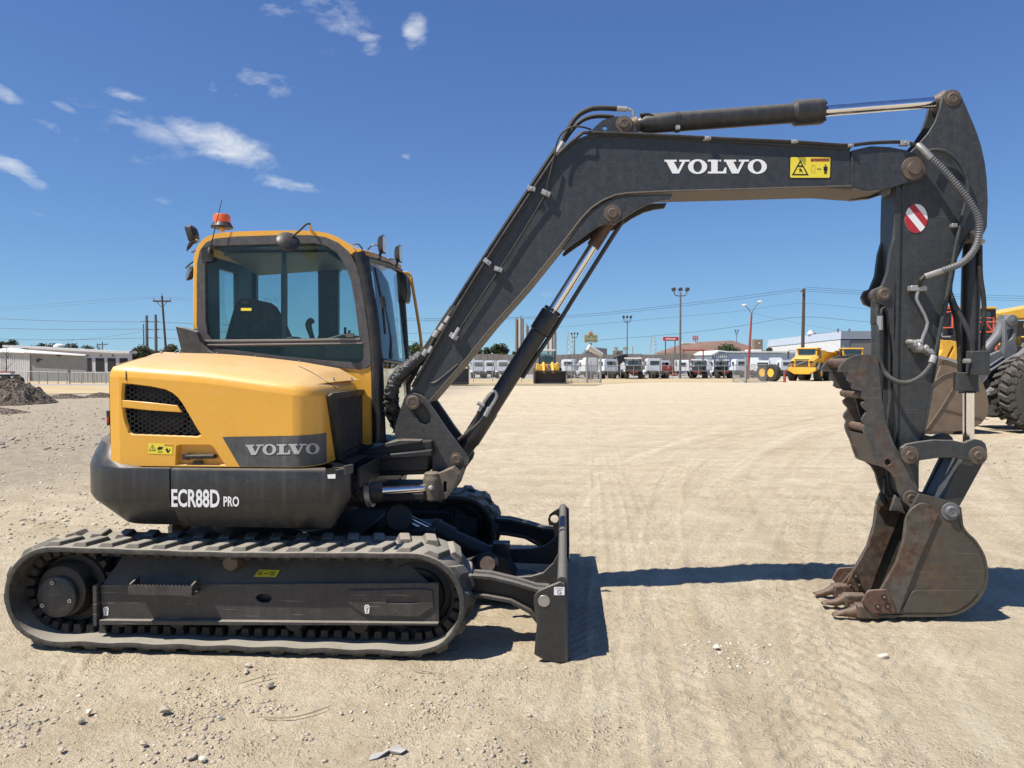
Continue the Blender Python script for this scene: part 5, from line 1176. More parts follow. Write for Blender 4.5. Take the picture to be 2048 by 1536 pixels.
d = (p1 - p0).normalized(); u1 = Vector((0, 1, 0)); u2 = d.cross(u1)
c = p0.lerp(p1, .607)
for k in range(8): a = 2 * PI * k / 8; o = c + (u1 * math.cos(a) + u2 * math.sin(a)) * .056; m.cyl(o, o + d * .022, .011, 8)
m.build('gland_bolts', bcy)
m = mb('skirt_paint'); m.tube([P(1246, 441, 5.58), P(1222, 478, 5.58), P(1148, 595, 5.60), P(1107, 662, 5.61), P(1073, 712, 5.62), P(1044, 756, 5.62)], .017, 10); m.build('guard_rod', bcy)
m = mb('silver_metal'); 
m.tube([P(958, 822, 5.42), P(970, 800, 5.42), P(985, 783, 5.42), P(993, 788, 5.42), P(990, 800, 5.42), P(974, 824, 5.42)], .011, 8, sub=4); m.build('hard_pipe', bcy)
m = mb('zinc'); m.tube([P(955, 806, 5.40), P(968, 812, 5.40)], .014, 8); m.tube([P(979, 815, 5.40), P(970, 832, 5.4)], .016, 8); m.build('pipe_clamp', bcy)
m = mb('black_rubber'); m.tube([P(973, 826, 5.40), P(962, 842, 5.4), P(940, 862, 5.4), P(917, 880, 5.42)], .013, 8, sub=4); m.tube([P(958, 822, 5.42), P(950, 845, 5.42), P(930, 868, 5.42)], .013, 8, sub=4); m.build('hose', bcy)

# ---------------------------------------------------------------- arm cylinder
p0 = mid(1248, 248, YB0); p1 = mid(1905, 197, YA0)
q0, q1 = P(1272, 249, 5.60), P(1640, 223, 5.60)
m = mb('skirt_paint'); m.tube([q0, P(1290, 248, 5.6), P(1352, 244, 5.6), P(1583, 227, 5.6), P(1590, 226.5, 5.6), P(1640, 223, 5.6), P(1645, 222.6, 5.6)], [.040, .070, .070, .070, .092, .092, .085], 32); ac = m.build('arm_cylinder', EX, label='arm cylinder along the top of the boom', ang=40)
m = mb('pin_metal'); m.tube([p0 + Vector((0, -.11, 0)), p0 + Vector((0, .11, 0))], .058, 22); m.tube([p0, P(1276, 247, 5.6)], [.05, .06], 18); m.build('cylinder_eye', ac)
m = mb('chrome'); m.tube([P(1640, 223, 5.6), P(1872, 204.5, 5.6)], .038, 30); m.build('cylinder_rod', ac)
m = mb('pin_metal'); m.tube([P(1868, 205, 5.6), P(1890, 199, 5.6)], [.042, .065], 18); m.tube([p1 + Vector((0, -.10, 0)), p1 + Vector((0, .10, 0))], .060, 22); m.build('rod_eye', ac)
m = mb('black_plastic'); a, b = P(1350, 244.5, 5.6), P(1358, 244, 5.6); m.cyl(a, b, .076, 28); c = P(1355, 256, 5.52); m.mat('zinc').box(c.x - .014, c.x + .014, c.y - .03, c.y, c.z - .014, c.z + .012); m.build('band_clamp', ac)
m = mb('black_plastic'); d = (q1 - q0).normalized(); u1 = Vector((0, 1, 0)); u2 = d.cross(u1); c = P(1644, 222.7, 5.6)
for k in range(10): a = 2 * PI * k / 10; o = c + (u1 * math.cos(a) + u2 * math.sin(a)) * .070; m.cyl(o, o + d * .018, .011, 8)
m.build('gland_bolts', ac)

# ---------------------------------------------------------------- pipes and hoses on the boom
def pipe(pts, r, mat, name, parent, sub=5, n=10): m = mb(mat); m.tube([P(*p) for p in pts], r, n, sub=sub); return m.build(name, parent)
pipe([(826, 772, 5.42), (900, 640, 5.42), (968, 528, 5.42), (1104, 322, 5.42), (1112, 312, 5.42), (1160, 270, 5.42), (1172, 265.5, 5.42), (1197, 266, 5.42), (1285, 269, 5.42), (1460, 278, 5.42), (1590, 284, 5.42), (1690, 290.5, 5.42), (1740, 286, 5.42), (1800, 284, 5.42), (1832, 290, 5.42)], .0125, 'black_plastic', 'hard_pipe', boom, sub=3)
pipe([(815, 772, 5.50), (890, 640, 5.50), (960, 528, 5.50), (1098, 318, 5.50), (1112, 300, 5.5)], .016, 'black_plastic', 'hard_pipe', boom, sub=3)
pipe([(1200, 275, 5.5), (1285, 274, 5.5), (1460, 283, 5.5), (1590, 289, 5.5), (1700, 294, 5.5)], .010, 'black_plastic', 'hard_pipe', boom)
pipe([(1108, 316, 5.40), (1096, 365, 5.40), (1090, 390, 5.41), (1050, 458, 5.42), (1000, 537, 5.42), (950, 612, 5.42), (917, 662, 5.42)], .007, 'black_rubber', 'thin_hose', boom)
for a, b, Y, w in ((1092, 387, 5.42, 9), (997, 539, 5.42, 8), (975, 524, 5.42, 8), (1063, 378, 5.42, 8), (908, 673, 5.42, 9), (1415, 277, 5.42, 6), (1588, 284, 5.42, 6), (1410, 280, 5.44, 5), (1700, 292, 5.42, 5), (1808, 287, 5.42, 8)):
    c = P(a, b, Y); k = w / F * 5.4; m = mb('zinc'); m.box(c.x - k, c.x + k, Y - .022, Y + .02, c.z - k * .55, c.z + k * .55, rot=Matrix.Rotation(random.uniform(.2, .9) if a < 1100 else 0, 3, 'Y')); m.cyl(c + Vector((0, -.03, 0)), c + Vector((0, -.02, 0)), .008, 8); m.build('pipe_clamp', boom, bevel=.002)
pipe([(1111, 310, 5.48), (1120, 292, 5.48), (1135, 262, 5.48), (1152, 235, 5.48), (1175, 220, 5.48), (1200, 216, 5.48), (1236, 217.5, 5.48)], .0185, 'black_rubber', 'hose', boom)
pipe([(1118, 300, 5.56), (1135, 272, 5.56), (1155, 248, 5.56), (1175, 236, 5.56), (1200, 232, 5.56), (1228, 234, 5.56)], .016, 'black_rubber', 'hose', boom)
pipe([(1109, 312, 5.38), (1114, 285, 5.38), (1125, 265, 5.38), (1145, 254, 5.38), (1165, 254, 5.38), (1182, 259, 5.42)], .0065, 'black_rubber', 'thin_hose', boom)
pipe([(1234, 217.3, 5.48), (1254, 218.5, 5.48)], .019, 'zinc', 'hose_fitting', boom, 0); pipe([(1254, 218, 5.48), (1264, 221, 5.48), (1268, 232, 5.48)], .010, 'zinc', 'hose_fitting', boom, 3)
pipe([(1280, 230, 5.55), (1296, 229, 5.55), (1306, 233, 5.55)], .012, 'black_plastic', 'hard_pipe', boom, 3)
pipe([(1114, 306, 5.46), (1126, 284, 5.46)], .021, 'silver_metal', 'hose_fitting', boom, 0); pipe([(905, 678, 5.4), (918, 656, 5.41)], .014, 'zinc', 'hose_fitting', boom, 0)
# dusty hoses feeding the boom foot, in a crumpled black sleeve
for k, (dx, dY) in enumerate(((0, 0), (8, .07), (-7, .10), (4, .16))):
    pipe([(912 + dx, 612, 5.5 + dY), (890 + dx, 645, 5.48 + dY), (868 + dx, 680, 5.46 + dY), (845 + dx, 712, 5.45 + dY), (820 + dx, 740, 5.45 + dY)], .016, 'black_rubber', 'hose', boom)
for a, b in ((884, 655), (872, 668), (862, 700), (850, 706), (896, 640)):
    pipe([(a - 4, b + 6, 5.44), (a + 4, b - 6, 5.44)], .022, 'zinc', 'hose_fitting', boom, 0)
def crumple(pts, r, name, parent, seed):
    rr = random.Random(seed); m = mb('sleeve'); q = [P(*p) for p in pts]; n = 16
    tmp = MB(); tmp.tube(q, r, n, sub=10); k = len(tmp.v) // n; vs = []
    for i in range(k):
        c = sum((Vector(v) for v in tmp.v[i * n:(i + 1) * n]), Vector()) / n
        for j in range(n):
            v = Vector(tmp.v[i * n + j]); f_ = max(0, min(1, (i / k - .30) * 3)); w = 1 + f_ * (.16 * math.sin(i * .93 + 2.4 * math.sin(j * .8 + i * .21)) + .10 * math.sin(i * 2.1 + j)) + rr.uniform(-.06, .06) * (.3 + f_); vs.append(c + (v - c) * w)
    m.add(vs, tmp.f); return m.build(name, parent, ang=50)
crumple([(845, 712, 5.46), (825, 728, 5.44), (804, 746, 5.42), (789, 766, 5.42), (783, 788, 5.42), (783, 812, 5.45), (790, 835, 5.5), (800, 858, 5.55)], .052, 'hose_sleeve', boom, 1)

# ---------------------------------------------------------------- arm
YA0, YA1 = 5.49, 5.71
armo = [(1886, 190), (1892, 182), (1904, 178), (1915, 182), (1923, 192), (1934, 217), (1945, 243), (1955, 268), (1963, 293), (1970, 325), (1974, 359), (1976, 403), (1974, 454), (1968, 467), (1948, 472), (1936, 474), (1928, 482), (1925, 490), (1911, 517), (1904, 557), (1894, 604), (1878, 674), (1873, 716), (1859, 804), (1843, 881), (1838, 930), (1838, 975), (1836, 1003), (1822, 1010), (1808, 1004), (1800, 985), (1796, 940), (1796, 857), (1797, 680), (1802, 440), (1803, 380), (1806, 345), (1820, 305), (1837, 288), (1855, 268), (1870, 244), (1880, 217)]
m = mb('arm_paint'); m.prism(PZ(armo, YA0), YA0, YA0 + .025); arm = m.build('arm', EX, bevel=.003, label='dipper arm hanging straight down')
m = mb('arm_paint'); m.prism(PZ(armo, YA0), YA1 - .025, YA1); m.build('far_plate', arm, bevel=.003)
lowb = [(1806, 372), (1840, 395), (1900, 410), (1950, 380), (1960, 440), (1940, 466), (1920, 482), (1905, 510), (1898, 557), (1888, 604), (1873, 674), (1868, 716), (1854, 804), (1838, 881), (1834, 930), (1834, 975), (1820, 1000), (1806, 985), (1800, 940), (1801, 857), (1802, 680), (1806, 440)]
m = mb('arm_paint'); m.prism(PZ(lowb, YA0), YA0 + .026, YA1 - .026); m.build('core', arm)
m = mb('arm_paint'); m.prism(PZ([(1790, 370), (1802, 378), (1801, 440), (1796, 680), (1795, 860), (1786, 900), (1786, 680), (1788, 440)], YA0), YA0 - .012, YA1 + .012); m.build('rear_flange', arm, bevel=.003)
m = mb('arm_paint'); m.strip(PZ([(1935, 470), (1925, 487), (1910, 517), (1903, 557), (1893, 604), (1877, 674), (1872, 716), (1858, 804), (1843, 881)], YA0), .012, YA0 - .010, YA1 + .010); m.build('front_flange', arm, bevel=.002)
for a, b, r in ((1905, 196, .058),): pin(arm, a, b, YA0, .040, .012, 'pin_metal', boss=r)
# round red and white reflector
c = P(1832, 437, YA0 - .001); m = mb('white_print'); RX, RZ_ = .077, .101; m.prism(circ(c.x, c.z, RX, 36, RZ_), YA0 - .003, YA0 - .001)
def clip_band(o0, o1):
    pts = []; d = Vector((.62, -.78)); nn = Vector((.78, .62)); K = 26
    q1, q2 = [], []
    for k in range(K + 1):
        o = o0 + (o1 - o0) * k / K; a = (d.x / RX) ** 2 + (d.y / RZ_) ** 2; b_ = 2 * (nn.x * o * d.x / RX ** 2 + nn.y * o * d.y / RZ_ ** 2); c_ = (nn.x * o / RX) ** 2 + (nn.y * o / RZ_) ** 2 - 1
        D = b_ * b_ - 4 * a * c_
        if D <= 0: continue
        t1, t2 = (-b_ - math.sqrt(D)) / 2 / a, (-b_ + math.sqrt(D)) / 2 / a
        q1.append((c.x + nn.x * o + d.x * t1, c.z + nn.y * o + d.y * t1)); q2.append((c.x + nn.x * o + d.x * t2, c.z + nn.y * o + d.y * t2))
    return q1 + q2[::-1]
m.mat('red_print'); m.prism(clip_band(.010, .052), YA0 - .004, YA0 - .003); m.prism(clip_band(-.12, -.034), YA0 - .004, YA0 - .003); m.build('reflector', arm, label='oval red and white striped sticker', ang=0)
# thumb mounting ears on the rear face
m = mb('arm_paint'); m.prism(PZ([(1790, 470), (1792, 640), (1788, 720), (1776, 630), (1770, 612), (1752, 604), (1746, 590), (1752, 577), (1764, 572), (1775, 545), (1781, 500)], YA0 - .01), YA0 - .012, YA0 + .03); m.build('thumb_ear', arm, bevel=.004)
m = mb('arm_paint'); m.prism(PZ([(1790, 470), (1792, 640), (1788, 720), (1776, 630), (1770, 612), (1752, 604), (1746, 590), (1752, 577), (1764, 572), (1775, 545), (1781, 500)], YA0 - .01), YA1 - .03, YA1 + .012); m.build('thumb_ear', arm, bevel=.004)
pin(arm, 1767, 588, YA0 - .012, .038, .02, 'pin_metal', boss=.05)
# ---- bucket cylinder
m = mb('skirt_paint'); m.tube([P(1944, 484, 5.6), P(1943, 520, 5.6), P(1940, 640, 5.6), P(1938, 765, 5.6), P(1937, 783, 5.6)], [.055, .062, .062, .062, .07], 28); bk = m.build('bucket_cylinder', EX, label='bucket cylinder behind the arm')
m = mb('chrome'); m.tube([P(1937, 775, 5.6), P(1937, 892, 5.6)], .036, 28); m.build('cylinder_rod', bk)
m = mb('arm_paint'); c = P(1958, 727, 5.5); m.box(P(1939, 727, 5.46).x, P(1977, 727, 5.46).x, 5.44, 5.51, P(1958, 750, 5.46).z, P(1958, 702, 5.46).z); m.build('guard_box', bk, bevel=.004)
m = mb('arm_paint'); m.box(P(1916, 763, 5.50).x, P(1957, 763, 5.50).x, 5.50, 5.57, P(1937, 782, 5.50).z, P(1937, 745, 5.50).z); m.build('gland_guard', bk, bevel=.004)
m = mb('black_plastic')
for k in range(6): a = P(1920 + 6 * k, 783, 5.52); m.cyl(a, a - Vector((0, 0, .012)), .009, 8)
m.build('gland_bolts', bk)
m = mb('pin_metal'); c = mid(1945, 474, YA0 + .03); m.tube([c + Vector((0, -.13, 0)), c + Vector((0, .13, 0))], .042, 22); m.build('pin', bk)
m = mb('silver_metal'); m.tube([P(1965, 483, 5.46), P(1965, 483, 5.42)], .018, 10); m.build('fitting', bk); m = mb('silver_metal'); m.tube([P(1927, 722, 5.44), P(1940, 722, 5.44)], .016, 8); m.build('fitting', bk)
# ---- links
lk = [(1801, 906), (1803, 896), (1815, 888), (1841, 883.5), (1868, 880), (1908, 881), (1930, 885.5), (1940, 881), (1952, 878), (1964, 881), (1972, 888), (1975, 901), (1973, 917), (1966, 925), (1957, 928), (1939, 922), (1908, 915.5), (1875, 916), (1841, 921), (1830, 927), (1818, 928), (1807, 922)]
for ya in (5.36, 5.80):
    m = mb('arm_paint'); m.prism(PZ(lk, 5.36), ya, ya + .04); o = m.build('link_bar', EX, bevel=.006)
    if ya < 5.5:
        for a, b in ((1820, 910), (1956, 911)): pin(o, a, b, ya, .030, .016, boss=.062)
m = mb('pin_metal')
for a, b in ((1820, 910), (1956, 911)): c = P(a, b, 5.4); m.tube([c, c + Vector((0, .42, 0))], .038, 20)
m.build('link_pins', EX)
m = mb('arm_paint')
m.prism(PZ([(1935, 895), (1972, 905), (1966, 928), (1920, 1012), (1884, 1000)], 5.45), 5.45, 5.485); m.prism(PZ([(1935, 895), (1972, 905), (1966, 928), (1920, 1012), (1884, 1000)], 5.45), 5.72, 5.755)
q = PZ([(1930, 915), (1960, 925), (1912, 1008), (1886, 1000)], 5.45); m.prism(q, 5.486, 5.719); m.build('power_link', EX, bevel=.004)
# ---- bucket
YK0, YK1 = 5.32, 5.84
side = [(1838, 987), (1870, 994), (1906, 1004), (1918, 1012), (1919, 1030), (1917, 1037), (1922, 1054), (1932, 1069), (1946, 1080), (1959, 1100), (1967, 1117), (1971, 1140), (1971, 1160), (1966, 1178), (1958, 1192), (1941, 1209), (1920, 1222), (1895, 1228), (1850, 1229), (1797, 1228), (1731, 1231), (1724, 1228), (1740, 1205), (1762, 1178), (1792, 1126), (1806, 1080), (1811, 1040), (1824, 1012)]
sz = PZ(side, YK0)
m = mb('bucket_steel'); m.prism(sz, YK0, YK0 + .022); buc = m.build('bucket', EX, bevel=.003, label='worn digging bucket standing on its edge')
m = mb('bucket_steel'); m.prism(sz[3:], YK1 - .022, YK1); m.build('far_side_plate', buc, bevel=.003)
shell = [(1915, 1034), (1922, 1054), (1932, 1069), (1946, 1080), (1959, 1100), (1967, 1117), (1971, 1140), (1971, 1160), (1966, 1178), (1958, 1192), (1941, 1209), (1920, 1222), (1895, 1228), (1850, 1229), (1797, 1229), (1722, 1233)]
m = mb('bucket_steel'); m.strip(smooth(PZ(shell, YK0), 1, False), .016, YK0 - .006, YK1 + .006); m.build('shell', buc, ang=50)
m = mb('bucket_steel'); m.strip(PZ([(1826, 1012), (1860, 1015), (1900, 1020), (1925, 1052)], YK0), -.014, YK0 + .02, YK1 - .02); m.build('top_plate', buc)
for ya in (5.44, 5.72):
    m = mb('arm_paint'); m.prism(PZ([(1800, 968), (1826, 972), (1838, 986), (1906, 1004), (1920, 1014), (1922, 1030), (1925, 1056), (1870, 1040), (1815, 1020), (1800, 1000)], 5.44), ya - .02, ya + .015); m.build('ear_plate', buc, bevel=.003)
pin(buc, 1901, 1023, YK0 - .002, .040, .03, 'loader_grey', boss=.062)
for q_ in ([(1752, 1008), (1762, 984), (1772, 998), (1770, 1014), (1758, 1011)], [(1781, 1022), (1791, 990), (1800, 998), (1813, 1030), (1806, 1026), (1796, 1022)]):
    yq = 5.42 if q_[0][0] > 1760 else 5.74; m = mb('thumb_steel'); m.prism(PZ(q_, yq), yq, yq + .03); m.build('stop_lug', buc, bevel=.004)
m = mb('silver_metal'); c = P(1901, 1023, 5.35); m.tube([c, c + Vector((0, .45, 0))], .035, 20); m.build('bucket_pin', buc)
bev = PZ([(1825, 1180), (1950, 1180), (1955, 1184), (1936, 1206), (1915, 1220), (1895, 1225), (1808, 1224), (1803, 1219)], YK0); m = mb('bucket_steel'); m.prism(roundp(bev, .15, 2), YK0 - .008, YK0 - .0005); m.build('wear_plate', buc, bevel=.002)
wr = [(1812, 1032), (1821, 1019), (1832, 1010), (1841, 1006), (1850, 1006), (1858, 1009), (1877, 1027), (1856, 1078), (1836, 1124), (1816, 1175), (1798, 1224), (1737, 1227), (1762, 1178), (1776, 1155), (1792, 1126), (1804, 1093), (1810, 1062)]
m = mb('rusty_steel'); m.prism(PZ(wr, YK0 - .012), YK0 - .018, YK0 - .001); m.build('side_cutter', buc, bevel=.003)
wr2 = [(a, b) for a, b in wr]
m = mb('rusty_steel'); m.prism(PZ(wr2, YK0 - .012), YK1 - .05, YK1 - .024); m.build('side_cutter', buc, bevel=.003)
bp = [(1736, 1181), (1773, 1179), (1780, 1187), (1788, 1208), (1791, 1226), (1742, 1227), (1734, 1218), (1723, 1205)]
for ya, yb, near_ in ((YK0 - .042, YK0 - .019, True), (YK1 + .001, YK1 + .025, False)):
    m = mb('rust_steel'); m.prism(roundp(PZ(bp, YK0 - .04), .2, 2), ya, yb); o = m.build('corner_cutter', buc, bevel=.004)
    for a, b in ((1768, 1194), (1755, 1213), (1775, 1213)):
        c = P(a, b, YK0 - .04); yy = ya if near_ else YK1 - .06; m = mb('dark_metal'); m.lathe((c.x, yy, c.z), (0, -1, 0), [(-.002, .018), (.003, .019)], 14); m.mat('pin_metal').lathe((c.x, yy, c.z), (0, -1, 0), [(0, .010), (.014, .010), (.016, .006)], 8); m.build('bolt', o)
m = mb('rust_steel'); m.prism(PZ([(1672, 1165), (1687, 1145), (1715, 1146), (1728, 1168), (1700, 1182)], YK1), YK1 - .0, YK1 + .022); m.build('corner_cutter', buc, bevel=.004)
m = mb('rust_steel'); a, b = P(1722, 1229, YK0), P(1792, 1237, YK0); m.box(a.x, b.x, YK0 - .005, YK1 + .005, .012, .040); m.build('lip', buc, bevel=.006)
tips = [((1665, 1240), 5.34), ((1645, 1221), 5.575), ((1628, 1201), 5.81)]
for k, ((a, b), Y) in enumerate(tips):
    tp = P(a, b, Y); tp.z = max(tp.z, .012); bx = P(1740, 1226, YK0).x; rows_ = []
    secs = [(0, .008, .050, .0), (.03, .016, .056, .006), (.09, .028, .052, .022), (.15, .044, .058, .034), (.17, .054, .080, .036), (.30, .056, .084, .034)]
    X0_, X1_ = tp.x, bx + .05
    for (t, hh, ww, dz) in secs:
        x = X0_ + (X1_ - X0_) * t / .30; z = tp.z + dz + .010; jit = random.Random(k * 7 + int(t * 100)); r_ = [(x + jit.uniform(-.006, .006), Y + ww * .55 * math.cos(q) * jit.uniform(.85, 1.12), z + hh * math.sin(q) * jit.uniform(.8, 1.15) + .008 * math.sin(t * 40 + k)) for q in np.linspace(0, 2 * PI, 9)[:-1]]; rows_.append(r_ + r_[:1])
    m = mb('rust_steel'); m.grid(rows_); m.add(rows_[0][:-1], [tuple(range(8))]); m.add(rows_[-1][:-1], [tuple(range(8))]); m.build('tooth', buc, bevel=.0, ang=60)
    m = mb('rusty_steel'); c = Vector((X0_ + (X1_ - X0_) * .72, Y, tp.z + .045)); m.box(c.x - .06, c.x + .07, Y - .046, Y + .046, c.z - .045, c.z + .05); m.build('tooth_adapter', buc, bevel=.016, seg=3)
# ---- thumb
th = [(1678, 744), (1680, 734), (1686, 726), (1695, 718), (1706, 713), (1718, 710), (1731, 709), (1753, 709), (1757, 728), (1758, 746), (1762, 784), (1766, 813), (1769, 835), (1774, 850), (1788, 888), (1800, 908), (1815, 923), (1823, 938), (1828, 952), (1835, 975), (1839, 990), (1838, 1003), (1830, 1011), (1819, 1012), (1806, 1003), (1799, 985), (1793, 961), (1784, 946), (1770, 936), (1753, 930), (1746, 912), (1740, 892), (1731, 872), (1728, 860), (1731, 850), (1725, 840), (1728, 832), (1735, 823), (1725, 812), (1724, 806), (1731, 801), (1722, 795), (1724, 782), (1712, 780), (1704, 775), (1706, 766), (1695, 760), (1697, 744), (1688, 744)]
YT0, YT1 = 5.40, 5.78
m = mb('thumb_steel'); m.prism(PZ(th, YT0), YT0, YT0 + .032, [circ(*PZ([(1776, 924)], YT0)[0], .024, 14)]); thb = m.build('thumb', EX, label='serrated steel thumb with rusty cross bars')
m = mb('thumb_steel'); m.prism(PZ(th, YT0), YT1 - .032, YT1); m.build('far_plate', thb)
for a, b, r in ((1698, 726, .034), (1722, 790, .026), (1740, 858, .030)):
    c = P(a, b, YT0 + .02); m = mb('rust_steel'); m.tube([c, c + Vector((0, .34, 0))], r, 14); m.build('cross_bar', thb)
m = mb('thumb_steel'); m.prism(PZ([(1733, 870), (1745, 872), (1770, 930), (1756, 932)], YT0), YT0 + .03, YT1 - .03); m.build('web_plate', thb)
m = mb('dark_metal'); m.prism(PZ([(1706, 730), (1716, 728), (1745, 800), (1748, 850), (1738, 850)], YT0), YT0 + .12, YT0 + .135); m.build('web_plate', thb)
pin(thb, 1822, 996, YT0, .026, .01, 'pin_metal', boss=.055)
m = mb('arm_paint'); c1_, c2_ = P(1757, 590, 5.60), P(1757, 905, 5.60); m.tube([c1_ + Vector((0, 0, -.03)), c1_.lerp(c2_, .18), c1_.lerp(c2_, .185), c1_.lerp(c2_, .6)], [.05, .055, .05, .05], 22); tc = m.build('thumb_cylinder', EX)
m = mb('pin_metal'); m.tube([c1_ + Vector((0, -.12, 0)), c1_ + Vector((0, .12, 0))], .052, 22); m.build('cylinder_eye', tc)
m = mb('chrome'); m.tube([c1_.lerp(c2_, .6), c2_], .028, 18); m.build('cylinder_rod', tc)
# ---- hoses on the arm
def spring(pts, r, name, parent):
    m = mb('arm_paint'); q = [P(*p) for p in pts]; t = MB(); t.tube(q, r, 14, sub=8); 
    pos = [sum((Vector(v) for v in t.v[i * 14:(i + 1) * 14]), Vector()) / 14 for i in range(len(t.v) // 14)]
    ln = [0]
    for a, b in zip(pos, pos[1:]): ln.append(ln[-1] + (b - a).length)
    N = int(ln[-1] / .0045); fine = []; j = 0
    for i in range(N + 1):
        s_ = ln[-1] * i / N
        while j < len(ln) - 2 and ln[j + 1] < s_: j += 1
        fine.append(pos[j].lerp(pos[j + 1], (s_ - ln[j]) / max(ln[j + 1] - ln[j], 1e-6)))
    m.mat('loader_grey').tube(fine, r, 12, rf=lambda i: r * (1.0 if i % 4 in (0, 1) else .80)); return m.build(name, parent, ang=80)
spring([(1862, 316, 5.36), (1885, 338, 5.35), (1915, 372, 5.34), (1942, 408, 5.34), (1957, 440, 5.35), (1958, 470, 5.36), (1948, 500, 5.36), (1925, 525, 5.36), (1898, 537, 5.37), (1884, 541, 5.38)], .024, 'spring_hose', arm)
pipe([(1836, 290, 5.40), (1845, 298, 5.38), (1864, 318, 5.36)], .023, 'silver_metal', 'hose_fitting', arm, 2); pipe([(1886, 541, 5.38), (1862, 549, 5.38), (1850, 553, 5.39)], .020, 'zinc', 'hose_fitting', arm, 0)
pipe([(1850, 553, 5.4), (1842, 560, 5.4), (1840, 572, 5.42)], .015, 'dark_metal', 'hose_fitting', arm, 2)
m = mb('zinc'); c = P(1836, 577, 5.44); m.box(c.x - .055, c.x + .055, 5.42, 5.485, c.z - .018, c.z + .020); m.build('block', arm, bevel=.006)
pipe([(1836, 583, 5.43), (1833, 598, 5.43), (1842, 616, 5.43), (1855, 645, 5.43), (1848, 668, 5.43), (1842, 685, 5.43)], .011, 'silver_metal', 'hard_pipe', arm, 2)
m = mb('zinc'); rr = random.Random(5)
for a, b, r in ((1828, 688, .032), (1838, 694, .04), (1850, 697, .034), (1860, 704, .026), (1822, 684, .02), (1840, 684, .02)):
    c = P(a, b, 5.44); m.lathe(c + Vector((0, .045, 0)), (0, -1, 0), [(0, r), (.03, r), (.06, r * .8), (.075, r * .45)], 10)
m.tube([P(1855, 700, 5.42), P(1868, 710, 5.42)], .017, 8); m.build('valve', arm, ang=25)
pipe([(1868, 708, 5.41), (1866, 718, 5.40), (1858, 736, 5.38), (1838, 756, 5.36), (1812, 766, 5.36), (1786, 760, 5.38), (1768, 742, 5.42), (1758, 712, 5.44), (1757, 670, 5.45), (1760, 640, 5.45)], .0165, 'arm_paint', 'hose', arm)
pipe([(1868, 712, 5.40), (1863, 726, 5.39)], .022, 'zinc', 'hose_fitting', arm, 0); pipe([(1760, 660, 5.45), (1760, 632, 5.45)], .020, 'zinc', 'hose_fitting', arm, 0)
pipe([(1762, 634, 5.45), (1763, 620, 5.46), (1770, 616, 5.48)], .012, 'dark_metal', 'hard_pipe', arm, 2)
pipe([(1852, 304, 5.42), (1872, 300, 5.44), (1895, 306, 5.45), (1918, 325, 5.45), (1932, 352, 5.45), (1936, 385, 5.45), (1928, 420, 5.46), (1920, 455, 5.46), (1910, 500, 5.46), (1900, 560, 5.46), (1890, 610, 5.46), (1874, 690, 5.46), (1868, 712, 5.46)], .0125, 'arm_paint', 'hard_pipe', arm, 4)
pipe([(1903, 540, 5.52), (1900, 590, 5.52), (1912, 640, 5.52), (1918, 690, 5.52), (1920, 745, 5.52)], .016, 'black_rubber', 'hose', arm)
pipe([(1900, 585, 5.48), (1912, 615, 5.46), (1930, 648, 5.44), (1942, 680, 5.44), (1945, 705, 5.46)], .0165, 'arm_paint', 'hose', arm)
pipe([(1960, 490, 5.52), (1961, 550, 5.52), (1968, 610, 5.52), (1966, 702, 5.52)], .016, 'black_rubber', 'hose', arm)
m = mb('silver_metal'); c = P(1904, 452, YA0); m.box(c.x - .018, c.x + .020, YA0 - .04, YA0, c.z - .015, c.z + .012); m.build('pipe_clamp', arm, bevel=.004)
# ================================================================== BACKGROUND
class Loc:
    """a spot on the ground D metres ahead of the camera under pixel column px0; its axes face the camera"""
    def __init__(s, px0, D): s.p = px0; s.D = D; v = W(px0, 768, D); s.o = Vector((v.x, v.y, 0))
    def x(s, px): return (px - s.p) * s.D / F
    def z(s, py): return W(s.p, py, s.D).z
    def pts(s, l): return [(s.x(a), s.z(b)) for a, b in l]
    def off(s, y):
        o = Loc(s.p, s.D); b = s
        o.x = lambda px: (px - 1024) * (b.D + y) / F - (b.p - 1024) * b.D / F
        o.z = lambda py: W(b.p, py, b.D + y).z
        return o
    def empty(s, name, label, cat, group=None, rz=0): return empty(name, s.o, TH + rz, label, cat, group)
def BX(m, L, px0, px1, py0, py1, y0, y1): return m.box(L.x(px0), L.x(px1), y0, y1, L.z(max(py0, py1)), L.z(min(py0, py1)))

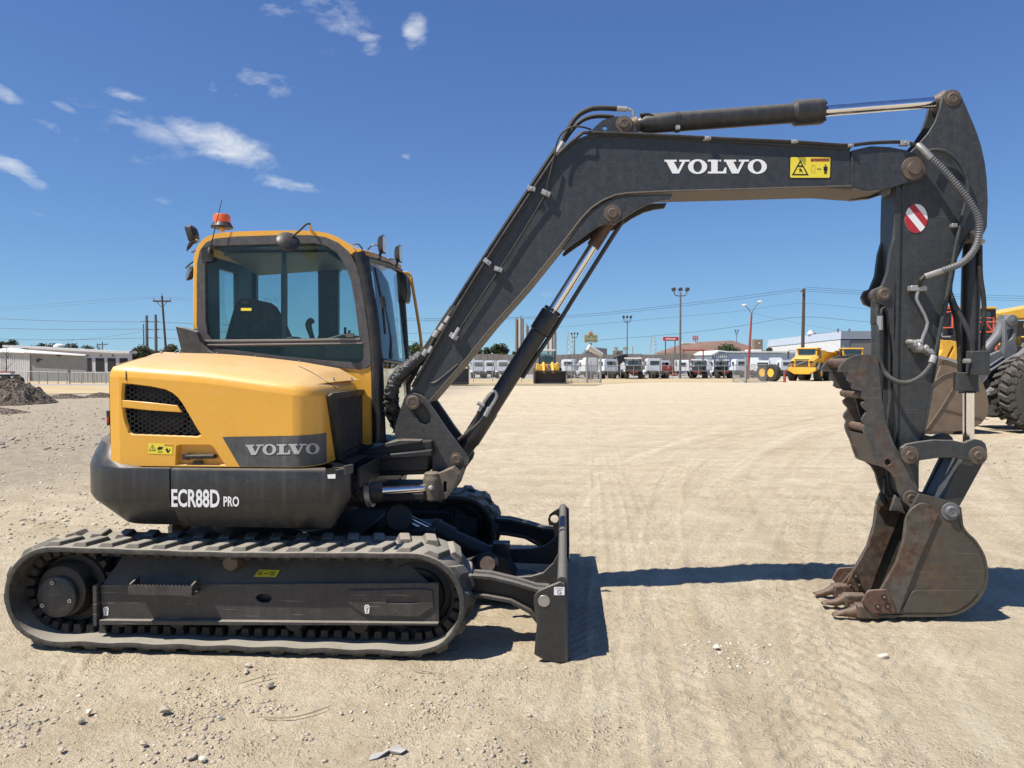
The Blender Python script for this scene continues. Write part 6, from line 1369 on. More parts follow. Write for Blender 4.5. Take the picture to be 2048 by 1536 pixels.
# ---- trees
def tree(px, D, ptop, pw, label, mats=('leaf_dark', 'leaf_mid'), nleaf=2600, seed=0, group='trees beyond the yard', base=.0, sq=1.0):
    L = Loc(px, D); r = random.Random(seed); top = L.z(ptop); w = pw * D / F / 2
    t = L.empty('tree', label, 'tree', group); h0 = top * .30
    m = mb('bark'); m.tube([(0, 0, -.1), (.1 * w, 0, h0), (0, 0, top * .6)], [.06 * w + .08, .05 * w + .05, .03], 7)
    for k in range(6):
        a = r.uniform(0, 6.28); m.tube([(0, 0, h0 * r.uniform(.7, 1.2)), (math.cos(a) * w * .35, math.sin(a) * w * .35, top * .6), (math.cos(a) * w * .65, math.sin(a) * w * .65, top * .75)], [.04 * w + .03, .03 * w, .01], 5)
    m.build('trunk', t)
    cl = []
    for k in range(26):
        a = r.uniform(0, 6.28); q = r.uniform(.1, .70) * w; zc = top * (.42 + .42 * r.random() ** .8 * (1 - .35 * (q / w) ** 2)); rr = w * r.uniform(.28, .46); rz = rr * r.uniform(.6, .85)
        zc = min(zc, top - rz); cl.append((Vector((math.cos(a) * q, math.sin(a) * q, zc)), rr, rz))
    m = MB(); sz = max(.14, w * .085)
    for k in range(nleaf):
        c, rr, rz = r.choice(cl); d = Vector((r.gauss(0, 1), r.gauss(0, 1), r.gauss(0, 1))).normalized() * (r.random() ** .4) * r.uniform(.85, 1.12)
        p = c + Vector((d.x * rr, d.y * rr, d.z * rz)); n = Vector((r.gauss(0, 1), r.gauss(0, 1), r.gauss(.5, 1))).normalized(); a = n.cross(Vector((0, 0, 1)) if abs(n.z) < .9 else Vector((1, 0, 0))).normalized(); b = n.cross(a); s_ = sz * r.uniform(.6, 1.3)
        m.mat(mats[0] if r.random() < .6 else mats[1]); m.add([p - a * s_, p - b * s_ * .6, p + a * s_, p + b * s_ * .7], [(0, 1, 2, 3)])
    m.build('crown', t, ang=0); return t
tree(14, 165, 672, 50, 'dark rounded tree at the far left edge behind the white shed', seed=1)
for i, (px, tp, w, lb) in enumerate(((62, 688, 34, 'low dark tree above the shed roof, left end of the row'), (88, 684, 40, 'broad dark tree just right of the leftmost low one'), (118, 683, 40, 'dark tree behind the white roof vent'), (146, 684, 38, 'dark tree over the middle of the long roof'), (172, 687, 34, 'low brownish tree at the right end of the roofline row'))):
    tree(px, 170, tp - 4, w + 8, lb, ('leaf_dark', 'leaf_dry') if i > 2 else ('leaf_dark', 'leaf_mid'), 1500, 10 + i)
tree(278, 120, 687, 58, 'wide grey-green tree left of the leaning power pole', ('leaf_mid', 'leaf_dry'), 3000, 21)
tree(345, 115, 682, 46, 'olive tree right behind the leaning power pole', ('leaf_mid', 'leaf_dry'), 2600, 22)
tree(318, 140, 694, 30, 'small tree between the two olive trees at left', ('leaf_dark', 'leaf_mid'), 1200, 23)
tree(832, 110, 679, 44, 'green tree seen between the cab and the boom', ('leaf_mid', 'leaf_dark'), 2200, 24)
tree(1000, 130, 679, 46, 'tall leafy green tree right of the boom above the board fence', ('leaf_mid', 'leaf_dark'), 3200, 25)
tree(968, 132, 688, 40, 'lower green tree left of the tall leafy one', ('leaf_mid', 'leaf_dark'), 2200, 26)
tree(1030, 135, 695, 20, 'small tree at the foot of the silos', seed=27, nleaf=900)
tree(1455, 120, 683, 58, 'round dark bush in front of the brown roof', seed=28)
tree(1537, 135, 686, 20, 'slim tree right of the stone tower', ('leaf_mid', 'leaf_dry'), 1200, 29)
tree(1238, 180, 698, 20, 'small far tree left of the tall yard light', seed=30, nleaf=700)
m = MB(); r = random.Random(77)
for a0, a1, n_ in ((-900, 945, 5200), (2060, 3400, 3800)):
    for k in range(n_):
        px = r.uniform(a0, a1); D_ = r.uniform(235, 275); w_ = W(px, 768, D_); hh = 5.2 + 1.3 * math.sin(px * .021) + 1.0 * math.sin(px * .067 + 1) + .8 * math.sin(px * .19)
        z_ = r.uniform(0, 1) ** .7 * hh; n = Vector((r.gauss(0, 1), r.gauss(0, 1), r.gauss(.4, 1))).normalized(); a = n.cross(Vector((0, 0, 1))).normalized(); b = n.cross(a); s_ = r.uniform(.35, .8); p_ = Vector((w_.x, w_.y, z_))
        m.mat('leaf_dark' if r.random() < .6 else 'leaf_mid'); m.add([p_ - a * s_, p_ - b * s_ * .7, p_ + a * s_, p_ + b * s_ * .8], [(0, 1, 2, 3)])
m.build('distant_treeline', None, ang=0, label='low far-off belt of dark trees along the horizon', kind='stuff')
# bare sapling by the dirt pile
L = Loc(13, 60); t = L.empty('bare_sapling', 'thin leafless sapling in front of the ribbed white wall', 'tree'); m = mb('bark'); r = random.Random(3)
m.tube([(0, 0, 0), (.02, 0, 1.6), (.05, 0, 3.0)], [.04, .03, .012], 6); m.build('trunk', t); m = mb('bark')
for k in range(26): z = r.uniform(.9, 2.9); a = r.uniform(0, 6.28); l = r.uniform(.4, 1.0); m.tube([(.03, 0, z), (math.cos(a) * l * .5, math.sin(a) * l * .5, z + l * .35), (math.cos(a) * l * .75, math.sin(a) * l * .75, z + l * .8)], [.012, .008, .003], 4)
m.build('branches', t)

# ---- buildings on the left
L = Loc(60, 78); b = L.empty('metal_shed', 'white metal shed with ribbed end wall and dark emblem on its grey front', 'building')
m = mb('wall_grey'); zt = lambda px: L.z(706 + (742 - 706) * 0) if 0 else None
m.prism([(L.x(60), 0), (L.x(173), 0), (L.x(173), L.z(711)), (L.x(60), L.z(705))], 0, .2); m.build('front_wall', b)
m = mb('wall_grey'); m.add([(L.x(173), .1, 0), (L.x(173), .1, L.z(711)), (L.x(173) - 5.3, 9, L.z(711)), (L.x(173) - 5.3, 9, 0)], [(0, 1, 2, 3)]); m.build('side_wall', b, ang=0)
m = mb('wall_white'); m.add([(L.x(60), -.02, 0), (L.x(60), -.02, L.z(705)), (L.x(-130), 7, L.z(700)), (L.x(-130), 7, 0)], [(0, 1, 2, 3)]); m.build('end_wall', b, ang=0)
rib = mb('wall_white')
for k in range(26):
    u = k / 26; x = L.x(60) + (L.x(-130) - L.x(60)) * u; y = 7 * u; o = mb('wall_tan'); o.box(x - .06, x + .06, y - .10, y - .03, .1, L.z(704.5) - .02); o.build('wall_rib', b, ang=0)
m = mb('roof_white'); m.add([(L.x(55), -.4, L.z(706)), (L.x(174), -.4, L.z(712)), (L.x(174), -.4, L.z(710.5)), (L.x(55), -.4, L.z(704.5)), (L.x(-130), 6.5, L.z(701)), (L.x(-130), 6.5, L.z(699)), (L.x(174) - 5.1, 9, L.z(707)), (L.x(40) - 5, 9, L.z(696)), (L.x(-130), 12, L.z(690))],
   [(0, 1, 2, 3), (0, 3, 5, 4), (3, 2, 6, 7), (3, 7, 8, 5)]); m.build('roof', b, ang=0)
m = mb('door_dark'); m.strip(circ(L.x(78), L.z(721), .22, 14)[2:12], .07, -.05, -.01); m.tube([(L.x(76), -.05, L.z(722)), (L.x(84), -.05, L.z(719))], .05, 5); m.build('emblem', b)
m = mb('door_dark'); BX(m, L, 117, 123, 709.5, 712, -.3, 0); m.build('wall_lamp', b)
m = mb('post_red'); BX(m, L, 60.5, 62, 747, 762, -.1, -.02); m.build('downpipe', b)
L = Loc(200, 112); b = L.empty('warehouse', 'long pale warehouse with dark roller doors behind the shed', 'building')
m = mb('wall_tan'); m.prism([(L.x(40), 0), (L.x(262), 0), (L.x(262), L.z(701)), (L.x(235), L.z(702)), (L.x(60), L.z(694))], 0, .5); m.build('front_wall', b)
m = mb('roof_white'); m.strip(L.pts([(10, 690), (60, 692), (150, 697), (238, 702), (262, 702)]), -.35, -.4, 2); m.build('roof', b)
for a, c in ((174, 184), (192, 209), (216, 232), (240, 256)): m = mb('door_dark'); BX(m, L, a, c, 716.5, 743, -.06, -.01); m.build('roller_door', b, label='dark closed roller door')
for a in (177, 203, 227): m = mb('door_dark'); BX(m, L, a - 1, a + 1, 710, 712.5, -.2, 0); m.build('wall_lamp', b)
for a in (60, 112, 166): m = mb('galv'); m.cyl((L.x(a), 4, L.z(694)), (L.x(a), 4, L.z(687)), .12, 8); m.build('roof_pipe', b)
m = mb('roof_white'); m.lathe((L.x(95), 3, L.z(693)), (0, 0, 1), [(0, .8), (.25, .75), (.45, .4), (.5, .05)], 14); m.build('roof_vent', b)
L = Loc(184, 71); b = L.empty('concrete_wall', 'low pale concrete wall below the warehouse doors', 'wall')
for k in range(11):
    x0 = L.x(140 + 9 * k); m = mb('concrete'); m.box(x0 + .02, x0 + 9 * L.D / F - .02, 0, .2, 0, L.z(745.5) - .02 * (k % 3)); m.build('wall_panel', b, ang=0)
# rail fence, left
L = Loc(150, 66); f = L.empty('chain_link_fence', 'galvanised pipe fence across the left field', 'fence')
for k, px in enumerate((55, 78, 95, 116, 134, 140, 163, 188, 212, 236)): m = mb('galv'); m.cyl((L.x(px), 0, 0), (L.x(px + (1.5 if k % 3 == 0 else 0)), 0, L.z(742 if k % 2 else 744)), .035, 6); m.build('fence_post', f)
m = mb('galv'); m.cyl((L.x(40), 0, L.z(743)), (L.x(330), 0, L.z(747.5)), .028, 6); m.build('top_rail', f)
m = mb('thin_chain_link'); m.add([(L.x(40), 0, .1), (L.x(330), 0, .1), (L.x(330), 0, L.z(747.5)), (L.x(40), 0, L.z(743))], [(0, 1, 2, 3)]); m.build('mesh_panel', f, ang=0)
m = mb('galv'); L2 = Loc(139, 64); s_ = L2.empty('post_sign', 'small grey sign plate on a post in the left field', 'sign'); m.cyl((0, 0, 0), (0, 0, L2.z(733)), .03, 6); m.build('post', s_); m = mb('wall_dark'); m.box(-.12, .12, -.03, .0, L2.z(745), L2.z(733)); m.build('plate', s_)
# parked vehicle and pile, far left
L = Loc(18, 58); v = L.empty('flatbed_trailer', 'low dark trailer with white stripe behind the dirt pile', 'trailer')
m = mb('truck_dark'); BX(m, L, -40, 30, 749, 753, 0, .6); m.build('deck', v); m = mb('truck_white'); BX(m, L, -40, 22, 745.5, 748.5, -.05, .5); m.build('stripe', v); m = mb('post_red'); BX(m, L, -40, 22, 743, 745.3, -.04, .5); m.build('load', v)
for a in (-20, 10, 34): m = mb('tyre'); m.cyl((L.x(a), -.1, .42), (L.x(a), .3, .42), .42, 18); m.build('wheel', v)
def heap(px, D, w, h, dep, label, seed, mat='dirt', n=60):
    L = Loc(px, D); rows = []; amp = h
    for i in range(n + 1):
        row = []
        for j in range(n + 1):
            u, v = i / n * 2 - 1, j / n * 2 - 1; x, y = u * w, v * dep; d = math.sqrt(u * u + v * v)
            X = np.array([x + seed * 9.]); Yy = np.array([y])
            e = max(0, 1 - d ** 1.35); z = h * e + (.16 * h * float(vnoise(X, Yy, w * .22, seed)[0]) + .12 * h * float(vnoise(X, Yy, w * .09, seed + 1)[0]) + .08 * h * float(vnoise(X, Yy, w * .04, seed + 2)[0])) * min(1, e * 3) - .02
            row.append((x, y, z))
        rows.append(row)
    m = mb(mat); m.grid(rows); o = m.build('dirt_pile', None, ang=0, label=label, cat='dirt pile', group='piles of excavated dirt'); o.location = L.o; o.rotation_euler = (0, 0, TH)
    sp = []; r = random.Random(seed)
    st = MB().mat('dark_rubble')
    for k in range(1500 if h > 1 else 500):
        a = r.uniform(0, 6.28); q = r.random() ** .6; x, y = math.cos(a) * q * w * 1.02, math.sin(a) * q * dep * 1.02; e = max(0, 1 - (q * 1.02) ** 1.35); z = h * e; s = r.uniform(.012, .055) * (1 if h > .6 else .7)
        v, f = protos[k % 6]; st.add([(x + a_ * s, y + b_ * s, z + c_ * s * .8 + .03 * h) for a_, b_, c_ in v], [tuple(int(i) for i in t) for t in f])
    st.build('rubble', o, kind='stuff', ang=0); return o
heap(24, 33.5, 1.62, 1.08, 2.0, 'large pile of dark excavated dirt and rubble at the left edge', 1)
heap(130, 39, 1.1, .22, .8, 'small flat heap of dirt right of the big pile', 2, n=30)
heap(200, 40, .85, .25, .7, 'small dirt heap nearest the excavator tail', 3, n=30)
heap(-20, 27, 1.3, .22, .9, 'low spill of rubble in front of the large pile', 4, n=36)
L = Loc(-6, 34); v = L.empty('roller_drum', 'edge of a dusty yellow steel drum at the left border', 'machine part'); m = mb('loader_yellow'); m.lathe((0, -2.7, .45), (0, 1, 0), [(0, .1), (0, .3), (.02, .33), (1.2, .33)], 28); m.build('drum', v)

# ---- poles
def wood_pole(px0, D, py_top, px_top, label, arm=0, mat='pole_wood', r=.16, group=None, cat='utility pole'):
    L = Loc(px0, D); t = L.empty('utility_pole', label, cat, group); zt = L.z(py_top); xt = L.x(px_top)
    m = mb(mat); m.tube([(0, 0, 0), (xt, 0, zt)], [r, r * .72], 10); m.build('pole', t)
    if arm:
        m = mb('pole_wood'); m.box(xt - arm, xt + arm, -.08, .08, zt - .75, zt - .55); m.build('crossarm', t)
        m = mb('pole_wood'); m.tube([(xt - arm * .6, 0, zt - .7), (xt + .02, 0, zt - 1.5), (xt + arm * .6, 0, zt - .7)], .04, 5); m.build('brace', t)
        for a in (-arm * .95, 0, arm * .95): m = mb('galv'); m.cyl((xt + a, 0, zt - .55 if a else zt), (xt + a, 0, zt - .25 if a else zt + .3), .07, 8); m.build('insulator', t)
    return t
wood_pole(336, 95, 592, 326, 'dark leaning wooden power pole with crossarm left of the cab', 1.1)
wood_pole(1604, 100, 577, 1606, 'tall wooden power pole behind the yellow haul truck', 0, 'pole_wood', .25)
L = Loc(1604, 100); t = L.empty('pole_crossarm', 'stub crossarm with insulator at the top of the tall wooden pole', 'crossarm'); m = mb('pole_wood'); m.tube([(-.6, -.8, L.z(584)), (.2, .5, L.z(579))], .10, 6); m.build('arm', t); m = mb('galv'); m.cyl((-.6, -.8, L.z(584)), (-.6, -.8, L.z(582)), .12, 8); m.build('insulator', t)
for (px, tp, D, lb) in ((295, 631, 190, 'grey steel transmission pole, left of the two thick ones'), (313, 629, 190, 'grey steel transmission pole, right of the two thick ones'), (288.5, 648, 260, 'thin distant transmission pole left of the thick pair')):
    t = wood_pole(px, D, tp, px, lb, 0, 'pole_steel', .42 if D < 200 else .26, 'steel transmission poles on the left')
    L = Loc(px, D); m = mb('pole_steel')
    for py in (643, 660, 676): m.tube([(-1.1, 0, L.z(py)), (1.1, 0, L.z(py) + .1)], .10, 5)
    m.build('arms', t)
for (px, tp, lb) in ((206, 684, 'tiny far wooden pole with crossarm above the warehouse'), (199, 693, 'short dark pole end just left of the tiny far pole')):
    wood_pole(px, 210, tp, px, lb, 1.5 if px == 206 else .5, r=.15)
def yard_light(px, D, py_top, hw, label, heads=3, mat='pole_steel', r=.12):
    L = Loc(px, D); t = L.empty('yard_light', label, 'light pole', 'floodlight poles in the yard'); zt = L.z(py_top); w = hw * D / F
    m = mb(mat); m.tube([(0, 0, 0), (0, 0, zt - .3)], [r, r * .6], 8); m.build('pole', t)
    m = mb(mat); m.tube([(-w * .8, 0, zt), (-w * .75, 0, zt - .5), (-w * .5, 0, zt - .7), (0, 0, zt - .72), (w * .5, 0, zt - .7), (w * .75, 0, zt - .5), (w * .8, 0, zt)], .06, 6, sub=2); m.build('bracket', t)
    for a in np.linspace(-w * .85, w * .85, heads):
        m = mb('truck_dark'); m.box(a - w * .20, a + w * .20, -.3, .4, zt - .12, zt + .28, rot=Matrix.Rotation(.25 if a > 0 else -.2, 3, 'Y')); m.build('lamp_head', t, bevel=.04)
    return t
yard_light(1360, 92, 580, 16, 'tallest yard light with three dark floodlight heads', r=.16)
yard_light(1254, 115, 635, 8.5, 'mid-height yard light left of the red sign', r=.11)
yard_light(1149, 150, 668, 7, 'small far yard light by the lattice tower', r=.12)
yard_light(1472.5, 170, 662, 3, 'tiny yard light above the brown roof', 2, r=.11)
L = Loc(1495, 88); t = L.empty('street_lamp', 'red street lamp post with two curved white-headed arms', 'street lamp')
m = mb('post_red'); m.tube([(0, 0, 0), (L.x(1502), 0, L.z(628))], [.18, .10], 10); m.build('pole', t)
m = mb('pole_steel'); xx, zz = L.x(1502), L.z(628); m.tube([(xx, 0, zz), (xx - .35, 0, zz + .6), (xx - .75, 0, zz + .95)], .045, 6, sub=3); m.tube([(xx, 0, zz), (xx + .4, 0, zz + .85), (xx + .95, 0, zz + 1.35)], .045, 6, sub=3); m.build('lamp_arms', t)
for a, b in ((1487, 611), (1518, 604)): m = mb('roof_white'); m.lathe((L.x(a) - .25, 0, L.z(b)), (1, 0, .1), [(0, .05), (.1, .14), (.4, .14), (.55, .05)], 10); m.build('lamp_head', t)

# ---- wires
def wire(pts, D, r, label, group='overhead power wires'):
    m = mb('wire'); q = []
    for a, b in pts: q.append(W(a, b, D if not hasattr(D, '__call__') else D(a)))
    m.tube(q, r, 5, sub=6); m.build('power_wire', None, label=label, cat='wire', group=group)
wire([(850, 638), (1060, 634), (1180, 628), (1330, 612), (1480, 593), (1600, 577)], 100, .020, 'upper wire of the pair sagging from the tall wooden pole to the left')
wire([(850, 642), (1060, 637), (1180, 632), (1330, 616), (1480, 598), (1600, 581)], 100, .020, 'lower wire of the pair sagging from the tall wooden pole to the left')
wire([(1610, 574), (1780, 584), (2100, 594)], 100, .020, 'top wire right of the tall wooden pole')
wire([(1610, 578), (1780, 588), (2100, 599)], 100, .020, 'second wire right of the tall wooden pole')
wire([(1610, 582), (1780, 592), (2100, 604)], 100, .018, 'third wire right of the tall wooden pole')
wire([(1100, 656), (1330, 636), (1480, 622), (1604, 607), (1760, 619), (2100, 632)], 100, .014, 'thin middle wire crossing behind the tall light poles')
wire([(1190, 681), (1360, 667), (1480, 652), (1604, 634), (1760, 645), (2100, 660)], 100, .020, 'darker low wire meeting the tall wooden pole half way up')
wire([(1505, 626), (1604, 648), (1700, 664)], 96, .010, 'faint wire falling from the red street lamp to the grey building')
wire([(-60, 622), (100, 608), (230, 598), (326, 594), (420, 602), (520, 614)], 95, .012, 'highest faint wire running through the leaning pole')
wire([(-60, 626), (100, 613), (230, 603), (320, 597), (420, 606), (520, 619)], 95, .010, 'second faint wire running through the leaning pole')
for k, (y0, y1) in enumerate(((634, 644), (654, 658), (677, 676))):
    wire([(-80, y0), (120, (y0 + y1) / 2 + 3), (295, y1), (360, y1 + 2), (520, y1 + 8)], 190, .05, ['topmost', 'middle', 'lowest'][k] + ' sagging transmission line at the left')
wire([(120, 682), (200, 675), (280, 664)], 190, .03, 'rising dark wire left of the transmission poles')
for k, y in enumerate((637, 641, 666, 683)): wire([(780, y), (850, y + .5), (960, y - 1)], 150, .03, ['uppermost', 'second', 'third', 'lowest'][k] + ' wire seen between the cab and the boom')

# ---- silos, towers, signs, board fence
def silo(px0, px1, py, D, label, mat='concrete'):
    L = Loc((px0 + px1) / 2, D); t = L.empty('silo', label, 'silo', 'tall silos behind the board fence'); r = (px1 - px0) / 2 * D / F; zt = L.z(py)
    m = mb(mat); m.lathe((0, 0, 0), (0, 0, 1), [(0, r), (zt - .3, r), (zt, r * .92)], 24); m.build('drum', t)
    m = mb('pole_steel'); m.tube([(-r * .2, -r, 0), (-r * .2, -r, zt + .4)], .10, 5); m.tube([(-r * .3, -r, zt + .5), (r * .2, -r, zt + .5)], .12, 5); m.build('ladder', t)
silo(1037, 1048, 637, 190, 'tallest pale silo with dark ladder pipe'); silo(1030, 1038, 639, 194, 'tall silo partly hidden behind the tallest', 'brick')
silo(1050, 1058, 652, 192, 'shorter silo beside the hydraulic cylinder'); silo(1098, 1113, 664, 185, 'squat wide silo right of the hydraulic cylinder'); silo(1092, 1100, 670, 186, 'narrow low silo left of the squat one')
def lattice(px, D, tp, label):
    L = Loc(px, D); t = L.empty('lattice_tower', label, 'pylon', 'far lattice transmission towers'); h = L.z(tp); m = mb('galv'); w0, w1 = h * .13, h * .05
    lv = [0, .2, .38, .54, .68, .8, .9, 1]
    for sx_, sy_ in ((-1, -1), (-1, 1), (1, 1), (1, -1)): m.tube([(sx_ * w0, sy_ * w0, 0), (sx_ * w1, sy_ * w1, h)], .09, 4)
    for a, b in zip(lv, lv[1:]):
        wa, wb = w0 + (w1 - w0) * a, w0 + (w1 - w0) * b
        for sy_ in (-1, 1): m.tube([(-wa, sy_ * wa, a * h), (wb, sy_ * wb, b * h)], .05, 4); m.tube([(wa, sy_ * wa, a * h), (-wb, sy_ * wb, b * h)], .05, 4)
    m.build('frame', t)
    for q in (.98, .86, .74): m = mb('galv'); m.tube([(-h * .16, 0, h * q), (h * .16, 0, h * q)], .1, 4); m.build('crossarm', t)
lattice(1140, 420, 664, 'hazy lattice tower left of the chicken sign'); lattice(1306, 460, 673, 'hazy lattice tower left of the red sign')
L = Loc(1181, 140); t = L.empty('roadside_sign', 'cream restaurant sign with orange arch on top, on one pole', 'sign')
m = mb('pole_steel'); m.cyl((0, 0, 0), (0, 0, L.z(686)), .2, 8); m.build('pole', t)
m = mb('sign_cream'); BX(m, L, 1168, 1195, 669.5, 685, -.2, .2); m.build('board', t)
m = mb('sign_green'); 
for s_, y0, y1 in (('CHICKEN', 676.5, 671), ('SEAFOOD', 683.8, 678.2)): put_text(m, s_, L.x(1169.5), L.x(1193.5), L.z(y0), L.z(y1), -.22, bold=.0)
m.build('lettering', t, ang=0)
m = mb('sign_cream'); m.prism([(L.x(1181) + math.cos(a) * .52, L.z(669.5) + math.sin(a) * .66) for a in np.linspace(0, PI, 14)], -.2, .2); m.mat('orange_print').prism([(L.x(1181) + math.cos(a) * .34, L.z(669.2) + math.sin(a) * .46) for a in np.linspace(0, PI, 12)], -.25, -.2); m.build('arch', t)
L = Loc(1341, 150); t = L.empty('roadside_sign', 'long red sign board with white script on two dark posts', 'sign')
for a in (1330.5, 1349.5): m = mb('truck_dark'); m.cyl((L.x(a), 0, 0), (L.x(a), 0, L.z(681)), .10, 8); m.build('post', t)
m = mb('white_metal'); BX(m, L, 1324.5, 1356.5, 673.6, 681.8, -.16, .2); m.mat('sign_red').add([], []); BX(m, L, 1325, 1356, 674, 681.3, -.22, -.15); m.build('board', t)
m = mb('white_print'); put_text(m, 'Woodhaven', L.x(1330), L.x(1352), L.z(679.6), L.z(675.5), -.24) if 0 else None
r = random.Random(4); q = [(1330 + i * 1.1, 678 + math.sin(i * 2.1) * 1.5) for i in range(20)]; m.tube([(L.x(a), -.25, L.z(b)) for a, b in q], .045, 4, sub=3); m.build('script', t)
L = Loc(1390, 175); t = L.empty('roadside_sign', 'small square sign with red striped W above the brown roof', 'sign')
m = mb('sign_red'); BX(m, L, 1385, 1395.5, 671.5, 679.5, -.1, .1); m.build('board', t); m = mb('white_print'); m.strip(L.pts([(1386.3, 673), (1388.3, 678.3), (1390.2, 674), (1392.2, 678.3), (1394.2, 673)]), .16, -.14, -.1); m.build('symbol', t); m = mb('galv'); BX(m, L, 1385, 1396, 681, 682.3, -.1, .1); m.cyl((0, 0, 0), (0, 0, L.z(680)), .12, 6); m.build('post', t)
L = Loc(1240, 128); f = L.empty('board_fence', 'long weathered wooden board fence behind the trucks', 'fence'); r = random.Random(9)
bpm = None
for k in range(190):
    px = 948 + k * 3.0
    if px > 1520: break
    top_ = 708 + (1.2 if (k // 16) % 2 else 0) + r.uniform(-.25, .25)
    x = L.x(px); w = 3.0 * L.D / F
    if bpm is None: m = mb('fence_wood'); m.box(0, w * .96, 0, .06, 0, 1); bpm = m.mesh('board', 0)
    o = inst(bpm, 'board', f, (x, r.uniform(-.03, .03), 0), scale=(1, 1, L.z(top_)))
# brown roofed building, blue building, red frame, tower
L = Loc(1430, 165); b = L.empty('brown_roof_building', 'large building with a broad brown hipped roof', 'building')
m = mb('roof_brown'); A_ = [(1332, 706), (1382, 684), (1478, 679), (1545, 706)]; q = L.pts(A_); m.add([(q[0][0], 0, q[0][1]), (q[1][0], 6, q[1][1]), (q[2][0], 6, q[2][1]), (q[3][0], 0, q[3][1]), (q[3][0], 16, q[3][1]), (q[0][0], 16, q[0][1])], [(0, 3, 2, 1), (3, 4, 2), (0, 1, 5), (1, 2, 4, 5)]); m.build('roof', b, ang=0)
m = mb('wall_tan'); BX(m, L, 1340, 1538, 706.2, 740, .5, 15); m.build('wall', b)
m = mb('roof_white'); BX(m, L, 1375, 1402, 683, 686, 5, 7); m.build('roof_unit', b)
L = Loc(1516, 150); b = L.empty('stone_tower', 'square stone tower with a small round opening', 'tower'); m = mb('brick'); BX(m, L, 1508, 1525, 680.5, 740, 0, 1.7); BX(m, L, 1508, 1511.5, 678.5, 680.4, 0, 1.7); BX(m, L, 1515, 1525, 678.8, 680.4, 0, 1.7); m.build('wall', b); m = mb('roof_white'); m.cyl((L.x(1518), -.05, L.z(686)), (L.x(1518), -.01, L.z(686)), .16, 10); m.build('opening', b)
L = Loc(1500, 118); b = L.empty('blue_metal_building', 'pale blue metal building with white gabled end and flat white roof edge', 'building')
m = mb('wall_lightblue'); BX(m, L, 1453, 1590, 706.5, 745, 0, 12); m.build('front_wall', b)
m = mb('wall_blue'); m.prism(L.pts([(1421, 745), (1421, 708), (1437, 701.5), (1452, 706), (1452, 745)]), -.5, 10); m.build('gable_wall', b)
m = mb('roof_white'); m.strip(L.pts([(1419, 709), (1436, 700.5), (1454, 702.5), (1590, 702.5)]), -.22, -.7, 12); m.build('roof', b); m = mb('wall_dark'); BX(m, L, 1455, 1590, 704.9, 706, -.1, -.02); m.build('gutter', b)
for a, c in ((1454, 1474), (1509, 1531)): m = mb('roof_white'); BX(m, L, a, c, 698.5, 702, 2, 5); m.build('roof_unit', b)
for a in range(1425, 1450, 4): m = mb('white_metal'); BX(m, L, a, a + 2.2, 706.5, 716, -.56, -.51); m.build('wall_stripe', b)
L = Loc(1386, 112); b = L.empty('red_pipe_frame', 'dark red steel pipe portal standing behind the trucks', 'frame'); m = mb('post_red')
for a in (1367, 1406): m = mb('post_red'); m.cyl((L.x(a), 0, 0), (L.x(a), 0, L.z(700)), .10, 8); m.build('post', b)
m = mb('post_red'); m.tube([(L.x(1364), 0, L.z(700)), (L.x(1409), 0, L.z(700))], .13, 6); m.build('beam', b)
L = Loc(1660, 135); b = L.empty('grey_building', 'grey flat-roofed building behind the haul trucks', 'building')
m = mb('wall_lightblue'); m.add([(L.x(1588), 14, L.z(675)), (L.x(1681), 0, L.z(662.5)), (L.x(1681), 0, L.z(678)), (L.x(1588), 14, L.z(690)), (L.x(1588), 14, 0), (L.x(1681), 0, 0)], [(0, 1, 2, 3)]); m.build('fascia', b, ang=0)
m = mb('white_metal'); m.add([(L.x(1588), 14.2, L.z(684)), (L.x(1681), .2, L.z(678)), (L.x(1681), .2, 0), (L.x(1588), 14.2, 0)], [(0, 1, 2, 3)]); m.build('side_wall', b, ang=0)
for k in range(11):
    u0 = 1681 + 6 * k; m = mb('wall_blue'); BX(m, L, u0 + .15, u0 + 5.85, 662, 678, 0, .3); m.build('fascia_panel', b)
m = mb('wall_blue'); BX(m, L, 1681, 1780, 662, 678, .31, 14); BX(m, L, 1681, 1780, 680, 740, .4, 14); m.build('front_wall', b); m = mb('wall_dark'); BX(m, L, 1702, 1780, 682, 735, .2, .38); m.build('opening', b)
m = mb('roof_white'); m.lathe((L.x(1648), 6, L.z(666)), (0, 0, 1), [(0, .8), (.3, .8), (.35, .5), (.7, .5), (.75, .1)], 14); m.build('roof_fan', b)
for a in (1677, 1700): m = mb('pole_steel'); m.cyl((L.x(a), .5, L.z(662)), (L.x(a), .5, L.z(657)), .18, 8); m.build('roof_vent', b)
L = Loc(1232, 200); b = L.empty('far_rooftops', 'low dark rooftops with billboards far behind the board fence', 'building'); m = mb('wall_dark'); BX(m, L, 1228, 1246, 701, 735, 0, 3); m.mat('wall_grey'); BX(m, L, 1246, 1256, 694, 700, 0, .3); BX(m, L, 1228, 1236, 694, 700, 0, .3); m.cyl((L.x(1265), 0, 0), (L.x(1265), 0, L.z(693)), .15, 6); m.cyl((L.x(1232), 0, 0), (L.x(1232), 0, L.z(697)), .15, 6); m.cyl((L.x(1250), 0, 0), (L.x(1250), 0, L.z(697)), .15, 6); m.build('blocks', b)
L = Loc(1190, 150); b = L.empty('dark_barn', 'dark olive barn roof left of the rooftops', 'building'); m = mb('sign_green'); m.mat('wall_dark').prism(L.pts([(1165, 740), (1165, 712), (1182, 694), (1214, 697), (1214, 740)]), 0, 8); m.build('wall', b)

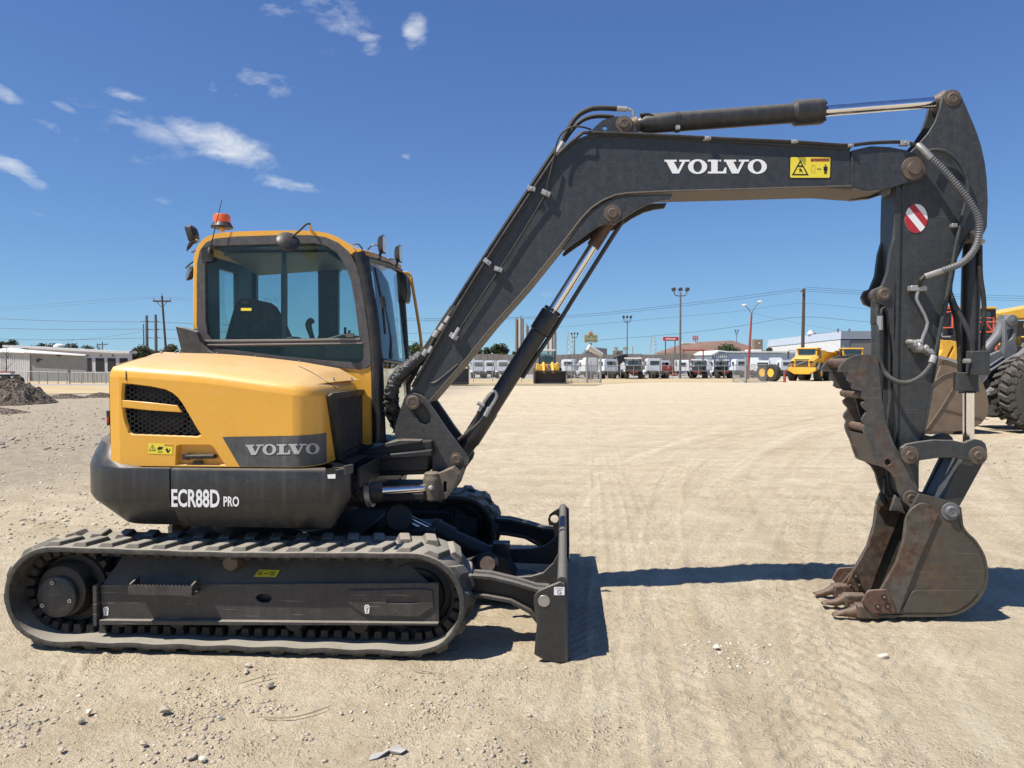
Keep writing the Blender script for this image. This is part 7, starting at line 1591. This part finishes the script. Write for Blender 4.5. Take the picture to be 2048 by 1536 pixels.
# ---- white trucks
def wheel(m, x, y, r, w, mat='tyre', rim='white_metal', side=1):
    m.mat(mat).lathe((x, y - w / 2, r), (0, 1, 0), [(0, r * .6), (0, r * .9), (.04, r), (w - .04, r), (w, r * .9), (w, r * .6)], 18)
    m.mat(rim).lathe((x, y - w / 2 + .03, r), (0, 1, 0), [(0, r * .2), (0, r * .55), (w - .06, r * .55), (w - .06, r * .2)], 12)
def make_truck(kind, label):
    """x forward, y left; back of cab at x = 0"""
    t = empty('white_truck', (0, 0, 0), 0, label, 'truck', 'parked white tractor trucks')
    cw, ch = 1.02, 2.75; m = mb('truck_white')
    sec = [(-cw, 1.05), (-cw, 2.45), (-cw * .92, 2.68), (-cw * .6, ch), (cw * .6, ch), (cw * .92, 2.68), (cw, 2.45), (cw, 1.05)]
    rows = [[(x, y * k, z) for y, z in sec] for x, k in ((0, 1), (1.45, 1), (1.72, .97))]; m.grid(rows); m.add(rows[0], [tuple(range(8))]); m.add(rows[-1], [tuple(range(8))])
    cab_ = m.build('cab', t, ang=30)
    m = mb('dark_glass'); m.box(-.03, -.01, -.62, .62, 1.85, 2.40); m.build('rear_window', cab_, ang=0)
    m = mb('dark_glass'); m.box(1.73, 1.76, -.85, .85, 1.75, 2.4); m.build('windshield', cab_, ang=0)
    for s in (-1, 1): m = mb('dark_glass'); m.box(.55, 1.3, s * cw - .015 + s * .01, s * cw + .015 + s * .01, 1.75, 2.35); m.build('side_window', cab_, ang=0)
    if kind == 'sleeper':
        m = mb('truck_white'); m.grid([[(x, y, z * (1.12 if z > 2 else 1)) for y, z in sec] for x in (-1.2, 0.0)]); m.add([(-1.2, y, z * (1.12 if z > 2 else 1)) for y, z in sec], [tuple(range(8))]); m.build('sleeper', cab_, ang=30)
    m = mb('truck_white'); hs_ = [(-.75, .95), (-.75, 1.45), (-.55, 1.68), (.55, 1.68), (.75, 1.45), (.75, .95)]
    rows = [[(x, y * k, .95 + (z - .95) * q) for y, z in hs_] for x, k, q in ((1.72, 1.1, 1.05), (2.4, 1.0, 1.0), (3.1, .9, .85), (3.2, .85, .75))]; m.grid(rows); m.add(rows[-1], [tuple(range(6))]); m.build('hood', t, ang=30)
    for s in (-1, 1):
        m = mb('truck_white'); m.strip([(2.55 + .62 * math.cos(a), .50 + .62 * math.sin(a)) for a in np.linspace(.1, PI - .1, 9)], .05, s * 1.0 - .2, s * 1.0 + .2); m.build('fender', t)
        m = mb('tyre'); wheel(m, 2.55, s * 1.0, .50, .28); m.build('wheel', t)
        for x in (-1.9, -3.2): m = mb('tyre'); wheel(m, x, s * .88, .50, .55, rim='galv'); m.build('wheel', t)
        m = mb('chrome'); m.cyl((.2, s * 1.0, .65), (1.4, s * 1.0, .65), .28, 16); m.build('fuel_tank', t)
    m = mb('truck_dark'); m.box(-4.0, 3.1, -.45, -.3, .75, 1.0); m.box(-4.0, 3.1, .3, .45, .75, 1.0); m.box(-3.9, -.6, -.4, .4, .55, .8); m.build('chassis', t)
    m = mb('chrome'); m.box(3.2, 3.35, -1.1, 1.1, .45, .78); m.build('bumper', t)
    m = mb('galv'); m.cyl((-.18, -.75, .8), (-.18, -.75, 2.95), .07, 8); m.build('exhaust_stack', t)
    for s in (-1, 1): m = mb('truck_white'); m.box(1.55, 1.65, s * 1.3 - .06, s * 1.3 + .06, 1.8, 2.25); m.build('mirror', t)
    if kind == 'rack':
        m = mb('truck_dark')
        for s in (-.95, 0, .95): m.box(-.35, -.25, s - .06, s + .06, .9, 2.6)
        m.box(-.35, -.25, -1.0, 1.0, 1.0, 1.7); m.build('headache_rack', t); m = mb('truck_white'); m.box(-.5, .2, -1.15, 1.15, 2.62, 2.80); m.build('rack_visor', t)
        m = mb('truck_dark'); m.box(-4.1, -.4, -1.1, 1.1, 1.0, 1.22); m.build('bed_frame', t); m = mb('red_print'); m.box(-4.16, -4.1, -.5, .5, .85, .95); m.build('tail_light', t)
    return t
P_ = {k: make_truck(k, 'white truck') for k in ('day', 'rack', 'sleeper')}; used = set()
# px centre, D, heading (deg; 90 = facing away), kind, scale, label
TK = [(957, 96, 96, 'day', 'white day cab seen from behind, just right of the boom foot'), (980, 102, 84, 'day', 'white cab half hidden between two rear-facing cabs by the boom'), (1006, 96, 92, 'day', 'white day cab left of the boom cylinder, seen from behind'),
      (1136, 95, 80, 'day', 'white cab just right of the small front loader'), (1178, 92, 100, 'sleeper', 'tall white sleeper cab behind the left gate'), (1196, 104, 70, 'day', 'white truck behind the left gate post, partly hidden'),
      (1222, 94, 98, 'day', 'white truck with rear window, first one right of the gate post'), (1266, 92, 84, 'rack', 'white truck with black rack behind the cab and raised dark bed beside it'), (1309, 94, 98, 'day', 'white day cab in the middle of the row, seen from behind'),
      (1352, 97, 4, 'day', 'white truck parked side-on beside the tall light pole'), (1398, 94, 78, 'rack', 'white rack truck right of the tall light pole'), (1441, 95, 80, 'rack', 'white rack truck at the right end by the gate'),
      (1484, 100, 96, 'day', 'white truck just behind the right gate post'), (1508, 108, 60, 'sleeper', 'white sleeper truck beyond the red street lamp'), (1528, 104, 250, 'day', 'white truck facing the camera left of the haul truck'), (1550, 112, 80, 'sleeper', 'white sleeper truck against the blue wall'),
      (1573, 108, 95, 'day', 'white truck hidden behind the haul truck nose'), (836, 90, 92, 'day', 'white truck visible between cab and boom'), (1240, 112, 5, 'day', 'white truck side-on in the second row under the dark dump bed'), (1330, 114, 95, 'day', 'white truck in the second row left of the tall light pole'),
      (1425, 112, 95, 'day', 'white truck in the second row between the two rack trucks')]
for px, D, hd, kd, lb in TK:
    L = Loc(px, D)
    o = P_[kd] if kd not in used else copy_tree(P_[kd]); used.add(kd)
    place(o, L.o, TH + math.radians(hd + random.uniform(-7, 7)), lb, random.uniform(.82, .92))
# raised dump bed between trucks
L = Loc(1235, 99); b = L.empty('raised_dump_bed', 'dark tipped-up dump bed between the white trucks', 'dump bed'); m = mb('dark_metal'); m.prism(L.pts([(1218, 721), (1228, 714), (1240, 710), (1254, 708), (1254, 724), (1240, 727), (1222, 728)]), -.5, 1.2); m.build('bed', b, bevel=.03); m = mb('truck_dark'); m.tube([(L.x(1238), 0, 0), (L.x(1238), 0, L.z(722))], .12, 6); m.build('hoist', b)
L = Loc(1185, 88); b = L.empty('white_conveyor_pipe', 'thick white slanted pipe rising above the sleeper cab', 'pipe'); m = mb('white_metal'); m.tube([(L.x(1176), 0, L.z(694)), (L.x(1205), .5, L.z(710))], [.38, .26], 14); m.build('pipe', b); m = mb('galv'); m.tube([(L.x(1195), .3, 0), (L.x(1195), .3, L.z(705))], .06, 6); m.build('stand', b)
L = Loc(1339, 100); b = L.empty('red_truck_part', 'dark red machine parts heaped between the trucks', 'machinery'); m = mb('post_red')
r = random.Random(8)
for k in range(9): x = L.x(1322 + k * 3.2); m.box(x - .2, x + .2, -.4, .4, .5, 1.0 + r.random() * .7)
m.mat('rail_red'); BX(m, L, 1336, 1356, 745, 750, -.6, -.5); m.build('parts', b)

# ---- chain link fence and gates
def gate(px0, px1, D, label, cat='gate', top=718, posts=(), rot=0):
    L = Loc((px0 + px1) / 2, D); g = L.empty('chain_link_gate', label, cat, 'chain link gates of the truck yard')
    zt = L.z(top); m = mb('galv'); m.tube([(L.x(px0), 0, .1), (L.x(px0), 0, zt), (L.x(px1), 0, zt), (L.x(px1), 0, .1), (L.x(px0), 0, .1)], .045, 6); m.tube([(L.x(px0), 0, zt * .5), (L.x(px1), 0, .15)], .03, 5); m.build('gate_frame', g)
    m = mb('chain_link'); m.add([(L.x(px0), .01, .1), (L.x(px1), .01, .1), (L.x(px1), .01, zt), (L.x(px0), .01, zt)], [(0, 1, 2, 3)]); m.build('mesh_panel', g, ang=0)
    for p_ in posts: m = mb('galv'); m.cyl((L.x(p_), 0, 0), (L.x(p_), 0, zt + .7), .10, 8); m.build('gate_post', g)
    return g
gate(1131, 1200, 70, 'left chain link gate panel standing open by the thick post', top=730, posts=(1174, 1201))
gate(1466, 1490, 70, 'narrow chain link gate leaf left of the right gate post', top=729, posts=(1491,)); gate(1493, 1533, 70, 'wide chain link gate leaf right of the right gate post', top=729)
L = Loc(1030, 72); f = L.empty('chain_link_fence', 'chain link fence with barbed top between boom and left gate', 'fence')
for px in (905, 947, 985, 1029, 1043, 1134, 1143, 1156, 1182): m = mb('galv'); m.cyl((L.x(px), 0, 0), (L.x(px), 0, L.z(722)), .035, 6); m.build('fence_post', f)
m = mb('galv'); m.tube([(L.x(880), 0, L.z(728)), (L.x(1131), 0, L.z(728))], .025, 5); m.build('top_rail', f); m = mb('thin_chain_link'); m.add([(L.x(880), 0, .05), (L.x(1131), 0, .05), (L.x(1131), 0, L.z(728)), (L.x(880), 0, L.z(728))], [(0, 1, 2, 3)]); m.build('mesh_panel', f, ang=0)
L = Loc(1330, 86); f = L.empty('wire_fence', 'thin low wire fence in front of the white trucks', 'fence')
for px in range(1215, 1470, 26): m = mb('galv'); m.cyl((L.x(px), 0, 0), (L.x(px), 0, L.z(729)), .03, 6); m.build('fence_post', f)
m = mb('galv'); m.tube([(L.x(1200), 0, L.z(731)), (L.x(1470), 0, L.z(731))], .022, 5); m.tube([(L.x(1200), 0, L.z(742)), (L.x(1470), 0, L.z(742))], .014, 5); m.build('rail', f)

# ---- articulated haul trucks
def make_hauler():
    """front faces -y (towards the camera); x to the right"""
    t = empty('haul_truck', (0, 0, 0), 0, 'x', 'haul truck', 'yellow articulated haul trucks')
    m = mb('loader_yellow'); m.prism([(-1.4, 1.12), (-.75, .72), (.75, .72), (1.4, 1.12), (1.4, 1.42), (-1.4, 1.42)], -.6, .1); m.build('bumper', t, bevel=.04)
    sec = lambda w, z0, z1: [(-w, z0), (-w, z1 - .25), (-w + .3, z1), (w - .3, z1), (w, z1 - .25), (w, z0)]
    m = mb('loader_yellow'); rows = [[(x, y, z) for x, z in sec(w, 1.5, z1)] for y, w, z1 in ((-.55, 1.05, 2.25), (-.2, 1.2, 2.45), (1.3, 1.25, 2.75))]; m.grid(rows); m.add(rows[0], [tuple(range(6))]); hd = m.build('hood', t, ang=30)
    m = mb('truck_dark'); m.add([(-.75, -.56, 2.27), (.75, -.56, 2.27), (.72, 1.3, 2.78), (-.72, 1.3, 2.78), (-.75, -.56, 2.22), (.75, -.56, 2.22)], [(0, 1, 2, 3), (0, 1, 5, 4)]); m.build('hood_panel', hd, ang=0)
    m = mb('truck_dark'); m.box(-.62, .62, -.62, -.54, 1.6, 2.15); g = m.build('grille', t); m = mb('galv'); m.tube([(-.5, -.64, 1.66), (.5, -.64, 2.1)], .028, 6); m.build('badge_bar', g); 
    for s in (-1, 1):
        m = mb('black_plastic'); m.prism([(s * .72, 2.05), (s * 1.02, 2.10), (s * 1.15, 1.9), (s * .80, 1.85)], -.60, -.5); m.build('headlight', t)
        m = mb('post_red'); m.prism([(s * .78, 1.75), (s * 1.05, 1.78), (s * 1.0, 1.58), (s * .85, 1.58)], -.60, -.5); m.build('lower_light', t)
        m = mb('tyre'); m.lathe((s * 1.28 - .32, .9, .88), (1, 0, 0), [(0, .4), (0, .8), (.06, .88), (.58, .88), (.64, .8), (.64, .4)], 30)
        for k in range(26):
            a = 2 * PI * k / 26
            for h in (0, 1): x = s * 1.28 - .30 + .30 * h; aa = a + (.06 if h else -.06); m.box(x, x + .28, .9 + math.cos(aa) * .885 - .06, .9 + math.cos(aa) * .885 + .06, .88 + math.sin(aa) * .885 - .04, .88 + math.sin(aa) * .885 + .04)
        m.build('wheel', t); m = mb('loader_yellow'); xo = s * 1.28 + s * .33; m.lathe((xo, .9, .88), (-s, 0, 0), [(0, .1), (0, .42), (.12, .48), (.3, .45)], 20); m.build('rim', t)
        m = mb('truck_dark'); m.strip([(0.9 + 1.05 * math.cos(a), .88 + 1.05 * math.sin(a)) for a in np.linspace(.3, PI - .3, 9)], .06, 0, .7)
        for i, v in enumerate(m.v): m.v[i] = (s * 1.62 - s * v[1], v[0], v[2])
        m.build('mudguard', t)
        for y in (4.6, 6.3):
            m = mb('tyre'); m.lathe((s * 1.28 - .32, y, .88), (1, 0, 0), [(0, .4), (0, .8), (.06, .88), (.58, .88), (.64, .8), (.64, .4)], 26)
            for k in range(26): a = 2 * PI * k / 26; m.box(s * 1.28 - .3, s * 1.28 + .3, y + math.cos(a) * .885 - .05, y + math.cos(a) * .885 + .05, .88 + math.sin(a) * .885 - .04, .88 + math.sin(a) * .885 + .04)
            m.build('wheel', t); m = mb('loader_yellow'); m.lathe((s * 1.28 + s * .33, y, .88), (-s, 0, 0), [(0, .1), (0, .42), (.12, .48), (.3, .45)], 18); m.build('rim', t)
        m = mb('truck_dark'); m.tube([(s * 1.0, .8, 3.2), (s * 1.55, .3, 3.25), (s * 1.6, .3, 3.1)], .03, 5); m.box(s * 1.6 - .09, s * 1.6 + .09, .25, .35, 2.35, 3.1); m.build('mirror', t, bevel=.03)
    m = mb('loader_yellow'); m.box(-1.0, 1.0, 1.35, 2.9, 1.5, 2.7)
    for x in (-.95, .95): m.box(x - .08, x + .08, 1.35, 1.5, 2.7, 3.35); m.box(x - .08, x + .08, 2.75, 2.9, 2.7, 3.35)
    c_ = m.build('cab', t, bevel=.03); m = mb('loader_yellow'); m.box(-1.08, 1.08, 1.2, 3.0, 3.35, 3.5); m.build('cab_roof', c_, bevel=.05)
    m = mb('dark_glass'); m.box(-.86, .86, 1.42, 1.44, 2.7, 3.34); m.box(-.98, -.96, 1.5, 2.75, 2.7, 3.34); m.box(.96, .98, 1.5, 2.75, 2.7, 3.34); m.build('windshield', c_, ang=0); m = mb('seat_fabric'); m.box(-.3, .3, 2.2, 2.5, 2.6, 3.1); m.box(-.95, .95, 2.7, 2.74, 2.7, 3.3); m.build('seat', c_)
    m = mb('loader_yellow'); X = [(-1.3, 3.3, 3.25), (1.3, 3.3, 3.25), (1.5, 3.6, 3.1), (1.55, 7.8, 3.0), (-1.55, 7.8, 3.0), (-1.5, 3.6, 3.1), (-1.0, 3.9, 1.7), (1.0, 3.9, 1.7), (1.1, 7.6, 1.9), (-1.1, 7.6, 1.9)]
    m.add(X, [(0, 1, 2, 5), (2, 3, 8, 7), (5, 6, 9, 4), (6, 7, 8, 9), (0, 6, 7, 1), (1, 7, 2), (0, 5, 6), (3, 4, 9, 8)]); m.build('dump_body', t, ang=0)
    m = mb('truck_dark'); m.box(-.5, .5, 2.5, 7.5, .8, 1.6); m.box(-1.2, 1.2, -.1, 2.5, .9, 1.5); m.build('chassis', t)
    return t
hl = make_hauler(); L = Loc(1606, 78); place(hl, L.o, TH + math.radians(-36), 'yellow articulated haul truck facing left-forward, nearest the gate'); 
h2 = copy_tree(hl); L = Loc(1712, 79); place(h2, L.o, TH + math.radians(-10), 'second yellow haul truck partly hidden by the excavator thumb')
L = Loc(1569, 73); b = L.empty('marker_post', 'short rusty red marker post in front of the haul truck wheel', 'post'); m = mb('post_red'); m.cyl((0, 0, 0), (0, 0, L.z(740)), .14, 10, .10); m.build('post', b)

L = Loc(1541, 76); t = L.empty('haul_truck_axle', 'large dusty wheels with yellow rims standing left of the haul truck', 'haul truck axle')
for a, y in ((1541, 0), (1524, 1.2)):
    o_ = L.off(y); m = mb('tyre'); m.lathe((o_.x(a), y, .88), (.9, .45, 0), [(0, .4), (0, .8), (.06, .88), (.58, .88), (.64, .8), (.64, .4)], 28); m.build('wheel', t); m = mb('loader_yellow'); m.lathe((o_.x(a), y, .88), (.9, .45, 0), [(-.01, .1), (-.01, .42), (.12, .48), (.3, .45)], 20); m.build('rim', t)
m = mb('truck_dark'); m.tube([(0, .3, .88), (1.6, 1.2, .9)], .2, 8); m.build('axle', t)
# ---- small front loader in the middle distance, bucket towards the camera
L = Loc(1099, 66.6); t = L.empty('wheel_loader', 'small yellow wheel loader facing the camera with dark bucket down', 'wheel loader')
m = mb('dark_bucket'); BX(m, L, 1070, 1131, 742, 768, -.1, -.05); m.prism(L.pts([(1070, 742), (1098, 740.5), (1131, 742), (1131, 744), (1070, 744)]), -.4, -.0); m.box(L.x(1069), L.x(1131), -.9, -.05, .02, .1)
for a in (1069.5, 1130.5): m.box(L.x(a) - .03, L.x(a) + .03, -.8, 0, .05, L.z(743))
m.build('bucket', t); m = mb('silver_metal'); m.box(L.x(1068.5), L.x(1131.5), -1.0, -.88, .0, .06); m.build('cutting_edge', t)
m = mb('loader_yellow'); BX(m, L, 1083, 1112, 728, 742, 1.0, 2.0); m.prism(L.pts([(1072, 741), (1074, 726), (1082, 730), (1086, 741)]), .6, 1.6); m.prism(L.pts([(1108, 741), (1111, 728), (1117, 724), (1120, 741)]), .6, 1.6); m.build('body', t, bevel=.04)
for a in (1088, 1106): m = mb('loader_yellow'); m.tube([(L.x(a), 1.2, L.z(726)), (L.x(a), -.1, L.z(746))], .13, 8); m.build('lift_arm', t)
m = mb('chrome'); m.tube([(L.x(1097), 1.1, L.z(726)), (L.x(1097), 0, L.z(744))], .06, 8); m.build('cylinder', t)
m = mb('truck_white')
for a in (1080.5, 1112.5): m = mb('cab_black'); m.tube([(L.x(a), 2.0, L.z(728)), (L.x(a), 2.0, L.z(701))], .07, 6); m.build('cab_pillar', t)
m = mb('windshield'); m.box(L.x(1081), L.x(1112), 1.95, 1.97, L.z(726), L.z(702)); m.build('windshield', t); m = mb('wall_white'); BX(m, L, 1079, 1114, 698.5, 701.5, 1.7, 3.4); m.build('roof', t, bevel=.05); m = mb('seat_fabric'); BX(m, L, 1092, 1101, 711, 727, 2.6, 2.9); BX(m, L, 1082, 1111, 712, 728, 3.2, 3.25); m.build('seat', t)
for s in (1074, 1119): m = mb('tyre'); m.lathe((L.x(s) - .28, 1.4, .72), (1, 0, 0), [(0, .4), (0, .66), (.05, .72), (.5, .72), (.55, .66), (.55, .4)], 24); m.build('wheel', t)
# black bucket of another machine, left of it
L = Loc(921, 62); t = L.empty('loader_bucket', 'black bucket of a machine hidden behind the boom foot', 'bucket'); m = mb('dark_metal'); BX(m, L, 903, 937, 737, 765, 0, .06); m.prism(L.pts([(903, 765), (937, 765), (937, 769), (903, 769)]), -.8, 0); BX(m, L, 936, 938, 735, 767, -.7, 0); m.build('bucket_shell', t); m = mb('loader_yellow'); BX(m, L, 880, 903, 722, 755, 1, 3); m.build('machine_body', t)

# ---- big wheel loader at the right edge (profile, facing left)
D = 19.0; L = Loc(2020, D); t = L.empty('wheel_loader', 'big grey-armed wheel loader at the right edge with a worn tan bucket', 'wheel loader')
bk_ = [(1893, 715), (1925, 727), (1950, 740), (1965, 765), (1973, 785), (1978, 810), (1976, 830), (1962, 848), (1940, 860), (1900, 864), (1852, 866), (1840, 866), (1848, 830), (1862, 790), (1872, 755), (1880, 730)]
m = mb('loader_bucket'); m.prism(L.pts(bk_), -.02, .05); bb = m.build('bucket', t, bevel=.01)
m = mb('loader_bucket'); m.strip(L.pts([(1893, 715), (1925, 727), (1950, 740), (1965, 765), (1973, 785), (1978, 810), (1976, 830), (1962, 848), (1940, 860), (1900, 864), (1852, 866)]), -.04, .05, 3.0); m.build('shell', bb)
m = mb('silver_metal'); m.strip(L.pts([(1872, 711), (1893, 715), (1912, 722), (1930, 729)]), -.07, -.06, 3.0); m.build('rim', bb)
m = mb('loader_bucket'); m.strip(L.pts([(1848, 790), (1862, 768), (1886, 750), (1915, 742)]), .02, -.05, -.021); m.strip(L.pts([(1848, 866), (1880, 820), (1915, 760)]), .02, -.05, -.021); m.strip(L.pts([(1882, 817), (1975, 840)]), .02, -.045, -.021); m.build('weld_rib', bb)
m = mb('rusty_steel'); BX(m, L, 1840, 1905, 862, 870, -.06, 3.0); m.build('cutting_edge', bb)
o9, o13, o15, o21 = L.off(.9), L.off(1.3), L.off(1.5), L.off(2.1)
m = mb('loader_grey'); m.prism(o9.pts([(1958, 806), (1968, 790), (1990, 770), (2012, 742), (2034, 712), (2052, 694), (2120, 680), (2120, 722), (2075, 742), (2040, 770), (2012, 812), (1996, 832), (1978, 830)]), .9, 1.05); m.strip(o9.pts([(1965, 800), (1998, 768), (2030, 722), (2052, 698)]), .03, .84, .95); m.build('lift_arm', t, bevel=.02)
m = mb('loader_grey'); m.prism(o21.pts([(1960, 812), (1975, 775), (2005, 735), (2030, 735), (2000, 785), (1985, 822)]), 2.1, 2.25); m.build('lift_arm', t, bevel=.02)
m = mb('loader_grey'); m.prism(o13.pts([(2006, 642), (2010, 634), (2020, 629), (2030, 634), (2033, 650), (2031, 684), (2036, 700), (2024, 716), (2014, 722), (2005, 716), (2008, 690)]), 1.3, 1.5, [o13.pts([(2013, 660), (2026, 657), (2024, 675), (2015, 682)])]); m.build('bell_crank', t, bevel=.02)
m = mb('loader_grey'); m.prism(o13.pts([(2013, 660), (2026, 657), (2024, 675), (2015, 682)]), 1.4, 1.45); m.build('crank_web', t)
m = mb('loader_grey'); m.tube([(o15.x(2008), 1.55, o15.z(645)), (o15.x(1997), 1.55, o15.z(672)), (o15.x(1972), 1.55, o15.z(700))], [.17, .15, .13], 14); m.tube([(o15.x(1999), 1.5, o15.z(641)), (o15.x(2022), 1.5, o15.z(641))], .16, 14); m.build('tilt_link', t)
m = mb('loader_grey'); m.lathe((o13.x(2021), 1.3, o13.z(641)), (0, -1, 0), [(0, .16), (.05, .15), (.06, .08), (.08, .05)], 20); m.build('pin', t)
m = mb('dark_metal'); m.prism(o15.pts([(1960, 770), (2000, 725), (2052, 700), (2110, 690), (2120, 735), (2040, 770), (1990, 805)]), 1.5, 2.0); m.build('front_frame', t, bevel=.03)
m = mb('loader_grey'); m.tube([(o13.x(1975), 1.2, o13.z(742)), (o13.x(2008), 1.2, o13.z(720)), (o13.x(2060), 1.2, o13.z(690))], .035, 8); m.build('hard_pipe', t)
m = mb('loader_grey'); m.prism(o13.pts([(1975, 712), (2002, 700), (2004, 716), (1985, 728), (1974, 738)]), 1.3, 1.45); m.tube([(o13.x(1972), 1.25, o13.z(735)), (o13.x(2003), 1.25, o13.z(714))], .03, 6); m.build('bracket', t, bevel=.01)
m = mb('dark_metal'); m.box(o13.x(1985), o13.x(2200), 1.3, 2.4, o13.z(835), o13.z(770)); m.build('axle', t)
m = mb('loader_yellow'); m.box(o15.x(2036), o15.x(2200), 1.6, 2.4, o15.z(690), o15.z(672)); m.build('yellow_cover', t, bevel=.03); m = mb('dark_metal')
rr_ = random.Random(2)
for k in range(10): a_ = rr_.uniform(2034, 2075); b_ = rr_.uniform(655, 700); m.tube([(o15.x(a_), 1.3, o15.z(b_)), (o15.x(a_ + rr_.uniform(-8, 12)), 1.3, o15.z(b_ + 12))], .05, 6)
m.build('hose_bundle', t, kind='stuff'); m = mb('galv')
for a_, b_ in ((2040, 652), (2046, 662), (2036, 690), (2052, 645)): m.box(o15.x(a_ - 5), o15.x(a_ + 5), 1.2, 1.3, o15.z(b_ + 4), o15.z(b_ - 4))
m.build('clamps', t, kind='stuff')
cx, cz, R0 = L.x(2090), L.z(786), 77 * D / F
m = mb('dusty_tyre'); wd = .62; m.lathe((cx, .0, cz), (0, 1, 0), [(0, R0 * .55), (-.03, R0 * .72), (.0, R0 * .88), (.06, R0 * .955), (.14, R0 * .965), (wd - .14, R0 * .965), (wd - .06, R0 * .955), (wd, R0 * .88), (wd, R0 * .55)], 64)
wl_ = m.build('wheel', t, ang=40)
lugm = mb('dusty_tyre'); lugm.add([(-.12, -.01, -.02), (.02, -.01, -.02), (.12, .30, -.02), (-.02, .30, -.02), (-.10, .0, .075), (.01, .0, .075), (.10, .29, .075), (-.01, .29, .075)], [(0, 1, 2, 3), (4, 5, 6, 7), (0, 1, 5, 4), (1, 2, 6, 5), (2, 3, 7, 6), (3, 0, 4, 7)])
lm1 = lugm.mesh('tread_block', 0); NLg = 26
for k in range(NLg):
    for h in (0, 1):
        a = 2 * PI * (k + .5 * h) / NLg; o = inst(lm1, 'tread_block', wl_, (cx + math.sin(a) * R0 * .955, .0 if h == 0 else wd, cz + math.cos(a) * R0 * .955), (0, a, 0), (1, 1 if h == 0 else -1, 1))
m = mb('dusty_tyre')
for k in range(NLg):
    a = 2 * PI * (k + .1) / NLg; R = Matrix.Rotation(a, 3, 'Y')
    vs = [R @ Vector(v) + Vector((cx, 0, cz)) for v in ((-.07, -.035, R0 * .80), (.03, -.035, R0 * .80), (.06, -.01, R0 * .93), (-.09, -.01, R0 * .93), (-.07, .02, R0 * .80), (.03, .02, R0 * .80), (.06, .03, R0 * .93), (-.09, .03, R0 * .93))]
    m.add(vs, [(0, 1, 2, 3), (4, 5, 6, 7), (0, 1, 5, 4), (1, 2, 6, 5), (2, 3, 7, 6), (3, 0, 4, 7)])
m.build('sidewall_lugs', wl_, kind='stuff'); m = mb('loader_yellow'); m.lathe((cx, -.0, cz), (0, 1, 0), [(.05, .1), (.05, R0 * .50), (.0, R0 * .56), (.1, R0 * .57), (.4, R0 * .5)], 36); m.build('rim', t)
# machine behind it: black cab, red rails, yellow hood
L = Loc(1930, 27); t = L.empty('wheel_loader', 'yellow machine with black cab and red guard rails behind the big loader', 'wheel loader')
def QB(m, a, c, py0, py1, y0, y1): o = L.off(y0); return m.box(o.x(a), o.x(c), y0, y1, o.z(max(py0, py1)), o.z(min(py0, py1)))
cb = mb('cab_black')
for a in (1886, 1908, 1948, 1982): QB(cb, a, a + 8, 621, 672, 0, .12)
QB(cb, 1880, 1990, 671, 735, 0, 2); QB(cb, 1886, 1990, 618, 624, 0, 1.6); QB(cb, 1886, 1990, 622, 672, 1.55, 1.6)
cb = cb.build('cab', t, bevel=.015)
m = mb('loader_yellow'); QB(m, 1918, 1992, 613.5, 617.6, -.1, 1.6); m.build('cab_roof', t, bevel=.02); m = mb('rail_red'); QB(m, 1884, 1917, 612, 618, -.1, .5); m.build('roof_edge', t, bevel=.02)
for a, c in ((1894, 1908), (1956, 1982)): m = mb('windshield'); QB(m, a, c, 624, 657, .03, .05); m.build('window', cb)
for pts in ([(1884, 626), (1903, 622), (1903, 655), (1880, 656)], [(1922, 622), (1922, 660)], [(1958, 636), (1985, 636), (1986, 690)], [(1958, 644), (2000, 644)], [(1958, 664), (1986, 664)], [(1970, 645), (1984, 664)], [(1985, 644), (2003, 644), (1990, 700)]):
    o_ = L.off(-.35); m = mb('rail_red'); m.tube([(o_.x(a), -.35, o_.z(b)) for a, b in pts], .030, 6); m.build('guard_rail', t)
o_ = L.off(-.3); m = mb('loader_yellow'); m.prism(o_.pts([(1876, 678), (1895, 682), (1905, 690), (1890, 720), (1874, 745), (1860, 745), (1884, 700)]), -.3, .3); m.build('hood', t, bevel=.02)
m = mb('loader_yellow'); m.prism(o_.pts([(1896, 680), (1918, 684), (1918, 700), (1905, 748), (1880, 748), (1908, 695)]), -.3, .3); m.build('hood_side', t, bevel=.02)
o_ = L.off(-.02); m = mb('white_print'); slab_word(m, lambda u, v: (o_.x(1882 + 18 * u / WORDW), -.02, o_.z(674.5 - 2.4 * v))); m.build('lettering', t, ang=0)
m = mb('dark_metal'); QB(m, 1895, 2100, 735, 790, .3, 2.0); m.build('chassis', t)
for a in (1912, 2005): m = mb('tyre'); m.lathe((L.off(.3).x(a), .3, .85), (0, 1, 0), [(0, .3), (0, .75), (.06, .85), (.55, .85), (.6, .75)], 24); m.build('wheel', t)
L = Loc(2040, 34); t = L.empty('dump_bed', 'sloping yellow dump bed at the right edge of the picture', 'dump bed'); m = mb('loader_yellow'); m.prism(L.pts([(1996, 626), (2060, 613), (2300, 570), (2300, 628), (2040, 636), (2000, 634)]), 0, 2.6); m.build('bed', t, bevel=.02); m = mb('truck_dark'); BX(m, L, 2030, 2290, 640, 770, .6, 2); m.build('frame', t); m = mb('tyre')
for a in (2060, 2160): m.lathe((L.x(a), .1, .85), (0, 1, 0), [(0, .3), (0, .75), (.06, .85), (.55, .85), (.6, .75)], 24)
m.build('wheels', t)
